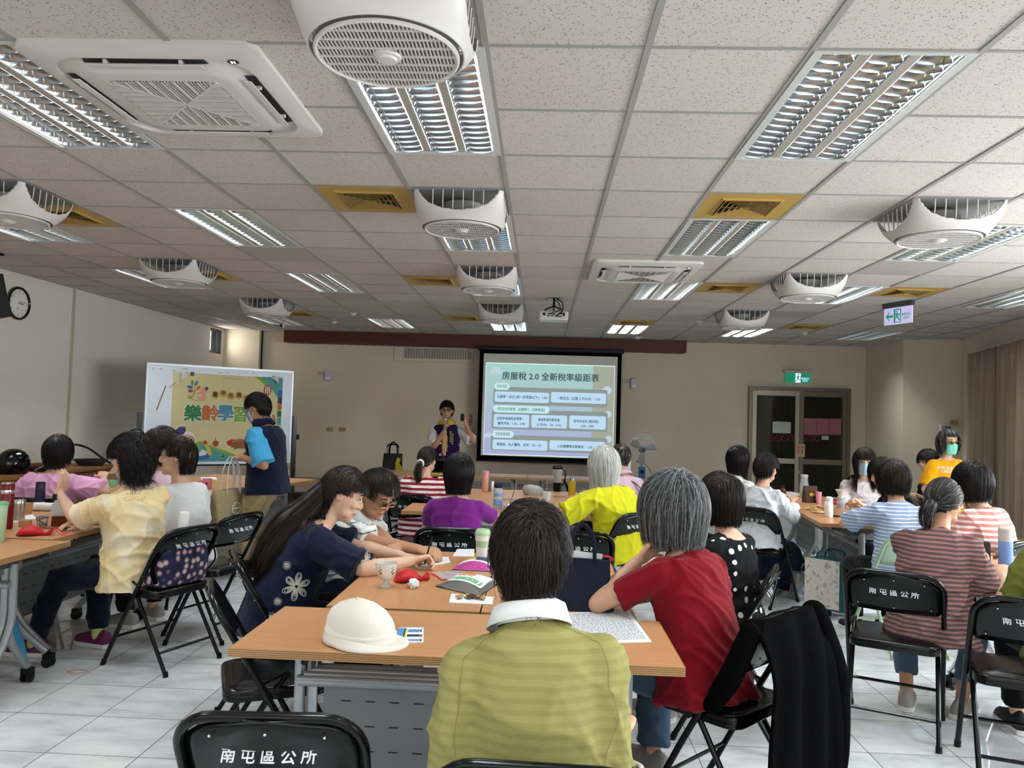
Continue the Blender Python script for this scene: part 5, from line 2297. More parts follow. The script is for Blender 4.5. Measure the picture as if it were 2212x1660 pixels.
            off = ~ins & (new[:, 2] > -.14)
            pull = np.clip((l - 1) * (.05 + .05 * flat), 0, .004 + .004 * flat)
            new[off] -= (nn * pull[:, None])[off]
            for a, b, rr_ in caps:
                ab = b - a
                t = np.clip(((new - a) @ ab) / (ab @ ab), 0, 1)
                c = a + t[:, None] * ab
                v = new - c
                dl = np.linalg.norm(v, axis=1)
                R_ = rr_ + lay * .6
                ii = dl < R_
                vn = v / (dl[:, None] + 1e-9)
                new[ii] = (c + vn * R_[:, None])[ii]
                dd = np.sum(dirv * vn, 1)
                fx = ii & (dd < 0)
                dirv[fx] -= (vn * dd[:, None])[fx] * .9
            # face opening and bottom edge
            infront = (new[:, 1] > fy) & (np.abs(new[:, 0]) < face_w) & (new[:, 2] < fringe + r.normal(size=n) * .006)
            low = new[:, 2] < zb + taper * np.maximum(0, np.abs(new[:, 0]) - .03)
            if ears:
                low |= (np.abs(new[:, 0]) > .05) & (new[:, 1] > -.03) & (new[:, 2] < side)
            dead = alive & (infront | low)
            endk[dead] = st + 1
            alive &= ~dead
            pos = new
            path.append(pos.copy())
            if not alive.any():
                break
        Pth = np.stack(path, 1)        # n, steps, 3
        n_s = Pth.shape[1]
        vv, tt = [], []
        tn = r.random((n, 2))
        ctr2 = ctr + np.array([0, 0, -.03])
        for i in range(n):
            e = int(min(endk[i] + 1, n_s))
            if e < 3:
                continue
            q = Pth[i, :e]
            tg = np.gradient(q, axis=0)
            out = q - ctr2
            out[:, 2] *= .3
            sdv = np.cross(tg, out)
            sdv /= np.linalg.norm(sdv, axis=1)[:, None] + 1e-9
            wd = w_ * (.6 + .8 * tn[i, 0]) * np.linspace(1, .35, e) ** .7
            a = q - sdv * wd[:, None] * .5
            b = q + sdv * wd[:, None] * .5
            mid = q + (out / (np.linalg.norm(out, axis=1)[:, None] + 1e-9)) * (w_ * .3)
            vb = base + sum(len(x) for x in vv)
            vv.append(np.concatenate([a, mid, b]))
            tt.append(np.repeat(tn[i][None], 3 * e, 0))
            for j in range(e - 1):
                faces.append([vb + j, vb + j + 1, vb + e + j + 1, vb + e + j])
                faces.append([vb + e + j, vb + e + j + 1, vb + 2 * e + j + 1, vb + 2 * e + j])
        Vv = np.concatenate(vv) * k @ R3.T + o3
        verts.append(Vv)
        tone.append(np.concatenate(tt))
        return s._hairmesh(np.concatenate(verts), faces, np.concatenate(tone), name, m_)

    def _hairmesh(s, vs, fs, tn, name, m_):
        me = bpy.data.meshes.new(name)
        me.from_pydata(vs.tolist(), [], fs)
        at_ = me.color_attributes.new('tone', 'FLOAT_COLOR', 'POINT')
        c = np.zeros((len(vs), 4), np.float32)
        c[:, 0:2] = tn
        c[:, 3] = 1
        at_.data.foreach_set('color', c.ravel())
        me.polygons.foreach_set('use_smooth', [True] * len(me.polygons))
        return mesh_obj(me, name, m_, s.root)

    def tail(s, m_, pts, rad, n=300, w_=.004, name='ponytail', curl=.006, local=True):
        """a bundle of strands along a path given in the head's frame"""
        k = s.sc
        P = [s.HM @ (V(p) * k) if local else V(p) for p in pts]
        c = cr(P, 5)
        M_ = len(c)
        cc = np.array([tuple(q) for q in c])
        rr_ = np.interp(np.linspace(0, 1, M_), np.linspace(0, 1, len(rad)), rad)
        r = np.random.default_rng(s.seed + 77)
        tg = np.gradient(cc, axis=0)
        tg /= np.linalg.norm(tg, axis=1)[:, None]
        ref = np.array([1.0, 0.1, 0])
        u = np.cross(tg, ref); u /= np.linalg.norm(u, axis=1)[:, None]
        v = np.cross(tg, u)
        vs, fs, tn = [], [], []
        base = 0
        for i in range(n):
            a = r.random() * 6.28
            q = math.sqrt(r.random())
            e = M_ - int(r.random() ** 3 * M_ * .35)
            tw = np.linspace(0, r.normal() * .8, M_)
            off = (u * np.cos(a + tw)[:, None] + v * np.sin(a + tw)[:, None]) * (rr_ * q)[:, None]
            pth = (cc + off + r.normal(size=3) * curl * np.linspace(0, 1, M_)[:, None])[:e]
            sdv = np.cross(np.gradient(pth, axis=0), off[:e] + 1e-6)
            sdv /= np.linalg.norm(sdv, axis=1)[:, None] + 1e-9
            wd = w_ * np.linspace(1, .4, e)
            vs.append(np.concatenate([pth - sdv * wd[:, None] * .5, pth + sdv * wd[:, None] * .5]))
            tn.append(np.repeat(r.random((1, 2)), 2 * e, 0))
            for j in range(e - 1):
                fs.append([base + j, base + j + 1, base + e + j + 1, base + e + j])
            base += 2 * e
        return s._hairmesh(np.concatenate(vs), fs, np.concatenate(tn), name, m_)


def limb_open(m, pts, rad, n=14):
    """like limb, ending square at the cuff"""
    P = cr(pts, 5)
    N = len(pts)
    R = []
    for i in range(len(P)):
        t = i / (len(P) - 1) * (N - 1)
        k = min(int(t), N - 2)
        R.append(rad[k] * (1 - (t - k)) + rad[k + 1] * (t - k))
    m.tube(P, R, n)
    m.ell(P[0], (R[0],) * 3, 12, 8)

# ------------------------------------------------------------------ the people in the room
m_hair('hair_black', '0d0b0c', '1d1817', '8a8684', .0)
m_hair('hair_dark', '171110', '2a1f1b', '8a8684', .02)
m_hair('hair_brown', '120d0b', '261a15', '6b5a50', .0)
m_hair('hair_reddish', '110c0b', '2b1c18', '503a32', .0)
m_hair('hair_grey', '303133', '4b4c4e', '8b8d8e', .38, .42)
m_hair('hair_grey_dark', '1a1817', '2a2725', '8f8f8f', .14)
m_hair('hair_white', 'c9cac6', 'e2e2de', 'b4b3ac', .35, .5)
m_hair('hair_pepper', '1a1817', '2f2b29', '777574', .2)

mat('print_peach', 'dba877', .8)
stripes('shirt_lime', '8f8a52', '97925a', .024, .55, wob=.003)
cloth('cloth_white', 'e4e4e2', 'dcdcdb')
cloth('cloth_red', '7e0f1c', '74101b')
cloth('cloth_purple', '7b2a86', '712579')
cloth('cloth_yellow', 'd3d028', 'cac622')
cloth('cloth_pink', 'e7add0', 'dc9fc6')
cloth('cloth_palepink', 'e3c6d2', 'd9bac8')
cloth('cloth_amber', 'e5a414', 'dc9a10')
cloth('cloth_olive', '6e7434', '646a2c')
cloth('cloth_navy', '141a33', '101528')
cloth('cloth_cyan', '4ba9d6', '419dca')
cloth('cloth_khaki', 'a9946c', '9d8962')
cloth('cloth_black', '08080a', '0b0b0d')
cloth('denim', '4a5f74', '3c5065', bump=.35, scale=200)
cloth('trousers_navy', '0c0f1c', '11162a')
cloth('cloth_violet', '2a1746', '241340')
cloth('cloth_gold', 'd3bd3d', 'c8b233')
blotch('cloth_tiedye', ((.3, 'e6c98e'), (.5, 'ecd6a6'), (.62, 'efe2c6'), (.75, 'e8cf95')), 4.5, 2)
stripes('stripe_red', 'eeeae8', '8e1c2c', .043, .5, wob=.002)
stripes('stripe_blue', 'e4e7ec', '8fa3c4', .024, .72, wob=.002)
stripes('stripe_pink', 'ece0da', 'cf7f78', .036, .55, wob=.003)
stripes('stripe_maroon', '93776f', '5d4a4a', .021, .55, wob=.003, c3='a9635f')
blotch('skirt_print', ((.0, '7d98b8'), (.12, '32507a'), (.2, '12203c'), (.8, '0f1a30')), 120, vor=True)
k = NT('dots_black', .9, .2)
vo = k.n('TexVoronoi', feature='F1'); vo.inputs['Scale'].default_value = 17; vo.inputs['Randomness'].default_value = .35
k.l(k.obj(), vo.inputs['Vector'])
k.col(k.mix(k.math('LESS_THAN', vo.outputs['Distance'], .27), '0f0f11', 'e8e6e2'))
k = NT('white_print', .85, .2)
p_ = k.obj()
f1 = k.math('GREATER_THAN', k.noise(k.obj(scale=(1, 1, 7)), 9, 2), .62)
k.col(k.mix(f1, 'dfe2e0', '5f6a70'))
blotch('white_blouse', ((.35, 'dfe3e6'), (.6, 'cfd6dd'), (.75, 'e6e8ea')), 6, 2)
blotch('white_floral', ((.35, 'eae6e4'), (.58, 'd9cfd0'), (.7, 'b9a8ad')), 22, 3)
mat('sole_white', 'dcdad6', .6)
mat('shoe_black', '17161a', .6)
mat('shoe_plum', '5e1f47', .6)
mat('shoe_navy', '16203a', .6)
mat('shoe_grey', '9a948c', .7)
mat('sock_green', 'bdc47a', .9)


def W(px, py, z):
    return tuple(at(px, py, z))


# --- lime shirt, front centre
p = Person(-.315, -.98, 2, 'person in a lime striped polo shirt with white collar, from behind, nearest the camera', lean=13, side=-6, head=(-3, 14, 0), female=False, voxel=.006, skin=1, seed=11, fat=.86, scale=1.02, shoulder=1.02,
           lh=dict(l=(-.2, .27, .66), pose='relaxed'), rh=dict(l=(.2, .27, .66), pose='relaxed'), lpole=(-.08, -.25, -1), rpole=(.08, -.25, -1))
p.body()
LIME_SHIRT = p.shirt('shirt_lime', sleeve=.92, hem=-.14, loose=.025, wide=.008, amp=.007, sl=.016, top=1.01)
for sd in (-1, 1):
    E_, W_, *_r = p.arm[sd]
    S_ = p.sh[sd]
    e = S_.lerp(E_, .92)
    u = (E_ - S_).normalized()
    a = u.orthogonal().normalized(); b = u.cross(a)
    MB().tube([e + (a * math.cos(q * PI / 12) + b * math.sin(q * PI / 12)) * .077 for q in range(24)], .005, 6, closed=True).build('sleeve_trim', 'cloth_white', p.root)
p.collar('cloth_white', h=.05, r=.07, flare=.034)
p.trousers('trousers_navy')
p.shoes('shoe_black')
p.hair('hair_brown', n=6500, w_=.0022, L=.13, bottom=-.112, vol=.026, crown=(.012, -.066, .085), back=-.11, side=.01, ears=True, fringe=.05, fall=.3, jit=.024, wave=.13, curl=.05, taper=1.1)

# --- red tee, grey hair
p = Person(.29, .2, 38, 'person with a grey bob in a dark red tee beside the navy tote', lean=17, head=(42, 4, 0), voxel=.006, skin=1, seed=12, fat=1.03,
           lh=dict(w=W(1378, 1212, .93), pose='relaxed', dw=(.6, .5, .35), nw=(-.5, .6, .3)), rh=dict(l=(.12, .32, .62), pose='relaxed'), lpole=(-1, .4, -.9), rpole=(1, -.3, -.5), hip=.53, scale=1.0)
p.body()
p.shirt('cloth_red', sleeve=.66, hem=-.16, loose=.03, amp=.007, sl=.016)
p.trousers('denim', flare=.02)
p.shoes('shoe_grey')
p.hair('hair_grey', n=8500, w_=.002, L=.29, bottom=-.125, vol=.055, crown=(.0, -.04, .105), fall=.36, jit=.012, wave=.06, back=-.09, body=False, fringe=.03, face_w=.05, curl=.04)

# --- polka dots
p = Person(.6, 1.0, 46, 'person with a dark brown bob in a black top with white polka dots', lean=7, head=(62, 4, 0), voxel=.007, skin=3, seed=13, scale=.95)
p.body()
p.shirt('dots_black', sleeve=.7, hem=-.16, loose=.02, top=.93, amp=.004)
p.trousers('cloth_white', flare=.02)
p.shoes('shoe_grey')
p.hair('hair_brown', n=4500, w_=.0028, L=.3, bottom=-.12, vol=.03, body=False, crown=(0, -.03, .1), fall=.6, jit=.006, back=-.08, fringe=.035, face_w=.05)
p.face()

# --- navy blouse with white flowers, long hair
p = Person(-1.58, .87, -62, 'person with long dark hair in a navy blouse with white flowers, writing', lean=30, head=(-84, 24, -6), voxel=.006, skin=3, seed=14, fat=1.12,
           lh=dict(w=(-.98, 1.02, .775), pose='flat'), rh=dict(w=W(888, 1212, .79), pose='grip', n=(-.5, 0, .9)), lpole=(-1, -.2, -.5), rpole=(1, -.2, -.6), curve=.8)
NAVY = p
p.body()
NAVY_SHIRT = p.shirt('cloth_navy', sleeve=.95, hem=-.2, loose=.05, wide=.02, amp=.006, sl=.02)
p.trousers('cloth_black')
p.shoes('shoe_black')
p.hair('hair_reddish', n=6500, w_=.0026, L=.62, bottom=-.5, vol=.03, crown=(0, -.03, .1), fall=.8, jit=.05, back=-.08, fringe=.06, face_w=.09, side=.02, ears=True, wave=.03, sweep=(0, -.05, 0))
p.tail('hair_reddish', [tuple(p.HM @ V((0, -.075, .02))), tuple(p.sp(.98) - p.Y[15] * .1), tuple(p.sp(.8) - p.Y[12] * .11), tuple(p.sp(.55) - p.Y[9] * .12), tuple(p.sp(.3) - p.Y[5] * .13)], [.05, .075, .1, .105, .085], n=2600, w_=.0026, name='long_hair', curl=.012, local=False)
p.face(eyes=True)
m = MB()
for q in range(9):
    m.ell(p.HM @ V((-.07 + .012 * math.sin(q * 2.4), -.075 + .012 * math.cos(q * 2.4), .03 + .006 * math.sin(q * 1.7))), (.008, .008, .008), 8, 6)
m.build('hair_clip', 'print_peach', p.root)

# --- man with glasses
p = Person(-1.55, 1.48, -100, 'man with dark hair and glasses in a white printed shirt, bending over the front table', lean=30, head=(-124, 34, 0), female=False, voxel=.006, skin=2, seed=15, fat=1.0,
           lh=dict(w=W(880, 1200, .80), pose='grip', n=(0, -.3, 1)), rh=dict(w=W(905, 1188, .80), pose='grip', n=(.3, .3, .8)), lpole=(-1, -.2, -.5), rpole=(1, -.2, -.5))
p.body()
p.shirt('white_print', sleeve=.85, hem=-.14, loose=.03, sl=.02, wide=.01, top=1.01)
p.collar('cloth_white', h=.04)
p.trousers('trousers_navy')
p.shoes('shoe_black')
p.hair('hair_dark', n=5000, w_=.0024, L=.1, bottom=-.1, vol=.032, crown=(.02, -.06, .09), sweep=(.03, .05, 0), back=-.07, side=.015, ears=True, front=.088, fringe=.075, face_w=.08, fall=.1, jit=.01, wave=.1)
p.face(glasses=('wire_gold', ''))

# --- red / white stripes
p = Person(-1.37, 3.92, -4, 'person with a dark ponytail in a red and white striped top, facing the stage', lean=9, head=(-22, 4, 0), voxel=.009, skin=3, seed=16, fat=1.06, scale=.93, hip=.5)
p.body()
p.shirt('stripe_red', sleeve=1.0, hem=-.16, loose=.05, wide=.03, sl=.03, amp=.005)
p.trousers('cloth_black'); p.shoes('shoe_black')
p.hair('hair_dark', n=2200, w_=.0035, L=.24, bottom=-.3, vol=.014, tie=(0, -.1, -.035), back=-.085, side=-.005)
p.tail('hair_dark', [(0, -.1, -.03), (.0, -.135, -.05), (-.015, -.135, -.11), (-.005, -.12, -.2), (.01, -.11, -.26)], [.022, .03, .036, .03, .012], n=420)
MB().tube([p.HM @ V((.026 * math.cos(q * PI / 8), -.112 + .006 * math.sin(q * 3), -.035 + .028 * math.sin(q * PI / 8))) for q in range(16)], .012, 8, closed=True).build('scrunchie', 'cloth_white', p.root)

# --- purple tee
p = Person(-.89, 2.2, 0, 'person with a black bob in a purple tee, facing the stage', lean=11, head=(0, 2, 0), voxel=.008, skin=3, seed=17, fat=1.05, scale=.94, lh=dict(l=(-.2, .44, .76)), rh=dict(l=(.22, .46, .77)), rpole=(1, -.2, -.5))
p.body()
p.shirt('cloth_purple', sleeve=.62, hem=-.16, loose=.015, amp=.006)
p.trousers('cloth_black'); p.shoes('shoe_black')
p.hair('hair_black', n=3600, w_=.003, L=.34, bottom=-.13, vol=.036, body=False, crown=(0, -.02, .1), fall=.6, jit=.006, back=-.08)

# --- white hair, yellow tee
p = Person(.27, 3.17, 36, 'person with white shoulder-length hair in a bright yellow tee', lean=17, side=-4, head=(30, 4, 0), voxel=.008, skin=3, seed=18, fat=1.12,
           lh=dict(l=(-.3, .42, .77), pose='relaxed'), lpole=(-1, 0, -.5))
p.body()
p.shirt('cloth_yellow', sleeve=1.0, hem=-.22, loose=.05, wide=.025, sl=.025, amp=.008)
p.trousers('cloth_yellow'); p.shoes('shoe_grey')
p.hair('hair_white', n=4200, w_=.0034, L=.36, bottom=-.175, vol=.048, body=False, crown=(0, -.01, .1), fall=.4, jit=.025, wave=.06, back=-.08)

# --- pale pink shirt with a bag strap
p = Person(.44, 4.3, 36, 'man with short dark hair in a pale pink shirt with a black bag strap', lean=9, head=(42, 2, 0), female=False, voxel=.01, skin=1, seed=19)
p.body()
p.shirt('cloth_palepink', sleeve=.85, hem=-.14, loose=.02); p.collar('cloth_palepink', h=.035)
p.trousers('cloth_black'); p.shoes('shoe_black')
p.hair('hair_pepper', n=1800, w_=.0035, L=.05, bottom=-.09, vol=.012, back=-.075, side=.01, ears=True, front=.06, fall=.15)
MB().tube(cr([p.sp(.93) + p.X[8] * -.05 + p.Y[8] * .1, p.sp(.96) + p.X[8] * -.05, p.sp(.75) + p.X[8] * .06 - p.Y[8] * .128, p.sp(.4) + p.X[8] * .14 - p.Y[8] * .12, p.sp(.15) + p.X[8] * .19], 5), .011, 6, flat=.35).build('bag_strap', 'black_cloth', p.root)

# --- white hooded top
p = Person(1.42, 4.48, -50, 'person with black shoulder hair in a white hooded top at the right table', lean=8, head=(-58, 4, 0), voxel=.009, skin=1, seed=20)
p.body()
p.shirt('cloth_white', sleeve=1.85, hem=-.16, loose=.03, sl=.022)
m = MB()
limb(m, [p.sp(.93) - p.X[15] * .09 - p.Y[15] * .06, p.sp(.9) - p.Y[15] * .11, p.sp(.93) + p.X[15] * .09 - p.Y[15] * .06], [.03, .05, .03])
mesh_obj(remesh(m, .01, 3), 'hood', 'cloth_white', p.root)
p.trousers('cloth_black'); p.shoes('shoe_black')
p.hair('hair_black', n=2400, w_=.0034, L=.34, bottom=-.15, vol=.026, fall=.6, jit=.015, back=-.08)
p.face()

# --- white blouse and blue patterned skirt
p = Person(1.47, 3.8, -44, 'person with short black hair in a white blouse and blue patterned skirt', lean=14, head=(-50, 8, 0), voxel=.008, skin=1, seed=21,
           scale=.96, lh=dict(l=(-.06, .46, .83), d=(.2, 1, .35)), rh=dict(l=(.1, .43, .82), d=(-.2, 1, .4)), rpole=(.6, -.3, -1), lpole=(-.6, -.3, -1), feet=((-.1, .5, .085), (.12, .56, .085)))
p.body()
p.shirt('white_blouse', sleeve=1.7, hem=-.12, loose=.05, sl=.018, amp=.008)
p.trousers('skirt_print', .85, flare=.07, skirt=True, name='skirt'); p.shoes('shoe_grey')
p.hair('hair_black', n=2600, w_=.0034, L=.1, bottom=-.08, vol=.032, curl=.12, wave=.2, back=-.06, side=.02, ears=True, fall=.25)
p.face()

# --- masked, long hair, white floral
p = Person(2.82, 4.95, 165, 'person with long black hair and a blue face mask in a white floral tee', lean=6, head=(162, 6, 0), voxel=.009, skin=3, seed=22, rh=dict(l=(.14, .34, .77)), lh=dict(l=(-.14, .34, .77)))
p.body()
p.shirt('white_floral', sleeve=.8, hem=-.12)
p.trousers('cloth_black'); p.shoes('shoe_black')
p.hair('hair_dark', n=3200, w_=.0034, L=.42, bottom=-.22, vol=.034, fall=.6, jit=.03, wave=.1, back=-.08, front=.082, fringe=.05, face_w=.064)
p.face(mask='mask_blue')

# --- black tee
p = Person(2.76, 3.85, 92, 'person with a black bob in a black tee reaching over the teapot table', lean=20, head=(95, 22, 0), voxel=.009, skin=3, seed=23, lh=dict(l=(-.16, .46, .84), pose='grip'), rh=dict(l=(.1, .4, .8), pose='relaxed'), rpole=(.5, -.2, -.8))
p.body()
p.shirt('cloth_black', sleeve=.7, hem=-.12)
p.trousers('cloth_black'); p.shoes('shoe_black')
p.hair('hair_black', n=2400, w_=.0034, L=.28, bottom=-.1, vol=.03, fall=.6, jit=.008, back=-.08)
p.face()

# --- blue stripes
p = Person(2.14, 2.62, 8, 'person with brown bobbed hair in a white and blue striped tee', lean=16, side=3, head=(-5, 12, 0), voxel=.008, skin=1, seed=24, fat=1.05,
           lh=dict(l=(-.12, .5, .78)), rh=dict(l=(.2, .5, .78)), lpole=(-1, .1, -.4), rpole=(1, .1, -.4))
p.body()
p.shirt('stripe_blue', sleeve=.9, hem=-.14, loose=.03, wide=.015, sl=.018)
p.trousers('cloth_black'); p.shoes('shoe_black')
p.hair('hair_brown', n=3200, w_=.0032, L=.17, bottom=-.1, vol=.04, fall=.4, back=-.09, side=-.0, jit=.012, wave=.1)

# --- half hidden far right
p = Person(3.95, 5.72, 96, 'person with black hair half hidden behind the standing yellow tee', lean=12, head=(110, 10, 0), voxel=.011, skin=1, seed=25)
p.body(); p.shirt('cloth_black'); p.trousers('cloth_black'); p.shoes('shoe_black')
p.hair('hair_black', n=1500, w_=.0045, L=.12, bottom=-.1, vol=.03, back=-.07, side=.0, ears=True)

# --- standing, yellow tee, green mask
p = Person(3.66, 5.05, 192, 'standing person in an orange-yellow tee with glasses and a green face mask', sit=False, hip=.77, scale=.93, lean=2, head=(188, 3, 0), voxel=.008, skin=1, seed=26, lh=dict(l=(-.2, .14, .72)), rh=dict(l=(.2, .14, .72)), lpole=(-.5, -1, 0), rpole=(.5, -1, 0), feet=((-.09, 0, .085), (.09, .03, .085)))
p.body()
AMBER_SHIRT = p.shirt('cloth_amber', sleeve=.85, hem=-.3, loose=.03, sl=.02, wide=.01)
p.trousers('cloth_black'); p.shoes('shoe_black')
p.hair('hair_grey_dark', n=2600, w_=.0034, L=.22, bottom=-.1, vol=.036, wave=.16, curl=.05, fall=.45, back=-.08, side=.0, face_w=.075, fringe=.085, front=.088, jit=.02)
p.face(glasses=('wire_gold', ''), mask='mask_green')

# --- pink stripes
p = Person(2.66, 2.46, 30, 'person with a black bob and glasses in a pink and white striped top', lean=13, head=(58, 8, 0), voxel=.008, skin=1, seed=27, fat=1.15, lh=dict(l=(-.15, .4, .78)), rh=dict(l=(.2, .38, .77)))
p.body()
p.shirt('stripe_pink', sleeve=.95, hem=-.15, loose=.04, wide=.02, sl=.02)
p.trousers('cloth_black'); p.shoes('shoe_black')
p.hair('hair_black', n=3200, w_=.0032, L=.28, bottom=-.11, vol=.036, fall=.55, jit=.01, back=-.08, face_w=.056, fringe=.045)
p.face(glasses=('black_plastic', ''))

# --- maroon stripes, ponytail
p = Person(1.64, 1.22, -36, 'person with a grey-streaked ponytail in a brown striped tee looking at a phone', lean=21, head=(-52, 16, 0), voxel=.006, skin=2, seed=28, fat=1.05,
           lh=dict(w=tuple(aty(2100, 1205, 1.45)), pose='grip', n=(-.3, .3, .9)), rh=dict(w=tuple(aty(2128, 1220, 1.3)), pose='grip', n=(.3, .3, .9)), lpole=(-.4, -.2, -.9), rpole=(.4, -.3, -.9), feet=((-.15, .2, .085), (.1, .26, .085)))
p.body()
p.shirt('stripe_maroon', sleeve=.85, hem=-.2, loose=.035, wide=.01, sl=.018)
p.trousers('denim', .78); p.shoes('shoe_grey')
p.hair('hair_grey_dark', n=4500, w_=.0024, L=.24, bottom=-.3, vol=.016, tie=(0, -.1, -.04), back=-.085, side=-.008)
p.tail('hair_grey_dark', [(0, -.098, -.035), (0, -.13, -.05), (-.01, -.14, -.09), (-.012, -.125, -.14), (-.005, -.11, -.165)], [.02, .034, .04, .034, .012], n=500, w_=.003)
MB().tube([p.HM @ V((.02 * math.cos(q * PI / 8), -.112, -.042 + .02 * math.sin(q * PI / 8))) for q in range(16)], .006, 6, closed=True).build('hair_tie', 'black_cloth', p.root)
p.face(glasses=('black_plastic', ''))

# --- olive tee at the right edge
p = Person(2.09, .84, -14, 'person in an olive green tee cut by the right edge of the photo', lean=14, head=(-20, 6, 0), voxel=.008, skin=3, seed=29)
p.body(); p.shirt('cloth_olive', sleeve=.8, hem=-.15, loose=.03); p.trousers('cloth_black'); p.shoes('shoe_black')
p.hair('hair_dark', n=2500, w_=.003, L=.25, bottom=-.1, vol=.03, back=-.08)

# --- cream tie-dye tee at left
p = Person(-2.72, 1.7, 80, 'person with curly black hair in a cream tie-dye tee, one hand raised', lean=3, side=-3, twist=-24, head=(72, 3, 0), voxel=.006, skin=3, seed=30, fat=1.06,
           lh=dict(w=tuple(aty(128, 1066, 1.75)), pose='relaxed', d=(.3, -.1, .9), n=(0, -1, 0)), rh=dict(w=W(185, 1128, .78), pose='relaxed'), lpole=(-.2, .2, -1), rpole=(1, .3, -.6),
           feet=((-.12, .56, .085), (.14, .34, .085)), hip=.53, scale=1.02)
p.body()
TIE_SHIRT = p.shirt('cloth_tiedye', sleeve=.88, hem=-.2, loose=.025, wide=.012, sl=.02, amp=.007, freq=20, g=.012)
p.trousers('trousers_navy', .95, flare=.004)
p.shoes('shoe_plum', 'sole_white', 'sock_green')
p.hair('hair_black', n=5200, w_=.0026, L=.27, bottom=-.112, vol=.04, wave=.3, curl=.12, fall=.4, back=-.08, side=.012, ears=True, jit=.03, face_w=.09)
p.face()
E_, W_, hd, nn, ps = p.arm[-1]
u = hd.normalized(); a_ = u.orthogonal().normalized(); b_ = u.cross(a_)
c_ = W_ - u * .02
MB().tube([c_ + (a_ * math.cos(q * PI / 10) + b_ * math.sin(q * PI / 10)) * .029 for q in range(20)], .007, 6, closed=True, flat=1.0).build('watch_strap', 'cloth_white', p.root)
MB().box((0, 0, 0), (.028, .008, .034), Matrix.Translation(c_ - p.inv.to_3x3() @ V((.0, 1, 0)) * .031) @ p.inv.to_3x3().to_4x4()).build('watch_face', 'black_gloss', p.root, smooth=None, bev=.003)

# --- white tee, smiling profile
p = Person(-2.71, 2.32, 72, 'smiling person with a dark bob in a white tee, in profile', lean=9, head=(108, 2, 0), voxel=.007, skin=3, seed=31, fat=1.05, lh=dict(l=(-.2, .3, .62)), rh=dict(l=(.14, .3, .66)))
p.body()
p.shirt('cloth_white', sleeve=.85, hem=-.16, loose=.035, wide=.015, sl=.02)
p.trousers('cloth_black'); p.shoes('shoe_grey')
p.hair('hair_dark', n=3600, w_=.003, L=.26, bottom=-.1, vol=.036, fall=.55, jit=.006, back=-.08, side=.02, ears=True, face_w=.09, fringe=.07, front=.08)
p.face(smile=True)

# --- pale pink, back of a dark head
p = Person(-3.3, 3.02, 6, 'person with swept dark hair in a pale pink top behind the white tee', lean=6, head=(-30, 4, 0), voxel=.009, skin=1, seed=32, scale=1.04)
p.body(); p.shirt('cloth_palepink', sleeve=.9, hem=-.14, loose=.03); p.trousers('cloth_black'); p.shoes('shoe_black')
p.hair('hair_dark', n=2600, w_=.0034, L=.2, bottom=-.12, vol=.045, wave=.15, back=-.085, side=-.01, fall=.3)

# --- pink tee by the left wall
p = Person(-4.0, 2.83, 4, 'person with short black hair in a pink tee near the left wall', lean=9, head=(-6, 3, 0), voxel=.008, skin=1, seed=33, fat=1.12, scale=.95, rh=dict(l=(.3, .2, .92), pose='relaxed'), rpole=(1, -.3, -.3), lh=dict(l=(-.2, .35, .76)), lpole=(-1, -.2, -.5))
p.body(); p.shirt('cloth_pink', sleeve=.95, hem=-.14, loose=.03, wide=.02, sl=.022, amp=.008); p.trousers('cloth_black'); p.shoes('shoe_black')
p.hair('hair_black', n=2800, w_=.0034, L=.14, bottom=-.115, vol=.03, back=-.09, side=-.0, fall=.35, jit=.012, wave=.06)

# --- half hidden before the whiteboard
p = Person(-4.62, 5.25, 200, 'person with dark hair half hidden before the whiteboard', lean=10, head=(195, 16, 0), voxel=.011, skin=1, seed=34, scale=.95)
p.body(); p.shirt('cloth_palepink'); p.trousers('cloth_black'); p.shoes('shoe_black')
p.hair('hair_dark', n=1600, w_=.0045, L=.25, bottom=-.12, vol=.03, back=-.08, fringe=.04)
p.face()

# --- speaker with the microphone
p = Person(-1.63, 7.55, 181, 'man in a purple and yellow vest over a white tee, speaking into a microphone', sit=False, hip=.885, scale=1.03, lean=1, head=(183, 0, 0), female=False, voxel=.007, skin=2, seed=35,
           rh=dict(l=(.0, .2, 1.27), pose='fist', d=(-.1, .35, .9), n=(.9, .3, 0)), lh=dict(l=(-.27, .17, 1.36), pose='grip', d=(.1, .1, 1), n=(-.8, .3, 0)), rpole=(.6, -.1, -1), lpole=(-.5, -.1, -1), feet=((-.1, 0, .085), (.1, 0, .085)))
SPK = p
p.body()
p.shirt('cloth_white', sleeve=.9, hem=-.2, loose=.025, wide=.02, sl=.022)
p.vest('cloth_violet', hem=-.14)
p.collar('cloth_gold', h=.05, r=.072, flare=.05)
m = MB()
for sd in (-1, 1):
    m.tube(cr([p.sp(t) + V((sd * (.022 + .012 * (1 - t)), .142 if t < .8 else .115, 0)) for t in (-.14, .1, .35, .6, .8, .92)], 4), .006, 6)
m.build('vest_piping', 'cloth_gold', p.root)
m = MB().box((0, .14, 0), (.04, .02, .42), Matrix.Translation(p.sp(.35)))
m.build('undershirt', 'cloth_tiedye', p.root, smooth=None, bev=.004)
m = MB()
for c, (x, n_) in enumerate(((-.075, '臺中市政府'), (-.1, '地方稅務局'))):
    for q, ch in enumerate(n_):
        m.text(ch, .028, Matrix.Translation(p.sp(.74) + V((x, .145 - abs(x) * .12, -.03 * q - .03 * c))) @ rmat(PI / 2, 0, PI), .004, bold=.01)
m.build('vest_lettering', 'cloth_gold', p.root, smooth=None)
p.trousers('cloth_black'); p.shoes('shoe_black')
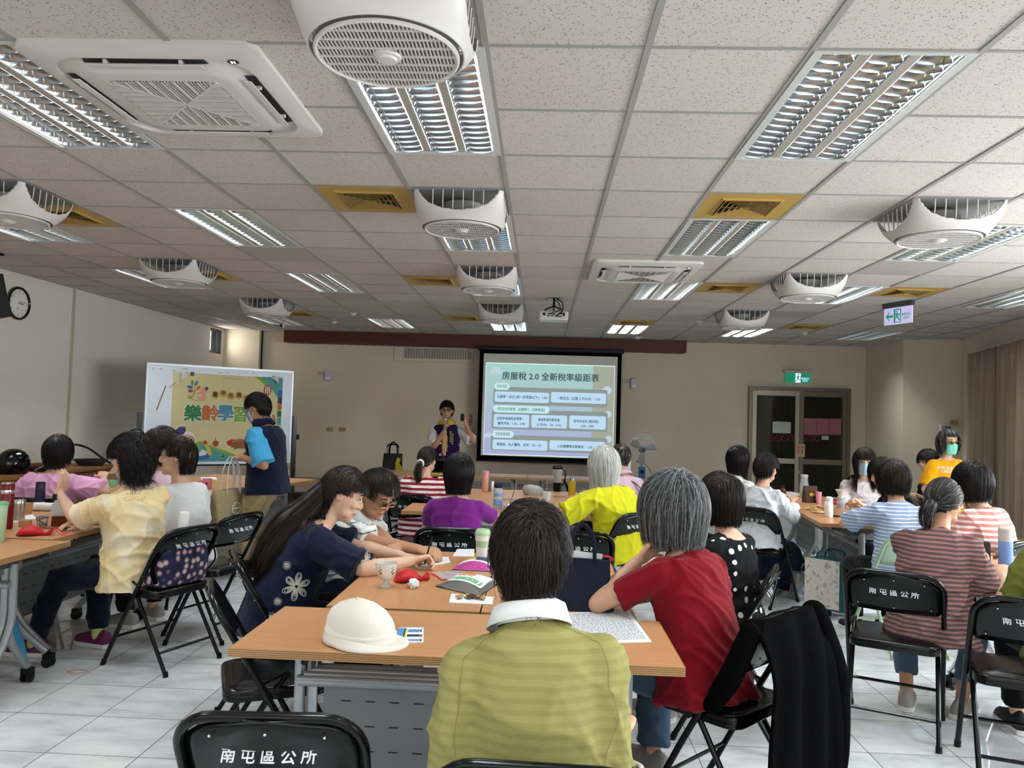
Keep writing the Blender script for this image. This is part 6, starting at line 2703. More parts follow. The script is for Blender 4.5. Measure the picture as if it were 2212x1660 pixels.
p.hair('hair_black', n=2600, w_=.0032, L=.09, bottom=-.07, vol=.024, crown=(0, -.05, .1), front=.07, fringe=.052, side=.018, back=-.06, ears=True, fall=.4, sweep=(0, .03, 0))
p.face(glasses=('wire_gold', ''))

# --- standing man with the tote bag
p = Person(-2.76, 3.98, 80, 'standing man in a navy vest, cyan tee and blue mask, holding a tote bag', sit=False, hip=.86, scale=1.03, lean=7, head=(84, 20, 0), female=False, voxel=.006, skin=2, seed=36,
           lh=dict(l=(-.17, .16, 1.06), pose='relaxed', d=(.5, 1, .0), n=(-.6, .2, .7)), rh=dict(l=(.12, .27, 1.15), pose='relaxed', d=(-.15, 1, .05), n=(.8, 0, .4)), lpole=(-.15, -.5, -1), rpole=(.15, -.5, -1), feet=((-.12, .04, .085), (.12, .1, .085)))
MAN = p
p.body()
p.shirt('cloth_cyan', sleeve=.95, hem=-.1, loose=.02, wide=.03, sl=.03)
p.vest('cloth_navy', hem=-.24, g=.03)
p.collar('cloth_navy', h=.06, r=.075, flare=.03)
m = MB()
for c, (x, n_) in enumerate(((-.07, '臺中市'), (-.1, '南屯區'))):
    for q, ch in enumerate(n_):
        m.text(ch, .026, Matrix.Translation(p.sp(.62) + V((x, .17 - abs(x) * .2, -.03 * q))) @ rmat(PI / 2, 0, PI), .004)
m.build('vest_lettering', 'white_ink', p.root, smooth=None)
p.trousers('cloth_khaki', .98, flare=.026, g=.022, amp=.008); p.shoes('shoe_navy', 'sole_white')
p.hair('hair_black', n=3200, w_=.0028, L=.075, bottom=-.09, vol=.026, crown=(0, -.06, .09), back=-.075, side=.02, ears=True, front=.065, fringe=.055, fall=.25, sweep=(0, .03, 0))
p.face(glasses=('black_plastic', ''), mask='mask_blue')

# ------------------------------------------------------------------ embroidery and prints laid on cloth
bpy.context.view_layer.update()


def stick(o, px, py, shapes, name, m_, size, lift=.0015, r=.0012, rot=0.0, fill=False):
    """lay 2-D outlines on the cloth at the spot seen at a pixel; sizes in metres"""
    Mi = o.matrix_world.inverted()
    d = (CF + CR * ((px - 1106) / FPX) - CU * ((py - 830) / FPX)).normalized()
    ok, loc, nrm, _ = o.ray_cast(Mi @ CAM, (Mi.to_3x3() @ d).normalized())
    if not ok:
        return None
    if nrm.dot(Mi.to_3x3() @ d) > 0:
        nrm = -nrm
    up = Mi.to_3x3() @ V((0, 0, 1))
    x = up.cross(nrm).normalized()
    y = nrm.cross(x)
    m = MB()
    c_, s_ = math.cos(rot), math.sin(rot)

    def P(a, b):
        a, b = (a * c_ - b * s_) * size, (a * s_ + b * c_) * size
        q = loc + x * a + y * b
        ok, l2, n2, _ = o.closest_point_on_mesh(q)
        if n2.dot(nrm) < 0:
            n2 = -n2
        return l2 + n2 * lift
    for sh in shapes:
        if fill:
            m.add([P(*q) for q in sh[0]], sh[1])
        else:
            m.tube([P(*q) for q in sh], r, 5)
    return m.build(name, m_, o.parent)


def petal(a, L=1.0, w_=.42):
    out = []
    for q in range(13):
        t = q / 12
        u = .12 + (L - .12) * math.sin(PI * t) ** .8 if False else .15 + .85 * L * math.sin(PI * t) ** .6
        th = a + (t - .5) * w_ * 2
        out.append((u * math.cos(th), u * math.sin(th)))
    return out


def flower(big=True):
    sh = []
    n = 6 if big else 14
    for q in range(n):
        a = 2 * PI * q / n
        if big:
            sh.append(petal(a, 1, .46))
            sh.append(petal(a, .86, .34))
            for w_ in (-.2, -.07, .07, .2):
                sh.append([(.1 * math.cos(a + w_), .1 * math.sin(a + w_)), (.7 * math.cos(a + w_), .7 * math.sin(a + w_))])
        else:
            sh.append([(.15 * math.cos(a), .15 * math.sin(a)), (math.cos(a), math.sin(a))])
    return sh


mat('thread_white', 'd9d6c8', .7)
for px, py, sz, big, rt in ((640, 1268, .064, True, .3), (790, 1215, .055, True, .9), (721, 1238, .022, False, 0), (620, 1222, .022, False, 0), (690, 1300, .02, False, .2), (585, 1335, .025, False, 0), (600, 1300, .02, False, 0)):
    stick(NAVY_SHIRT, px, py, flower(big), 'embroidered_flower', 'thread_white', sz, r=.0015 if big else .0013, rot=rt)


def glyphs(tx, bold=0):
    m = MB().text(tx, 1.0, None, 0, bold=bold)
    return [([(v.x, v.y) for v in m.v], m.f)]


mat('print_peach', 'dba877', .8)
stick(TIE_SHIRT, 288, 1064, glyphs("Let's"), 'shirt_lettering', 'print_peach', .045, fill=True)
stick(TIE_SHIRT, 292, 1078, glyphs('GoGo!'), 'shirt_lettering', 'print_peach', .045, fill=True)
stick(AMBER_SHIRT, 2042, 1012, glyphs('今天也要'), 'shirt_lettering', 'white_ink', .04, fill=True, lift=.003)
stick(AMBER_SHIRT, 2044, 1020, glyphs('SUNNY'), 'shirt_lettering', 'white_ink', .035, fill=True, lift=.003)

mat('seam', '837d4b', .9)
for sx in (-1, 1):
    stick(LIME_SHIRT, 1160, 1470, [cr([(sx * .05, .2), (sx * .12, .15), (sx * .165, .07), (sx * .18, -.04), (sx * .185, -.2)], 5)], 'raglan_seam', 'seam', 1.0, r=.0008, lift=.0003)

# ------------------------------------------------------------------ things on the tables
TZ = .7405


def rev(name, label, cat, loc, parts, group=None, rz=0.0):
    """a turned thing: parts = (name, profile, material[, segments])"""
    if len(parts) == 1:
        o = MB().lathe(parts[0][1], 28).build(name, parts[0][2], loc=loc, smooth=40)
        return tag(o, label, cat, group)
    t = thing(name, label, cat, loc, rz, group)
    for q in parts:
        MB().lathe(q[1], 28).build(q[0], q[2], t, smooth=40)
    return t


for n_, c, r_ in (('bottle_red', '6a1216', .25), ('mint', 'a9c9a2', .5), ('navy_gloss', '141b33', .3), ('kraft', 'b98b62', .8), ('pink_gloss', 'e59aa8', .3), ('peach', 'e3a893', .4), ('yellow_gloss', 'd9c221', .4), ('sky', '7fa2d8', .4), ('cobalt', '3b62a8', .35),
                  ('porcelain', 'eceae4', .15), ('brown_print', '8a5a3a', .4), ('red_mesh', 'c22028', .5), ('red_foil', 'c01f2d', .3), ('teal_cloth', '1f4f52', .9), ('beige_canvas', 'a6946f', .9), ('cap_white', 'e6dfd2', .95), ('cap_grey', 'a8aba8', .9), ('pastry', 'd9b278', .8), ('nut_dark', '4a3424', .8), ('nut_light', 'a98a5c', .8),
                  ('leaf_green', '79b884', .6), ('magenta', 'b43a8e', .4), ('navy_print', '1c2550', .4), ('blue_print', '4f8fc4', .6), ('yellow_print', 'd2c04a', .6), ('umbrella_blue', '3f8fbb', .7), ('blue_stand', '2f6f9a', .45), ('mustard', 'a58626', .5), ('grey_text', '6d7075', .8), ('black_text', '2a2b2e', .8)):
    mat(n_, c, r_)
mat('foil', 'a7a7a6', .3, metal=.8)
mat('amber_tea', '6d3a12', .15, trans=.35)
mat('pale_tea', 'c9b250', .1, trans=.6)
mat('clear_plastic', 'dfe7ea', .1, alpha=.5)
mat('film', 'e6dfe2', .15, alpha=.45)

# left tables
rev('thermos_bottle', 'dark red thermos bottle with steel rim on the left table', 'bottle', at(12, 1143, TZ), [('body', [(.033, 0), (.036, .006), (.036, .2), (.034, .205)], 'bottle_red'), ('rim', [(.035, .205), (.0355, .208), (.0355, .226), (.035, .228)], 'chrome'), ('cap', [(.036, .228), (.036, .256), (.033, .262)], 'bottle_red'), ('cap_top', [(.034, .262), (.03, .27), (0, .271)], 'chrome')])
rev('tumbler', 'pale green tumbler at the very left edge of the photo', 'tumbler', at(-8, 1170, TZ), [('body', [(.036, 0), (.039, .004), (.045, .19), (.044, .192)], 'mint'), ('lid', [(.047, .192), (.047, .206), (.04, .21), (0, .211)], 'leaf_green')])
rev('tumbler', 'short brushed steel tumbler beside the red thermos', 'tumbler', at(41, 1124, TZ), [('body', [(.029, 0), (.031, .004), (.031, .105)], 'steel'), ('lid', [(.032, .105), (.032, .125), (.03, .128), (0, .128)], 'chrome')])
rev('cup', 'small beige cup behind the steel tumbler', 'cup', at(59, 1110, TZ), [('cup', [(.026, 0), (.032, .07), (.03, .07), (.025, .006), (0, .006)], 'kraft')])
rev('flask', 'slim navy flask standing among papers on the left table', 'flask', at(85, 1098, TZ), [('body', [(.03, 0), (.032, .005), (.031, .13)], 'navy_gloss'), ('cap', [(.031, .133), (.03, .178), (.027, .184), (0, .185)], 'navy_gloss'), ('label_patch', [(.0325, .02), (.0327, .045)], 'peach')])
t = thing('tea_jar', 'square amber tea jar with clear top on the left table', 'jar', at(130, 1136, TZ), D(20))
MB().prism(rrect(.085, .085, .012), 0, .062).build('tea', 'amber_tea', t, smooth=None)
MB().prism(rrect(.088, .088, .013), .062, .13).build('glass', 'clear_plastic', t, smooth=None)
MB().lathe([(.04, .13), (.042, .145), (.03, .155), (0, .156)], 20).build('lid', 'clear_plastic', t)
tag(MB().box((0, 0, .02), (.06, .05, .04), rmat(0, 0, .4)).build('paper_box', 'kraft', smooth=None, bev=.002, loc=at(54, 1138, TZ)), 'small brown paper box on the left table', 'box')
rev('paper_cup', 'patterned paper cup beside the amber jar', 'cup', at(91, 1138, TZ), [('cup', [(.026, 0), (.034, .06), (.032, .06), (.025, .004), (0, .004)], blotch('cup_print', ((.4, 'c9c4c0'), (.55, '5b5350'), (.7, 'a8a09a')), 40))])


def pouch(loc, label, s=1.0, rz=0.0):
    t = thing('mesh_pouch', label, 'pouch', loc, rz)
    m = MB()
    rings = []
    for f, w_, h in ((0, .02, .012), (.15, .05, .04), (.4, .065, .055), (.65, .05, .045), (.85, .018, .02), (.95, .012, .014), (1.05, .03, .03), (1.1, .034, .036)):
        rings.append([V((-.07 + f * .14, math.cos(a * PI / 7) * w_ * .9, max(.001, h * .5 + h * .5 * math.sin(a * PI / 7)))) * s for a in range(14)])
    m.loft(rings)
    m.build('pouch', 'red_mesh', t, smooth=60)
    m = MB()
    for sd in (-1, 1):
        m.tube(cr([V((.06, sd * .01, .012)) * s, V((.1, sd * .02, .03)) * s, V((.13, sd * .04, .006)) * s, V((.16, sd * .03, .003)) * s], 5), .0022 * s)
    m.build('drawstring', 'red_mesh', t)


pouch(at(70, 1157, TZ), 'red mesh drawstring pouch on the left table', 1.1, .4)
t = MB().box((0, 0, .006), (.16, .012, .012)).box((-.02, .012, .005), (.14, .01, .01)).build('brush_case', 'brown_print', smooth=None, bev=.002, loc=at(122, 1143, TZ))
t.rotation_euler.z = .1
tag(t, 'slim brown brush case lying before the amber jar', 'case')
o = MB().lathe([(0, -.13), (.028, -.13), (.028, .13), (0, .13)], 18, rmat(0, PI / 2, .15)).build('paper_roll', 'paper', loc=at(82, 1095, TZ + .028))
tag(o, 'white roll of paper behind the navy flask', 'paper roll')


def sheet(pts, label, m_='paper', name='paper', z=TZ, th=.0012, cat='paper', lines=None, group=None, bend=0.0):
    P = [at(px, py, z) for px, py in pts]
    c = sum(P, V((0, 0, 0))) / len(P)
    m = MB()
    m.add([p - c for p in P] + [p - c + V((0, 0, th)) for p in P], [tuple(range(len(P))), tuple(range(len(P), 2 * len(P)))] + [(i, (i + 1) % len(P), len(P) + (i + 1) % len(P), len(P) + i) for i in range(len(P))])
    if lines:
        t = thing(name, label, cat, c)
        m.build('sheet', m_, t, smooth=None)
        d_ = P[3] - P[0]
        bl = lambda u, v: P[0].lerp(P[1], u).lerp(P[3].lerp(P[2], u), v) - c
        l = MB()
        rr = random.Random(5)
        n, u0, u1 = lines
        for q in range(n):
            v = .06 + .88 * q / n
            u = u0
            while u < u1:
                w_ = rr.uniform(.015, .07)
                p0 = bl(u, v)
                p1 = bl(min(u + w_, u1), v)
                h = d_ * (.35 / n)
                l.add([p + V((0, 0, th + .0004)) for p in (p0, p1, p1 + h, p0 + h)], [(0, 1, 2, 3)])
                u += w_ + .012
        l.build('printed_lines', 'grey_text', t, smooth=None)
        return t
    o = m.build(name, m_, smooth=None, loc=c)
    return tag(o, label, cat, group)


sheet(((100, 1099), (140, 1096), (150, 1102), (110, 1107)), 'white napkin behind the amber jar on the left table', z=TZ)
sheet(((150, 1120), (190, 1112), (200, 1120), (165, 1128)), 'white paper slip near the reaching hand on the left table', z=TZ)
sheet(((15, 1120), (70, 1112), (80, 1121), (25, 1130)), 'white sheet of paper under the cups on the left table')
# left rear table
t = thing('mug', 'pink mug on the table behind the smiling person', 'mug', at(447, 1056, TZ))
MB().lathe([(.038, 0), (.042, .004), (.043, .09), (.04, .09), (.038, .008), (0, .008)], 28).build('cup', 'pink_gloss', t)
MB().tube(cr([(-.04, 0, .07), (-.068, 0, .065), (-.068, 0, .03), (-.04, 0, .022)], 5), .006).build('handle', 'pink_gloss', t)
MB().ell((.012, -.041, .05), (.012, .003, .014)).ell((-.014, -.04, .045), (.01, .003, .012)).build('print', 'red_foil', t)
sheet(((443, 1062), (480, 1060), (492, 1065), (452, 1071)), 'pale sheet of paper in front of the pink mug')
sheet(((432, 1033), (464, 1032), (470, 1037), (436, 1038)), 'small white booklet behind the pink mug', th=.006)
tag(MB().box((0, 0, .03), (.16, .1, .06)).build('storage_box', 'leaf_green', smooth=None, bev=.004, loc=at(226, 1052, TZ)), 'pale teal box on the far left table', 'box')

# front tables
t = thing('sun_hat', 'off-white ribbed cap with a short brim lying on the front table', 'hat', at(778, 1385, TZ), D(-6))
m = MB()
hw = []
for z, rx, ry, ox, oz in ((.002, .118, .1, 0, 0), (.02, .119, .102, 0, 0), (.028, .113, .097, 0, 0), (.05, .112, .096, 0, 0), (.075, .106, .09, -.004, .0), (.1, .09, .076, -.008, .0), (.12, .062, .052, -.01, 0), (.131, .03, .026, -.012, 0), (.134, .005, .005, -.012, 0)):
    hw.append([(ox + rx * math.cos(a * PI / 20) + .0015 * math.cos(a * 7), ry * math.sin(a * PI / 20), z + .2 * (ox + rx * math.cos(a * PI / 20)) * -(z / .5)) for a in range(40)])
m.loft(hw)
kk = NT('cap_rib', .95, .15)
kk.b.inputs['Sheen Weight'].default_value = .3
wv = kk.n('TexWave', wave_type='BANDS', bands_direction='X'); wv.inputs['Scale'].default_value = 75
kk.l(kk.obj(rot=(0, .5, .3)), wv.inputs['Vector'])
kk.bump(wv.outputs['Fac'], .25, .002)
kk.b.inputs['Base Color'].default_value = lin('e6dfd2')
m.build('crown', 'cap_rib', t, smooth=60)
m = MB()
rows = []
for r_ in range(5):
    f = r_ / 4
    rows.append([((.112 + f * (.012 + .045 * max(0, math.cos(a + .5)))) * math.cos(a), (.097 + f * (.012 + .04 * max(0, math.cos(a + .5)))) * math.sin(a), .034 - .03 * f - .03 * math.cos(a) * (1 - f)) for a in [(-2.9 + 5.0 * q / 30) for q in range(31)]])
m.loft(rows, caps=False, closed=False)
o = m.build('brim', 'cap_rib', t, smooth=60)
sd = o.modifiers.new('thick', 'SOLIDIFY'); sd.thickness = .005; sd.offset = 1
m = MB().tube([(.1135 * math.cos(a * PI / 20), .0975 * math.sin(a * PI / 20), .032 - .05 * .113 * math.cos(a * PI / 20)) for a in range(40)], .006, 6, closed=True)
m.build('band', 'cap_rib', t)
MB().ell((-.014, 0, .136), (.008, .008, .004)).build('button', 'cap_rib', t)

t = sheet(((862, 1357), (915, 1357), (915, 1389), (848, 1390)), 'colourful leaflet with people on it beside the white cap', 'paper', 'leaflet', cat='leaflet', lines=(2, .93, .96))
P = [at(*q, TZ + .0015) - t.location for q in ((862, 1357), (915, 1357), (915, 1389), (848, 1390))]


def lq(u0, v0, u1, v1):
    f = lambda u, v: P[0].lerp(P[1], u).lerp(P[3].lerp(P[2], u), v)
    return [f(u0, v0), f(u1, v0), f(u1, v1), f(u0, v1)]


for q, (u0, v0, u1, v1, m_) in enumerate(((0, .02, .3, .98, 'blue_print'), (.26, .05, .36, .7, 'yellow_print'), (.4, .1, .85, .3, 'blue_print'), (.4, .45, .85, .6, 'black_text'), (.4, .75, .85, .9, 'sky'), (.86, .14, .93, .28, 'nut_dark'), (.86, .47, .93, .6, 'nut_dark'), (.86, .77, .93, .9, 'nut_dark'))):
    MB().add(lq(u0, v0, u1, v1), [(0, 1, 2, 3)]).build('printed_panel', m_, t, smooth=None)
    for ch in t.children:
        pass

t = rev('footed_cup', 'white footed porcelain cup with brown sprigs on the front tables', 'cup', at(833, 1268, TZ), [('foot', [(.026, 0), (.027, .004), (.02, .01), (.009, .018), (.008, .028)], 'clear_plastic'), ('bowl', [(.01, .028), (.026, .036), (.04, .056), (.045, .082), (.046, .102), (.0435, .102), (.042, .08), (.036, .06), (.02, .044), (0, .042)], 'porcelain')])
m = MB()
for a0 in (-2.0, -.7, .6):
    for q in range(7):
        a = a0 + .14 * math.sin(q * 2.1)
        m.ell((.0435 * math.cos(a), .0435 * math.sin(a), .06 + q * .005), (.003, .003, .004), 6, 4)
m.build('sprig_print', 'brown_print', t)
pouch(at(885, 1256, TZ), 'red mesh drawstring pouch beside the footed cup', 1.0, .5)


def crumple(loc, label, m_, s, seed, name='tissue', cat='tissue', flat=.5):
    r = random.Random(seed)
    m = MB()
    e = MB().ell((0, 0, 0), (1, 1, 1), 12, 8)
    for v in e.v:
        k_ = 1 + r.uniform(-.28, .28)
        m.v.append(V((v.x * k_ * s[0], v.y * k_ * s[1], (v.z * k_ + 1) * s[2])))
    m.f = e.f; m.mi = e.mi
    o = m.build(name, m_, smooth=25, loc=loc)
    return tag(o, label, cat)


crumple(at(893, 1270, TZ), 'crumpled white tissue in front of the red pouch beside the footed cup', 'paper', (.022, .035, .018), 4)
sheet(((910, 1224), (932, 1205), (968, 1205), (973, 1217), (940, 1222)), 'folded white paper under the writing hand', th=.004)
sheet(((988, 1187), (1025, 1187), (1024, 1203), (978, 1202)), 'plain white sheet left of the mint cup')
t = thing('phone', 'black phone lying flat beside the man with glasses', 'phone', at(922, 1190, TZ), D(-10))
MB().prism(rrect(.14, .07, .01), 0, .009).build('body', 'black_plastic', t, smooth=None, bev=.002)
MB().prism(rrect(.132, .062, .008), .0092, .0096).build('screen', 'black_gloss', t, smooth=None)
t = rev('collapsible_cup', 'white and mint collapsible cup standing on the front tables', 'cup', at(1041, 1214, TZ), [('base', [(.026, 0), (.028, .03)], 'mint'), ('lower_band', [(.031, .03), (.034, .075)], 'white_matte'), ('middle_band', [(.033, .075), (.036, .11)], 'mint'), ('upper_band', [(.038, .11), (.039, .135)], 'white_matte'), ('lid', [(.041, .135), (.041, .15), (.036, .158), (.03, .166), (0, .166)], 'mint')])


def bag_flat(pts, label, front, name='snack_bag', bumpy=.02, patches=(), back='foil'):
    P = [at(px, py, TZ) for px, py in pts]
    c = sum(P, V((0, 0, 0))) / 4
    t = thing(name, label, 'snack bag', c)
    N = 12
    top, bot = [], []
    rr = random.Random(len(label))
    ph = rr.uniform(0, 6)
    for i in range(N + 1):
        r1, r2 = [], []
        for j in range(N + 1):
            u, v = i / N, j / N
            p = P[0].lerp(P[1], u).lerp(P[3].lerp(P[2], u), v) - c
            h = bumpy * (math.sin(PI * u) * math.sin(PI * v)) ** .6 + .003 * math.sin(9 * u + ph) * math.sin(7 * v + 1)
            r1.append(p + V((0, 0, max(.003, h + .003))))
            r2.append(p + V((0, 0, .001)))
        top.append(r1); bot.append(r2)
    MB().loft(bot, caps=False, closed=False).build('back_face', back, t, smooth=60)
    MB().loft(top, caps=False, closed=False).build('front_face', front, t, smooth=60)
    for u0, v0, u1, v1, m_, nm in patches:
        m = MB()
        rows = []
        for i in range(7):
            row = []
            for j in range(7):
                u, v = u0 + (u1 - u0) * i / 6, v0 + (v1 - v0) * j / 6
                a, b = u * N, v * N
                ii, jj = min(int(a), N - 1), min(int(b), N - 1)
                fa, fb = a - ii, b - jj
                p = top[ii][jj].lerp(top[ii + 1][jj], fa).lerp(top[ii][jj + 1].lerp(top[ii + 1][jj + 1], fa), fb)
                row.append(p + V((0, 0, .0015)))
            rows.append(row)
        m.loft(rows, caps=False, closed=False).build(nm, m_, t, smooth=60)
    return t


bag_flat(((930, 1240), (985, 1234), (1000, 1246), (960, 1254)), 'clear crinkled plastic wrapper behind the silver snack bag', 'film', 'wrapper', .006, back='film')
bag_flat(((975, 1232), (1010, 1212), (1062, 1208), (1062, 1236)), 'pink and navy snack bag lying left of the lime shirted person', 'paper', 'snack_bag', .03, ((.0, .02, .3, .98, 'magenta', 'pink_panel'), (.45, .1, .95, .45, 'yellow_print', 'picture_panel'), (.4, .5, .98, .95, 'navy_print', 'navy_panel')))
bag_flat(((940, 1268), (1003, 1238), (1082, 1258), (1035, 1290)), 'silver snack bag with a white and green label', 'foil', 'snack_bag', .028, ((.25, .1, .95, .9, 'paper', 'label_panel'), (.3, .12, .45, .85, 'leaf_green', 'green_strip'), (.55, .15, .9, .5, blotch('food_print', ((.35, 'd8b25a'), (.5, 'b23a2a'), (.62, 'e0d4b0')), 30), 'picture_panel')))
m = MB()
sheet(((975, 1284), (1066, 1291), (1064, 1307), (970, 1303)), 'white napkin holding dried mushroom slices', th=.002)
rr = random.Random(9)
c0_ = at(1018, 1293, TZ + .003)
src = None
for q in range(14):
    loc = c0_ + V((rr.uniform(-.05, .05), rr.uniform(-.022, .022), .001 + .006 * rr.random()))
    if q < 2:
        o = MB().ell((0, 0, .004), (.013, .009, .004), 8, 6).ell((.006, .004, .005), (.008, .006, .003), 8, 6).build('dried_slice', ('nut_dark', 'nut_light')[q], loc=loc)
        src = [o] if q == 0 else src + [o]
    else:
        o = src[q % 2].copy(); COL.objects.link(o); o.location = loc
    o.rotation_euler = (rr.uniform(-.3, .3), rr.uniform(-.3, .3), rr.uniform(0, 6))
    o.scale = (rr.uniform(.8, 1.2),) * 3
    tag(o, ('dark brown dried mushroom slice on the white napkin', 'pale tan dried mushroom slice on the white napkin')[q % 2], 'food', 'dried slices on the napkin')


def tote(loc, rz, w_, h, d_, m_, label, handles, drop=.16, name='tote_bag', hm=None, open_=True, slump=.02):
    t = thing(name, label, 'bag', loc, rz)
    m = MB()
    rings = []
    for f in (0, .04, .3, .6, .85, .97, 1.0):
        k_ = 1 - .06 * f
        dd = d_ * (1 - .55 * f)
        rings.append([(x + slump * .4 * math.sin(f * 3 + x * 20), y + slump * math.sin(x * 14 + f * 4) * .5 * f, f * h) for x, y in rrect(w_ * k_, dd, min(dd, w_) * .3, 5)])
    m.loft(rings, caps=False)
    m.add(rings[0], [tuple(reversed(range(len(rings[0]))))])
    o = m.build('body', m_, t, smooth=60)
    sd = o.modifiers.new('thick', 'SOLIDIFY'); sd.thickness = .004
    for y in (-1, 1):
        P = cr([(-w_ * .2, y * d_ * .24, h * .9), (-w_ * .2, y * d_ * .24, h), (-w_ * .17, y * d_ * .2, h + drop * .6), (0, y * d_ * .12, h + drop), (w_ * .17, y * d_ * .2, h + drop * .6), (w_ * .2, y * d_ * .24, h), (w_ * .2, y * d_ * .24, h * .9)], 5)
        MB().tube(P, .014, 6, flat=.3).build('handle', hm or m_, t)
    return t


t = tote(at(1255, 1318, TZ) + V((.0, .03, 0)), D(-4), .25, .2, .12, 'navy_cloth', 'navy canvas tote bag standing on the front tables', 2, .13)
MB().tube(cr([(.12, .03, .17), (.14, .0, .14), (.135, .0, .1), (.14, 0, .08)], 4), .003).ell((.138, 0, .075), (.008, .008, .008)).build('drawcord', 'cobalt', t)
MB().box((.0, .0, .18), (.12, .004, .08), rmat(0, .1, .1)).build('paper_insert', 'paper', t, smooth=None)
crumple(at(1310, 1216, TZ), 'red foil sweet packet behind the navy tote', 'red_foil', (.035, .025, .018), 6, 'sweet_packet', 'packet')
t = thing('key_ring', 'small key ring with beads beside the navy tote', 'keys', at(1316, 1308, TZ))
MB().tube([(.02 * math.cos(a * PI / 8), .02 * math.sin(a * PI / 8), .004) for a in range(16)], .0025, 5, closed=True).build('ring', 'steel', t)
MB().ell((.035, .0, .009), (.011, .011, .009)).build('bead', 'cobalt', t)
MB().ell((-.03, .01, .009), (.014, .01, .009)).ell((.0, .025, .008), (.01, .01, .008)).build('bead', 'brown_print', t)
sheet(((1206, 1326), (1358, 1319), (1408, 1388), (1238, 1393)), 'large printed form in small type under the navy tote', name='printed_form', lines=(26, .05, .95))
sheet(((1205, 1200), (1262, 1196), (1268, 1206), (1212, 1211)), 'plain white sheet behind the navy tote')
# phones / pens held
h = NAVY.root.matrix_world @ NAVY.arm[1][1]
o = MB().tube([(0, 0, 0), (.03, .015, .13)], .004, 8).build('pen', 'black_plastic', loc=h + V((.06, .03, -.02)))
tag(o, 'dark pen held upright by the person in navy', 'pen')

# middle tables
mid_ = 'on the middle tables'
rev('bottle', 'pink water bottle behind the purple tee ' + mid_, 'bottle', at(1048, 1062, TZ), [('body', [(.03, 0), (.033, .004), (.033, .15)], 'peach'), ('cap', [(.034, .15), (.034, .195), (.03, .2), (0, .2)], 'pink_gloss')])
rev('tumbler', 'small brushed steel tumbler behind the clear bottle', 'tumbler', at(1062, 1062, TZ), [('body', [(.03, 0), (.032, .09), (.03, .1), (0, .1)], 'steel')])
rev('bottle', 'tall clear water bottle with blue bands and dark lid', 'bottle', at(1075, 1101, TZ), [('lower', [(.033, 0), (.036, .005), (.036, .05)], 'clear_plastic'), ('label_band', [(.0365, .035), (.0365, .075)], 'sky'), ('middle', [(.036, .075), (.036, .105)], 'clear_plastic'), ('upper_band', [(.0372, .105), (.0372, .13)], 'sky'), ('neck', [(.036, .13), (.036, .165), (.03, .172)], 'clear_plastic'), ('lid', [(.031, .172), (.034, .18), (.034, .2), (.02, .21), (0, .212)], 'navy_gloss')])
t = thing('food_box', 'clear plastic food box with white napkin ' + mid_, 'box', at(1110, 1104, TZ), .1)
MB().prism(rrect(.17, .12, .02), 0, .045).build('tray', 'clear_plastic', t, smooth=None)
MB().prism(rrect(.18, .13, .02), .06, .064, rmat(-.25, 0, 0, (0, .07, .02))).build('lid', 'clear_plastic', t, smooth=None)
MB().ell((0, 0, .03), (.07, .045, .03), 12, 8).build('napkin', 'paper', t, smooth=30)
t = thing('flat_cap', 'grey flat cap lying ' + mid_, 'hat', at(1152, 1069, TZ), .1)
m = MB()
m.loft([[(f_x + rx * math.cos(a * PI / 14), ry * math.sin(a * PI / 14), z) for a in range(28)] for z, rx, ry, f_x in ((.0, .09, .08, 0), (.03, .105, .09, -.0), (.06, .1, .085, -.01), (.085, .07, .06, -.02), (.095, .02, .02, -.03))])
m.build('crown', 'cap_grey', t, smooth=60)
MB().loft([[(.08 + .07 * f, -.06 + .12 * q / 8, .008 + .015 * (1 - f)) for q in range(9)] for f in (0, .5, 1)], caps=False, closed=False).build('peak', 'cap_grey', t, smooth=60)
t = rev('pitcher', 'tall dark cold-brew pitcher with black lid ' + mid_, 'pitcher', at(1203, 1062, TZ), [('base', [(.036, 0), (.038, .005), (.042, .09)], 'black_plastic'), ('glass', [(.042, .09), (.05, .22), (.049, .225)], 'clear_plastic'), ('brew', [(.03, .09), (.038, .2), (0, .2)], 'dark_grey'), ('lid', [(.053, .225), (.055, .24), (.04, .262), (0, .266)], 'black_plastic')])
MB().tube(cr([(.05, 0, .22), (.08, 0, .2), (.075, 0, .1), (.045, 0, .06)], 5), .007).build('handle', 'black_plastic', t)
t = thing('umbrella', 'folded black umbrella leaning by the dark pitcher', 'umbrella', at(1222, 1066, TZ))
MB().tube([(.03, .0, .015), (-.02, .05, .13)], [.014, .007]).build('canopy', 'black_cloth', t)
MB().tube([(.03, 0, .015), (.06, -.015, .012)], .009).build('handle', 'black_plastic', t)
rev('thermos_bottle', 'bright yellow thermos bottle beside the white-haired person', 'bottle', at(1235, 1068, TZ), [('body', [(.032, 0), (.034, .005), (.034, .13)], 'yellow_gloss'), ('cap', [(.026, .13), (.027, .155), (.024, .16), (0, .16)], 'steel')])
t = rev('drink_cup', 'clear drink cup with a brown straw and orange bits', 'cup', at(1180, 1088, TZ), [('cup', [(.028, 0), (.038, .1), (.036, .1), (.027, .004), (0, .004)], 'clear_plastic'), ('drink', [(.0, .004), (.027, .005), (.031, .04), (0, .04)], 'yellow_gloss')])
MB().tube([(0, 0, .01), (.0, .01, .2)], .004).build('straw', 'brown_print', t)
crumple(at(1168, 1086, TZ), 'crumpled white tissue left of the drink cup', 'paper', (.05, .03, .018), 11)
crumple(at(1178, 1096, TZ), 'pale green herbal sachet in front of the drink cup', 'leaf_green', (.03, .022, .012), 12, 'sachet', 'sachet')
m = MB()
for q in range(9):
    a = q * 2 * PI / 9
    m.ell((.03 * math.cos(a), .022 * math.sin(a), .008), (.009, .009, .008), 8, 6)
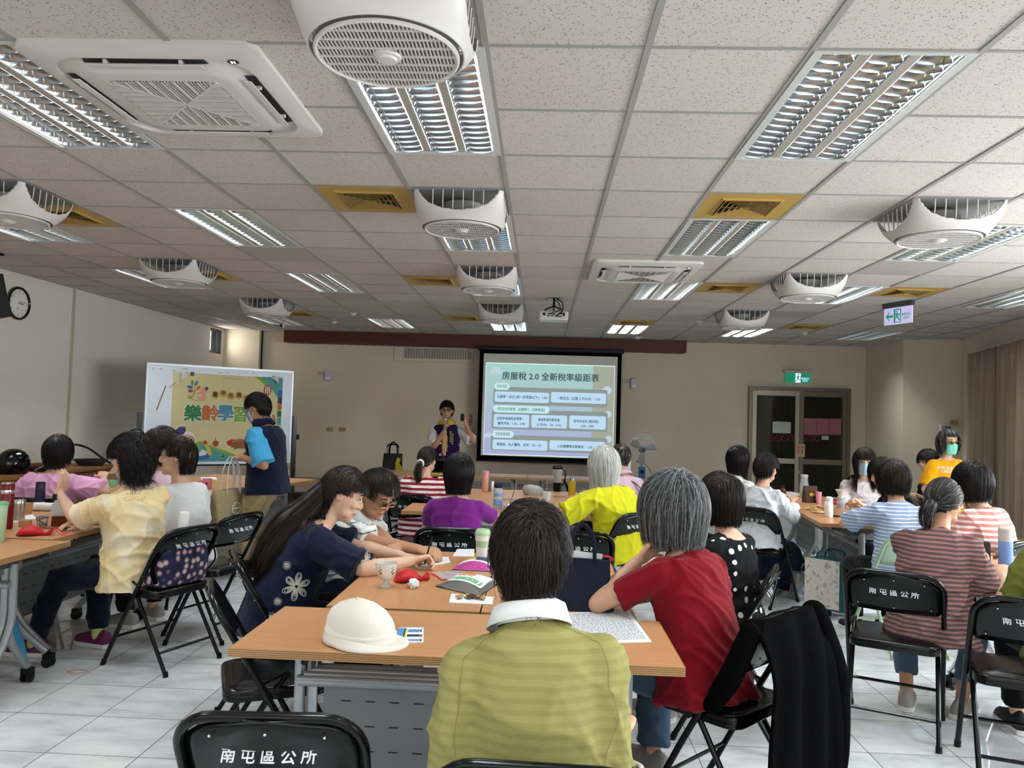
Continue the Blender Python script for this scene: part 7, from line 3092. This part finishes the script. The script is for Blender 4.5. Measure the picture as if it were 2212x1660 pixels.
tag(m.build('bead_bracelet', 'porcelain', loc=at(1168, 1101, TZ)), 'white bead bracelet before the drink cup', 'bracelet')
sheet(((980, 1104), (1000, 1100), (1012, 1108), (985, 1110)), 'white slip of paper left of the purple tee')
t = MB().box((0, 0, .004), (.12, .014, .008)).build('pen', 'steel', smooth=None, bev=.002, loc=at(1208, 1074, TZ)); t.rotation_euler.z = .1
tag(t, 'pen with white barrel beside the yellow thermos', 'pen')

# speaker's table
t = thing('amplifier', 'black karaoke amplifier with white buttons on the table before the stage', 'amplifier', at(962, 1022, TZ) + V((0, .12, 0)))
MB().box((0, 0, .085), (.34, .2, .16)).build('cabinet', 'black_plastic', t, smooth=None, bev=.008)
m = MB()
for r_ in range(3):
    for q in range(3):
        m.box((.075 + q * .03, -.102, .13 - r_ * .032), (.018, .004, .02))
m.build('buttons', 'white_ink', t, smooth=None)
MB().box((-.06, -.101, .085), (.18, .003, .12)).build('grille', 'black_cloth', t, smooth=None)
tag(MB().box((0, 0, .005), (.2, .14, .01)).build('folder', 'yellow_print', smooth=None, loc=at(945, 1027, TZ) + V((0, .14, 0))), 'yellow folder under the amplifier edge', 'folder')
# microphone and clicker of the speaker
h = SPK.root.matrix_world @ (SPK.arm[1][1] + SPK.arm[1][2].normalized() * .06)
t = thing('microphone', 'silver-headed microphone held to the mouth of the speaker', 'microphone', h)
MB().tube([(0, -.01, -.1), (0, .01, .06)], [.012, .017]).build('handle', 'steel', t)
MB().ell((0, .015, .085), (.027, .027, .03)).build('head', 'chrome', t)
MB().tube(cr([(0, -.01, -.1), (.01, -.03, -.2), (.0, -.05, -.4), (.0, -.06, -.52)], 5), .004).build('cable', 'red_mesh', t)
h = SPK.root.matrix_world @ (SPK.arm[-1][1] + SPK.arm[-1][2].normalized() * .09)
o = MB().prism(rrect(.05, .1, .02), -.014, .014, Matrix.Rotation(PI / 2, 4, 'X')).build('clicker', 'black_plastic', smooth=None, bev=.004, loc=h + V((-.03, -.045, 0)))
tag(o, 'black remote clicker raised in the left hand of the speaker', 'clicker')
# cans and box at the right end of the speaker's tables
t = thing('gift_tin', 'red and yellow tin with a white carton on top, before the stage', 'tin', at(1352, 1036, TZ) + V((.0, .1, 0)))
MB().lathe([(.05, 0), (.05, .1), (.052, .105), (.052, .115), (0, .115)], 20).build('tin', 'yellow_print', t)
MB().lathe([(.053, .1), (.053, .116)], 20).build('lid', 'red_foil', t)
MB().box((0, 0, .175), (.13, .08, .115)).build('carton', 'white_matte', t, smooth=None)

# right table
rt = 'on the right table'
rev('bottle', 'plain white water bottle ' + rt, 'bottle', at(1790, 1117, TZ), [('body', [(.03, 0), (.033, .004), (.033, .12), (.028, .128)], 'white_matte'), ('lid', [(.03, .128), (.03, .155), (.02, .165), (0, .166)], 'white_plastic')])
t = rev('teapot', 'round polished silver teapot ' + rt, 'teapot', at(1847, 1109, TZ), [('body', [(.03, 0), (.042, .006), (.052, .035), (.046, .062), (.03, .08), (.022, .086)], 'chrome'), ('lid', [(.024, .086), (.028, .092), (.015, .108), (.005, .114), (.008, .122), (0, .128)], 'chrome')])
MB().tube(cr([(.045, 0, .03), (.075, 0, .05), (.08, 0, .08), (.09, 0, .092)], 5), [.012] * 8 + [.007] * 8).build('spout', 'chrome', t)
MB().tube(cr([(-.04, 0, .075), (-.08, 0, .08), (-.085, 0, .04), (-.05, 0, .025)], 5), .005).build('handle', 'chrome', t)
t = rev('glass_pitcher', 'glass pitcher of pale tea with white lid ' + rt, 'pitcher', at(1737, 1076, TZ), [('tea', [(.0, .004), (.04, .005), (.042, .11), (0, .11)], 'pale_tea'), ('glass', [(.044, 0), (.046, .12), (.036, .17), (.034, .21)], 'clear_plastic'), ('lid', [(.037, .21), (.038, .235), (.034, .238), (0, .238)], 'white_plastic')])
t = thing('coffee_bag', 'dark brown coffee bag with gold label beside the glass pitcher', 'bag', at(1750, 1086, TZ), .2)
MB().loft([[(x * k_, y * k2, z) for x, y in rrect(.15, .07, .02)] for z, k_, k2 in ((0, 1, 1), (.03, 1.02, 1.05), (.1, .98, .9), (.14, .95, .3), (.16, .95, .2))]).build('pack', 'nut_dark', t, smooth=50)
MB().ell((0, -.037, .08), (.03, .004, .018)).build('label_patch', 'yellow_print', t)
t = rev('dripper', 'white coffee dripper held over a server ' + rt, 'dripper', at(1826, 1100, TZ) + V((0, .1, .085)), [('cone', [(.015, .0), (.02, .02), (.05, .075), (.054, .078), (.05, .075), (.018, .022), (0, .02)], 'porcelain'), ('saucer', [(.045, .0), (.046, .005), (.02, .006), (0, .006)], 'porcelain')])
rev('coffee_server', 'glass server of red tea below the dripper', 'server', at(1826, 1100, TZ) + V((0, .1, 0)), [('tea', [(0, .003), (.036, .004), (.034, .04), (0, .04)], 'bottle_red'), ('glass', [(.039, 0), (.041, .03), (.034, .082), (.036, .085)], 'clear_plastic')])
rev('bottle', 'black bottle with teal and coral print ' + rt, 'bottle', at(1690, 1083, TZ), [('body', [(.03, 0), (.034, .005), (.034, .1), (.02, .125)], blotch('bottle_print', ((.35, '1c3f47'), (.5, '15191c'), (.62, 'c8553d')), 30)), ('cap', [(.017, .125), (.018, .15), (0, .152)], 'black_plastic')])
crumple(at(1706, 1076, TZ), 'clear plastic bag of snacks behind the printed bottle', 'film', (.1, .06, .03), 15, 'plastic_bag', 'bag')
rev('paper_cup', 'tall slim pink paper cup ' + rt, 'cup', at(1768, 1088, TZ), [('cup', [(.02, 0), (.03, .11), (.028, .11), (.019, .004), (0, .004)], 'pink_gloss')])
for q, (px, py) in enumerate(((1745, 1102), (1757, 1098), (1770, 1097), (1780, 1100), (1762, 1104))):
    crumple(at(px, py, TZ), ('small golden pastry', 'flat golden pastry', 'round golden pastry', 'pale golden pastry', 'front golden pastry')[q] + ' among the pieces left of the white bottle', 'pastry', (.028, .02, .012), 20 + q, 'pastry', 'pastry')
rev('saucer', 'white saucer with a pastry before the white bottle', 'saucer', at(1768, 1109, TZ), [('plate', [(.03, 0), (.055, .008), (.056, .01), (.03, .004), (0, .004)], 'porcelain'), ('pastry', [(.0, .004), (.03, .006), (.028, .02), (0, .024)], 'pastry')])
t = thing('phone', 'dark phone lying right of the white bottle ' + rt, 'phone', at(1815, 1117, TZ), .1)
MB().prism(rrect(.15, .075, .01), 0, .009).build('body', 'black_plastic', t, smooth=None)
MB().prism(rrect(.14, .066, .008), .0092, .0096).build('screen', 'black_gloss', t, smooth=None)
for q, (px, py) in enumerate(((1790, 1088), (1800, 1082), (1862, 1092), (1806, 1090))):
    crumple(at(px, py, TZ), ('red foil packet left of the dripper', 'pink foil packet behind the dripper', 'red foil packet right of the teapot', 'red cloth under the dripper')[q], ('red_foil', 'pink_gloss', 'red_foil', 'red_mesh')[q], (.04, .03, .016), 30 + q, 'sweet_packet', 'packet')
sheet(((1836, 1120), (1858, 1118), (1860, 1123), (1838, 1125)), 'small white card at the front edge of the right table')
rev('tea_cup', 'small white tea cup right of the teapot', 'cup', at(1874, 1100, TZ), [('cup', [(.018, 0), (.03, .035), (.028, .035), (.017, .004), (0, .004)], 'porcelain')])

# right edge table
rev('bottle', 'blue and white sports bottle at the right edge', 'bottle', at(2172, 1240, TZ), [('body', [(.032, 0), (.034, .004), (.034, .17)], 'sky'), ('shoulder', [(.0345, .17), (.0345, .2)], 'white_plastic'), ('lid', [(.035, .2), (.035, .235), (.03, .24), (0, .24)], 'white_plastic')])
sheet(((2120, 1243), (2165, 1232), (2225, 1240), (2205, 1262)), 'printed paper lying at the right edge table', lines=(8, .1, .9))
t = thing('phone', 'grey phone held by the person in brown stripes', 'phone', aty(2122, 1192, 1.38), D(-30))
MB().prism(rrect(.075, .15, .01), -.005, .005, rmat(-.9, 0, 0)).build('body', 'dark_grey', t, smooth=None, bev=.002)
MB().prism(rrect(.068, .142, .008), .0052, .0056, rmat(-.9, 0, 0)).build('screen', 'blue_print', t, smooth=None)

# ------------------------------------------------------------------ bags, jacket, umbrella
# black jacket over the chair behind the red tee
t = bpy.data.objects.new('jacket', None)
COL.objects.link(t)
ch = CHAIRS[14]
t.location = ch.location; t.rotation_euler = ch.rotation_euler
tag(t, 'black jacket draped over the chair behind the red tee', 'jacket')
m = MB()
rows = []
for i in range(22):
    f = i / 21
    row = []
    for j in range(17):
        s_ = -1 + j / 8
        x = s_ * (.235 + .02 * f)
        # over the top of the backrest, front flap short, rear drop long
        if f < .22:
            g_ = f / .22
            y, z = -.2 + .06 * (1 - g_) ** 2, .58 + .235 * g_
        else:
            g_ = (f - .22) / .78
            y, z = -.262 - .055 * math.sin(min(1, g_ * 3) * PI / 2) - .03 * g_, .815 - .72 * g_ * (1 - .16 * abs(s_) ** 2)
        if abs(s_) > .85:
            z -= .035
        fold = .018 * math.sin(s_ * 8 + f * 3) * min(1, f * 2)
        row.append((x + .01 * math.sin(f * 9 + s_ * 2), y + fold, z))
    rows.append(row)
m.loft(rows, caps=False, closed=False)
o = m.build('body', 'black_cloth', t, smooth=70)
sd = o.modifiers.new('thick', 'SOLIDIFY'); sd.thickness = .012
m = MB()
limb(m, [V((.23, -.25, .77)), V((.29, -.3, .55)), V((.28, -.32, .3)), V((.27, -.31, .14))], [.05, .055, .05, .045], 12)
o = m.build('sleeve', 'black_cloth', t, smooth=60)
m = MB()
limb(m, [V((-.23, -.24, .77)), V((-.29, -.2, .62)), V((-.27, -.12, .5))], [.036, .04, .03], 12)
o = m.build('sleeve', 'black_cloth', t, smooth=60)

# floral rucksack hung on the back of the left aisle chair
fl = blotch('floral_print', ((.0, 'd8d2c0'), (.28, 'c4aca6'), (.4, '6b4a62'), (.52, '2a2c4a'), (.8, '1c2238')), 24, vor=True)
ch = CHAIRS[4]
t = thing('rucksack', 'floral rucksack wedged on the left aisle chair behind the cream tee', 'bag', ch.location + V((0, 0, .463)), ch.rotation_euler.z)
m = MB()
m.loft([[(x * k_, y * k2 - .1 + z * -.12, z) for x, y in rrect(.36, .17, .06)] for z, k_, k2 in ((0, .92, .9), (.02, 1, 1), (.12, 1.02, 1.0), (.2, .9, .85), (.26, .6, .6), (.28, .3, .35))])
o = m.build('body', fl, t, smooth=60)
MB().tube(cr([(.16, -.16, .04), (.2, -.2, .12), (.17, -.18, .22), (.08, -.14, .27)], 5), .014, 6, flat=.35).build('strap', 'black_cloth', t)
MB().tube(cr([(-.17, -.14, .02), (-.22, -.16, .1), (-.19, -.16, .2), (-.1, -.13, .26)], 5), .014, 6, flat=.35).build('strap', 'black_cloth', t)
MB().ell((0, -.12, .25), (.1, .06, .05)).build('flap', 'black_cloth', t)
o = MB().lathe([(0, 0), (.03, 0), (.03, .2), (.028, .205), (0, .205)], 18, rmat(.1, .1, 0)).build('paper_tube', 'white_matte', loc=t.location + V((.1, .0, .2)))
tag(o, 'white cylinder sticking out of the floral rucksack', 'tube')

# canvas tote and red packet of the standing man
h = MAN.root.matrix_world @ (MAN.arm[-1][1] + MAN.arm[-1][2].normalized() * .05)
t = tote((h.x - .05, h.y - .03, h.z - .64), D(72), .4, .36, .14, 'beige_canvas', 'beige canvas tote bag hanging from the arm of the standing man', 2, .28, hm='cloth_white')
MB().tube([(.05 * math.cos(a * PI / 12), -.073, .2 + .05 * math.sin(a * PI / 12)) for a in range(24)], .003, 5, closed=True).box((0, -.073, .2), (.09, .003, .006)).build('emblem', 'cloth_white', t)
h = MAN.root.matrix_world @ (MAN.arm[1][1] + MAN.arm[1][2].normalized() * .13)
crumple(h + V((-.02, 0, -.02)), 'red packet held out by the standing man', 'red_foil', (.05, .035, .03), 41, 'sweet_packet', 'packet')

# floor bags at the right table
fl2 = blotch('white_floral_print', ((.3, 'dedbd2'), (.58, 'dad4ca'), (.64, 'c39a92'), (.7, '98ad9a'), (.76, 'dcd8ce')), 34, 3)
p0 = at(1788, 1342, 0)
t = thing('shopping_bag', 'tall shopping bag, floral white front and dark teal side, on the floor', 'bag', (p0.x + .08, p0.y + .16, 0), D(-42))
MB().loft([[(x * k_, y * k_, z) for x, y in rrect(.3, .2, .01)] for z, k_ in ((.06, .96), (.08, 1), (.44, 1.0))], caps=True).build('body', 'teal_cloth', t, smooth=None)
MB().box((-.03, -.103, .26), (.27, .006, .37)).build('floral_panel', fl2, t, smooth=None)
for y in (-.08, .08):
    MB().tube(cr([(-.08, y, .43), (-.06, y, .5), (.06, y, .5), (.08, y, .43)], 5), .008, 6).build('handle', 'teal_cloth', t)
m = MB()
for x in (-.13, .13):
    m.lathe([(0, -.02), (.03, -.02), (.03, .02), (0, .02)], 14, rmat(0, PI / 2, 0, (x, .1, .03)))
m.box((0, .1, .05), (.28, .02, .02))
m.build('wheels', 'black_plastic', t)
p0 = at(1742, 1300, 0)
t = tote((p0.x, p0.y + .1, 0), D(20), .2, .24, .14, blotch('grey_print', ((.35, '5b6672'), (.55, '7b8790'), (.68, 'c9b49a')), 20), 'small grey printed bag on the floor beside the tall floral bag', 2, .06, name='hand_bag')
p0 = at(1636, 1236, 0)
t = thing('paper_bag', 'teal and red paper bag under the chair of the white blouse', 'bag', (p0.x, p0.y + .1, 0), D(10))
MB().box((0, 0, .14), (.26, .12, .16)).build('body', 'leaf_green', t, smooth=None)
MB().box((0, 0, .03), (.26, .12, .058)).build('base_band', 'red_foil', t, smooth=None)
MB().box((.06, -.062, .15), (.1, .004, .1)).build('print', 'sky', t, smooth=None)

# blue umbrella leaning at the left edge
tip = at(66, 1470, .01)
t = thing('umbrella', 'blue folded umbrella leaning against the left table', 'umbrella', tip)
d_ = V((-.42, .16, .62)).normalized()
MB().tube([d_ * .07, d_ * .2, d_ * .45, d_ * .72], [.016, .035, .042, .03], 12).build('canopy', 'umbrella_blue', t)
MB().tube([d_ * .035, d_ * .075], .017, 10).build('ferrule', 'yellow_gloss', t)
MB().tube([d_ * 0, d_ * .038], .013, 10).build('tip', 'black_plastic', t)
MB().tube([d_ * .72, d_ * .82], .014, 10).build('handle', 'black_plastic', t)
o = MB().tube([(.05 * math.cos(a * PI / 12) * (1 + .2 * math.sin(a)), .03 * math.sin(a * PI / 12), .002) for a in range(24)], .0015, 5, closed=True).build('rubber_band', 'kraft', loc=at(168, 1452, .001))
tag(o, 'thin brown rubber band lying on the floor tiles', 'rubber band')

# ------------------------------------------------------------------ left wall cabinet and what stands on it
cab = mat('cabinet_wood', '9a6a3e', .5, nz=(3, '8b5d35', .3, .7, (1, 6, 1)))
t = thing('low_cabinet', 'long low wooden cabinet along the left wall', 'cabinet', (-5.7, 4.2, 0))
MB().box((0, 0, .745), (.58, 4.3, .03)).build('top', cab, t, smooth=None)
MB().box((-.01, 0, .38), (.54, 4.26, .7)).build('carcass', cab, t, smooth=None)
for q in range(5):
    MB().box((.265, -1.7 + q * .85, .39), (.016, .82, .64)).build('door', cab, t, smooth=None, bev=.003)
t = thing('helmet', 'glossy black motorcycle helmet on the left wall cabinet', 'helmet', (-5.62, 4.75, .76), D(-30))
m = MB()
m.loft([[(rx * math.cos(a * PI / 14), ry * math.sin(a * PI / 14), z) for a in range(28)] for z, rx, ry in ((0, .11, .125), (.05, .125, .145), (.12, .125, .15), (.18, .11, .135), (.22, .08, .1), (.245, .04, .05), (.25, .005, .005))])
m.build('shell', 'black_gloss', t)
MB().tube(cr([(.1, -.1, .02), (.12, -.02, .1), (.1, .08, .19)], 5), .008).build('strap', 'black_cloth', t)
MB().loft([[((.128 + .004 * (r_ == 1)) * math.cos(a), (.15) * math.sin(a), .07 + .07 * r_) for a in [.6 + q * .15 for q in range(14)]] for r_ in range(2)], caps=False, closed=False).build('visor', 'black_plastic', t)
tag(MB().ell((0, 0, .04), (.16, .1, .05)).build('bag', 'brown_wood', loc=(-5.6, 5.15, .76)), 'dark brown pouch beside the black helmet', 'bag')
o = MB().tube(cr([(-5.5, 4.9, .78), (-5.45, 5.2, .9), (-5.5, 5.5, 1.02), (-5.5, 5.8, .98), (-5.48, 6.1, .84), (-5.45, 6.2, .785)], 6), .012).build('cable', 'black_cable')
tag(o, 'thick black cable arching over the left wall cabinet', 'cable')
m = MB()
for q in range(5):
    m.tube([((.13 + .015 * q) * math.cos(a * PI / 10), (.1 + .01 * q) * math.sin(a * PI / 10), .01 + q * .014) for a in range(20)], .008, 5, closed=True)
tag(m.build('cable_coil', 'black_cable', loc=(-5.6, 6.05, .76)), 'coil of black cable on the left wall cabinet end', 'cable')
m = MB().tube(cr([(-5.42, 6.2, .77), (-5.38, 6.22, .7), (-5.4, 6.2, .4), (-5.39, 6.22, .02)], 5), .01)
tag(m.build('cable', 'black_cable'), 'black cable hanging down the end of the left wall cabinet', 'cable')

# ------------------------------------------------------------------ things by the stage
p0 = aty(846, 1000, 7.9)
t = thing('luggage_trolley', 'folding luggage trolley carrying bags beside the speaker', 'trolley', (p0.x, 7.9, 0))
for x in (-.08, .08):
    MB().tube([(x, .05, .05), (x, .05, 1.0)], .011).build('post', 'silver_paint', t)
MB().tube([(-.08, .05, 1.0), (-.06, .05, 1.04), (.06, .05, 1.04), (.08, .05, 1.0)], .013).build('grip', 'black_plastic', t)
MB().box((0, -.06, .06), (.3, .26, .02)).build('platform', 'silver_paint', t, smooth=None)
m = MB()
for x in (-.14, .14):
    m.lathe([(0, -.015), (.05, -.015), (.05, .015), (0, .015)], 14, rmat(0, PI / 2, 0, (x, .06, .05)))
m.build('wheels', 'black_plastic', t)
t = tote((p0.x + .03, 7.84, .62), D(6), .28, .3, .1, 'black_plastic', 'black and yellow tote bag hanging on the luggage trolley', 2, .16, hm='black_cloth')
MB().prism([(-.02, -.1), (.05, -.12), (.08, -.04), (.03, .02), (.05, .08), (0, .1), (-.02, .03)], .0, .003, Matrix.Translation((.06, -.056, .15)) @ FR).build('print', 'yellow_gloss', t, smooth=None)
t = tote((p0.x - .06, 7.8, .07), D(4), .36, .46, .18, 'beige_canvas', 'large brown canvas bag standing on the luggage trolley', 2, .12, hm='black_cloth')
# stand fan
p0 = aty(1388, 972, 9.0)
t = thing('stand_fan', 'floor fan on a blue tripod stand at the right of the screen', 'fan', (p0.x, 9.0, .3))
hz = p0.z - .3
m = MB()
for r_ in range(8):
    rad_ = .08 + .022 * r_
    m.tube([(rad_ * math.cos(a * PI / 18), -.09 + .04 * (r_ / 7) ** 2, hz + rad_ * math.sin(a * PI / 18)) for a in range(36)], .0022, 4, closed=True)
for a in range(24):
    c_, s_ = math.cos(a * PI / 12), math.sin(a * PI / 12)
    m.tube([(.03 * c_, -.095, hz + .03 * s_), (.15 * c_, -.085, hz + .15 * s_), (.24 * c_, -.05, hz + .24 * s_), (.2 * c_, .03, hz + .2 * s_), (.06 * c_, .05, hz + .06 * s_)], .0018, 4)
m.build('guard', 'light_grey', t)
m = MB()
for a in range(3):
    th = a * 2 * PI / 3
    pts = []
    for i in range(6):
        f = i / 5
        pts.append([(math.cos(th + b) * (.05 + .16 * f), -.04 + .03 * (b - .3), hz + math.sin(th + b) * (.05 + .16 * f)) for b in (0, .3, .6, .9 - .2 * f)])
    m.loft(pts, caps=False, closed=False)
o = m.build('blades', 'grey_plastic', t, smooth=60)
sd = o.modifiers.new('thick', 'SOLIDIFY'); sd.thickness = .004
MB().lathe([(0, -.05), (.03, -.045), (.05, -.02), (.055, .08), (.04, .12), (0, .12)], 18, Matrix.Translation((0, 0, hz)) @ rmat(-PI / 2, 0, 0)).build('motor', 'dark_grey', t)
MB().tube([(0, .04, hz - .04), (0, .04, hz - .35)], .016).build('pole', 'blue_stand', t)
MB().box((0, .02, hz - .34), (.1, .07, .16)).build('control_box', 'blue_stand', t, smooth=None, bev=.006)
MB().lathe([(0, 0), (.03, 0), (.03, .012), (0, .012)], 14, Matrix.Translation((0, -.015, hz - .33)) @ rmat(PI / 2, 0, 0)).build('dial', 'black_plastic', t)
for a in (210, 330, 90):
    MB().tube([(0, .03, hz - .38), (.36 * math.cos(D(a)), .03 + .3 * math.sin(D(a)), .012)], .013).build('leg', 'blue_stand', t)
MB().tube(cr([(.02, .05, hz - .2), (.12, .06, hz - .3), (.18, .05, hz - .5), (.2, .1, .01)], 5), .005).build('cord', 'black_cable', t)

# mustard chair and desk at the right edge
p0 = aty(2192, 1060, 4.6)
t = thing('side_chair', 'mustard yellow moulded chair at the right edge by the curtain', 'chair', (p0.x + .08, 4.55, 0), D(100))
m = MB()
rows = []
for i in range(13):
    f = i / 12
    z = .45 + .44 * f
    y = -.2 - .1 * f
    rows.append([(x * (.23 - .03 * f), y - .04 * (1 - x * x), z) for x in [-1 + q / 5 for q in range(11)]])
m.loft(rows, caps=False, closed=False)
o = m.build('backrest', 'mustard', t, smooth=60); sd = o.modifiers.new('thick', 'SOLIDIFY'); sd.thickness = .02
MB().prism(rrect(.45, .44, .08), .43, .46).build('seat', 'mustard', t, smooth=40, bev=.008)
for sx in (-1, 1):
    for sy in (-1, 1):
        MB().tube([(sx * .17, sy * .16, .43), (sx * .2, sy * .2, 0)], .013).build('leg', 'chrome', t)
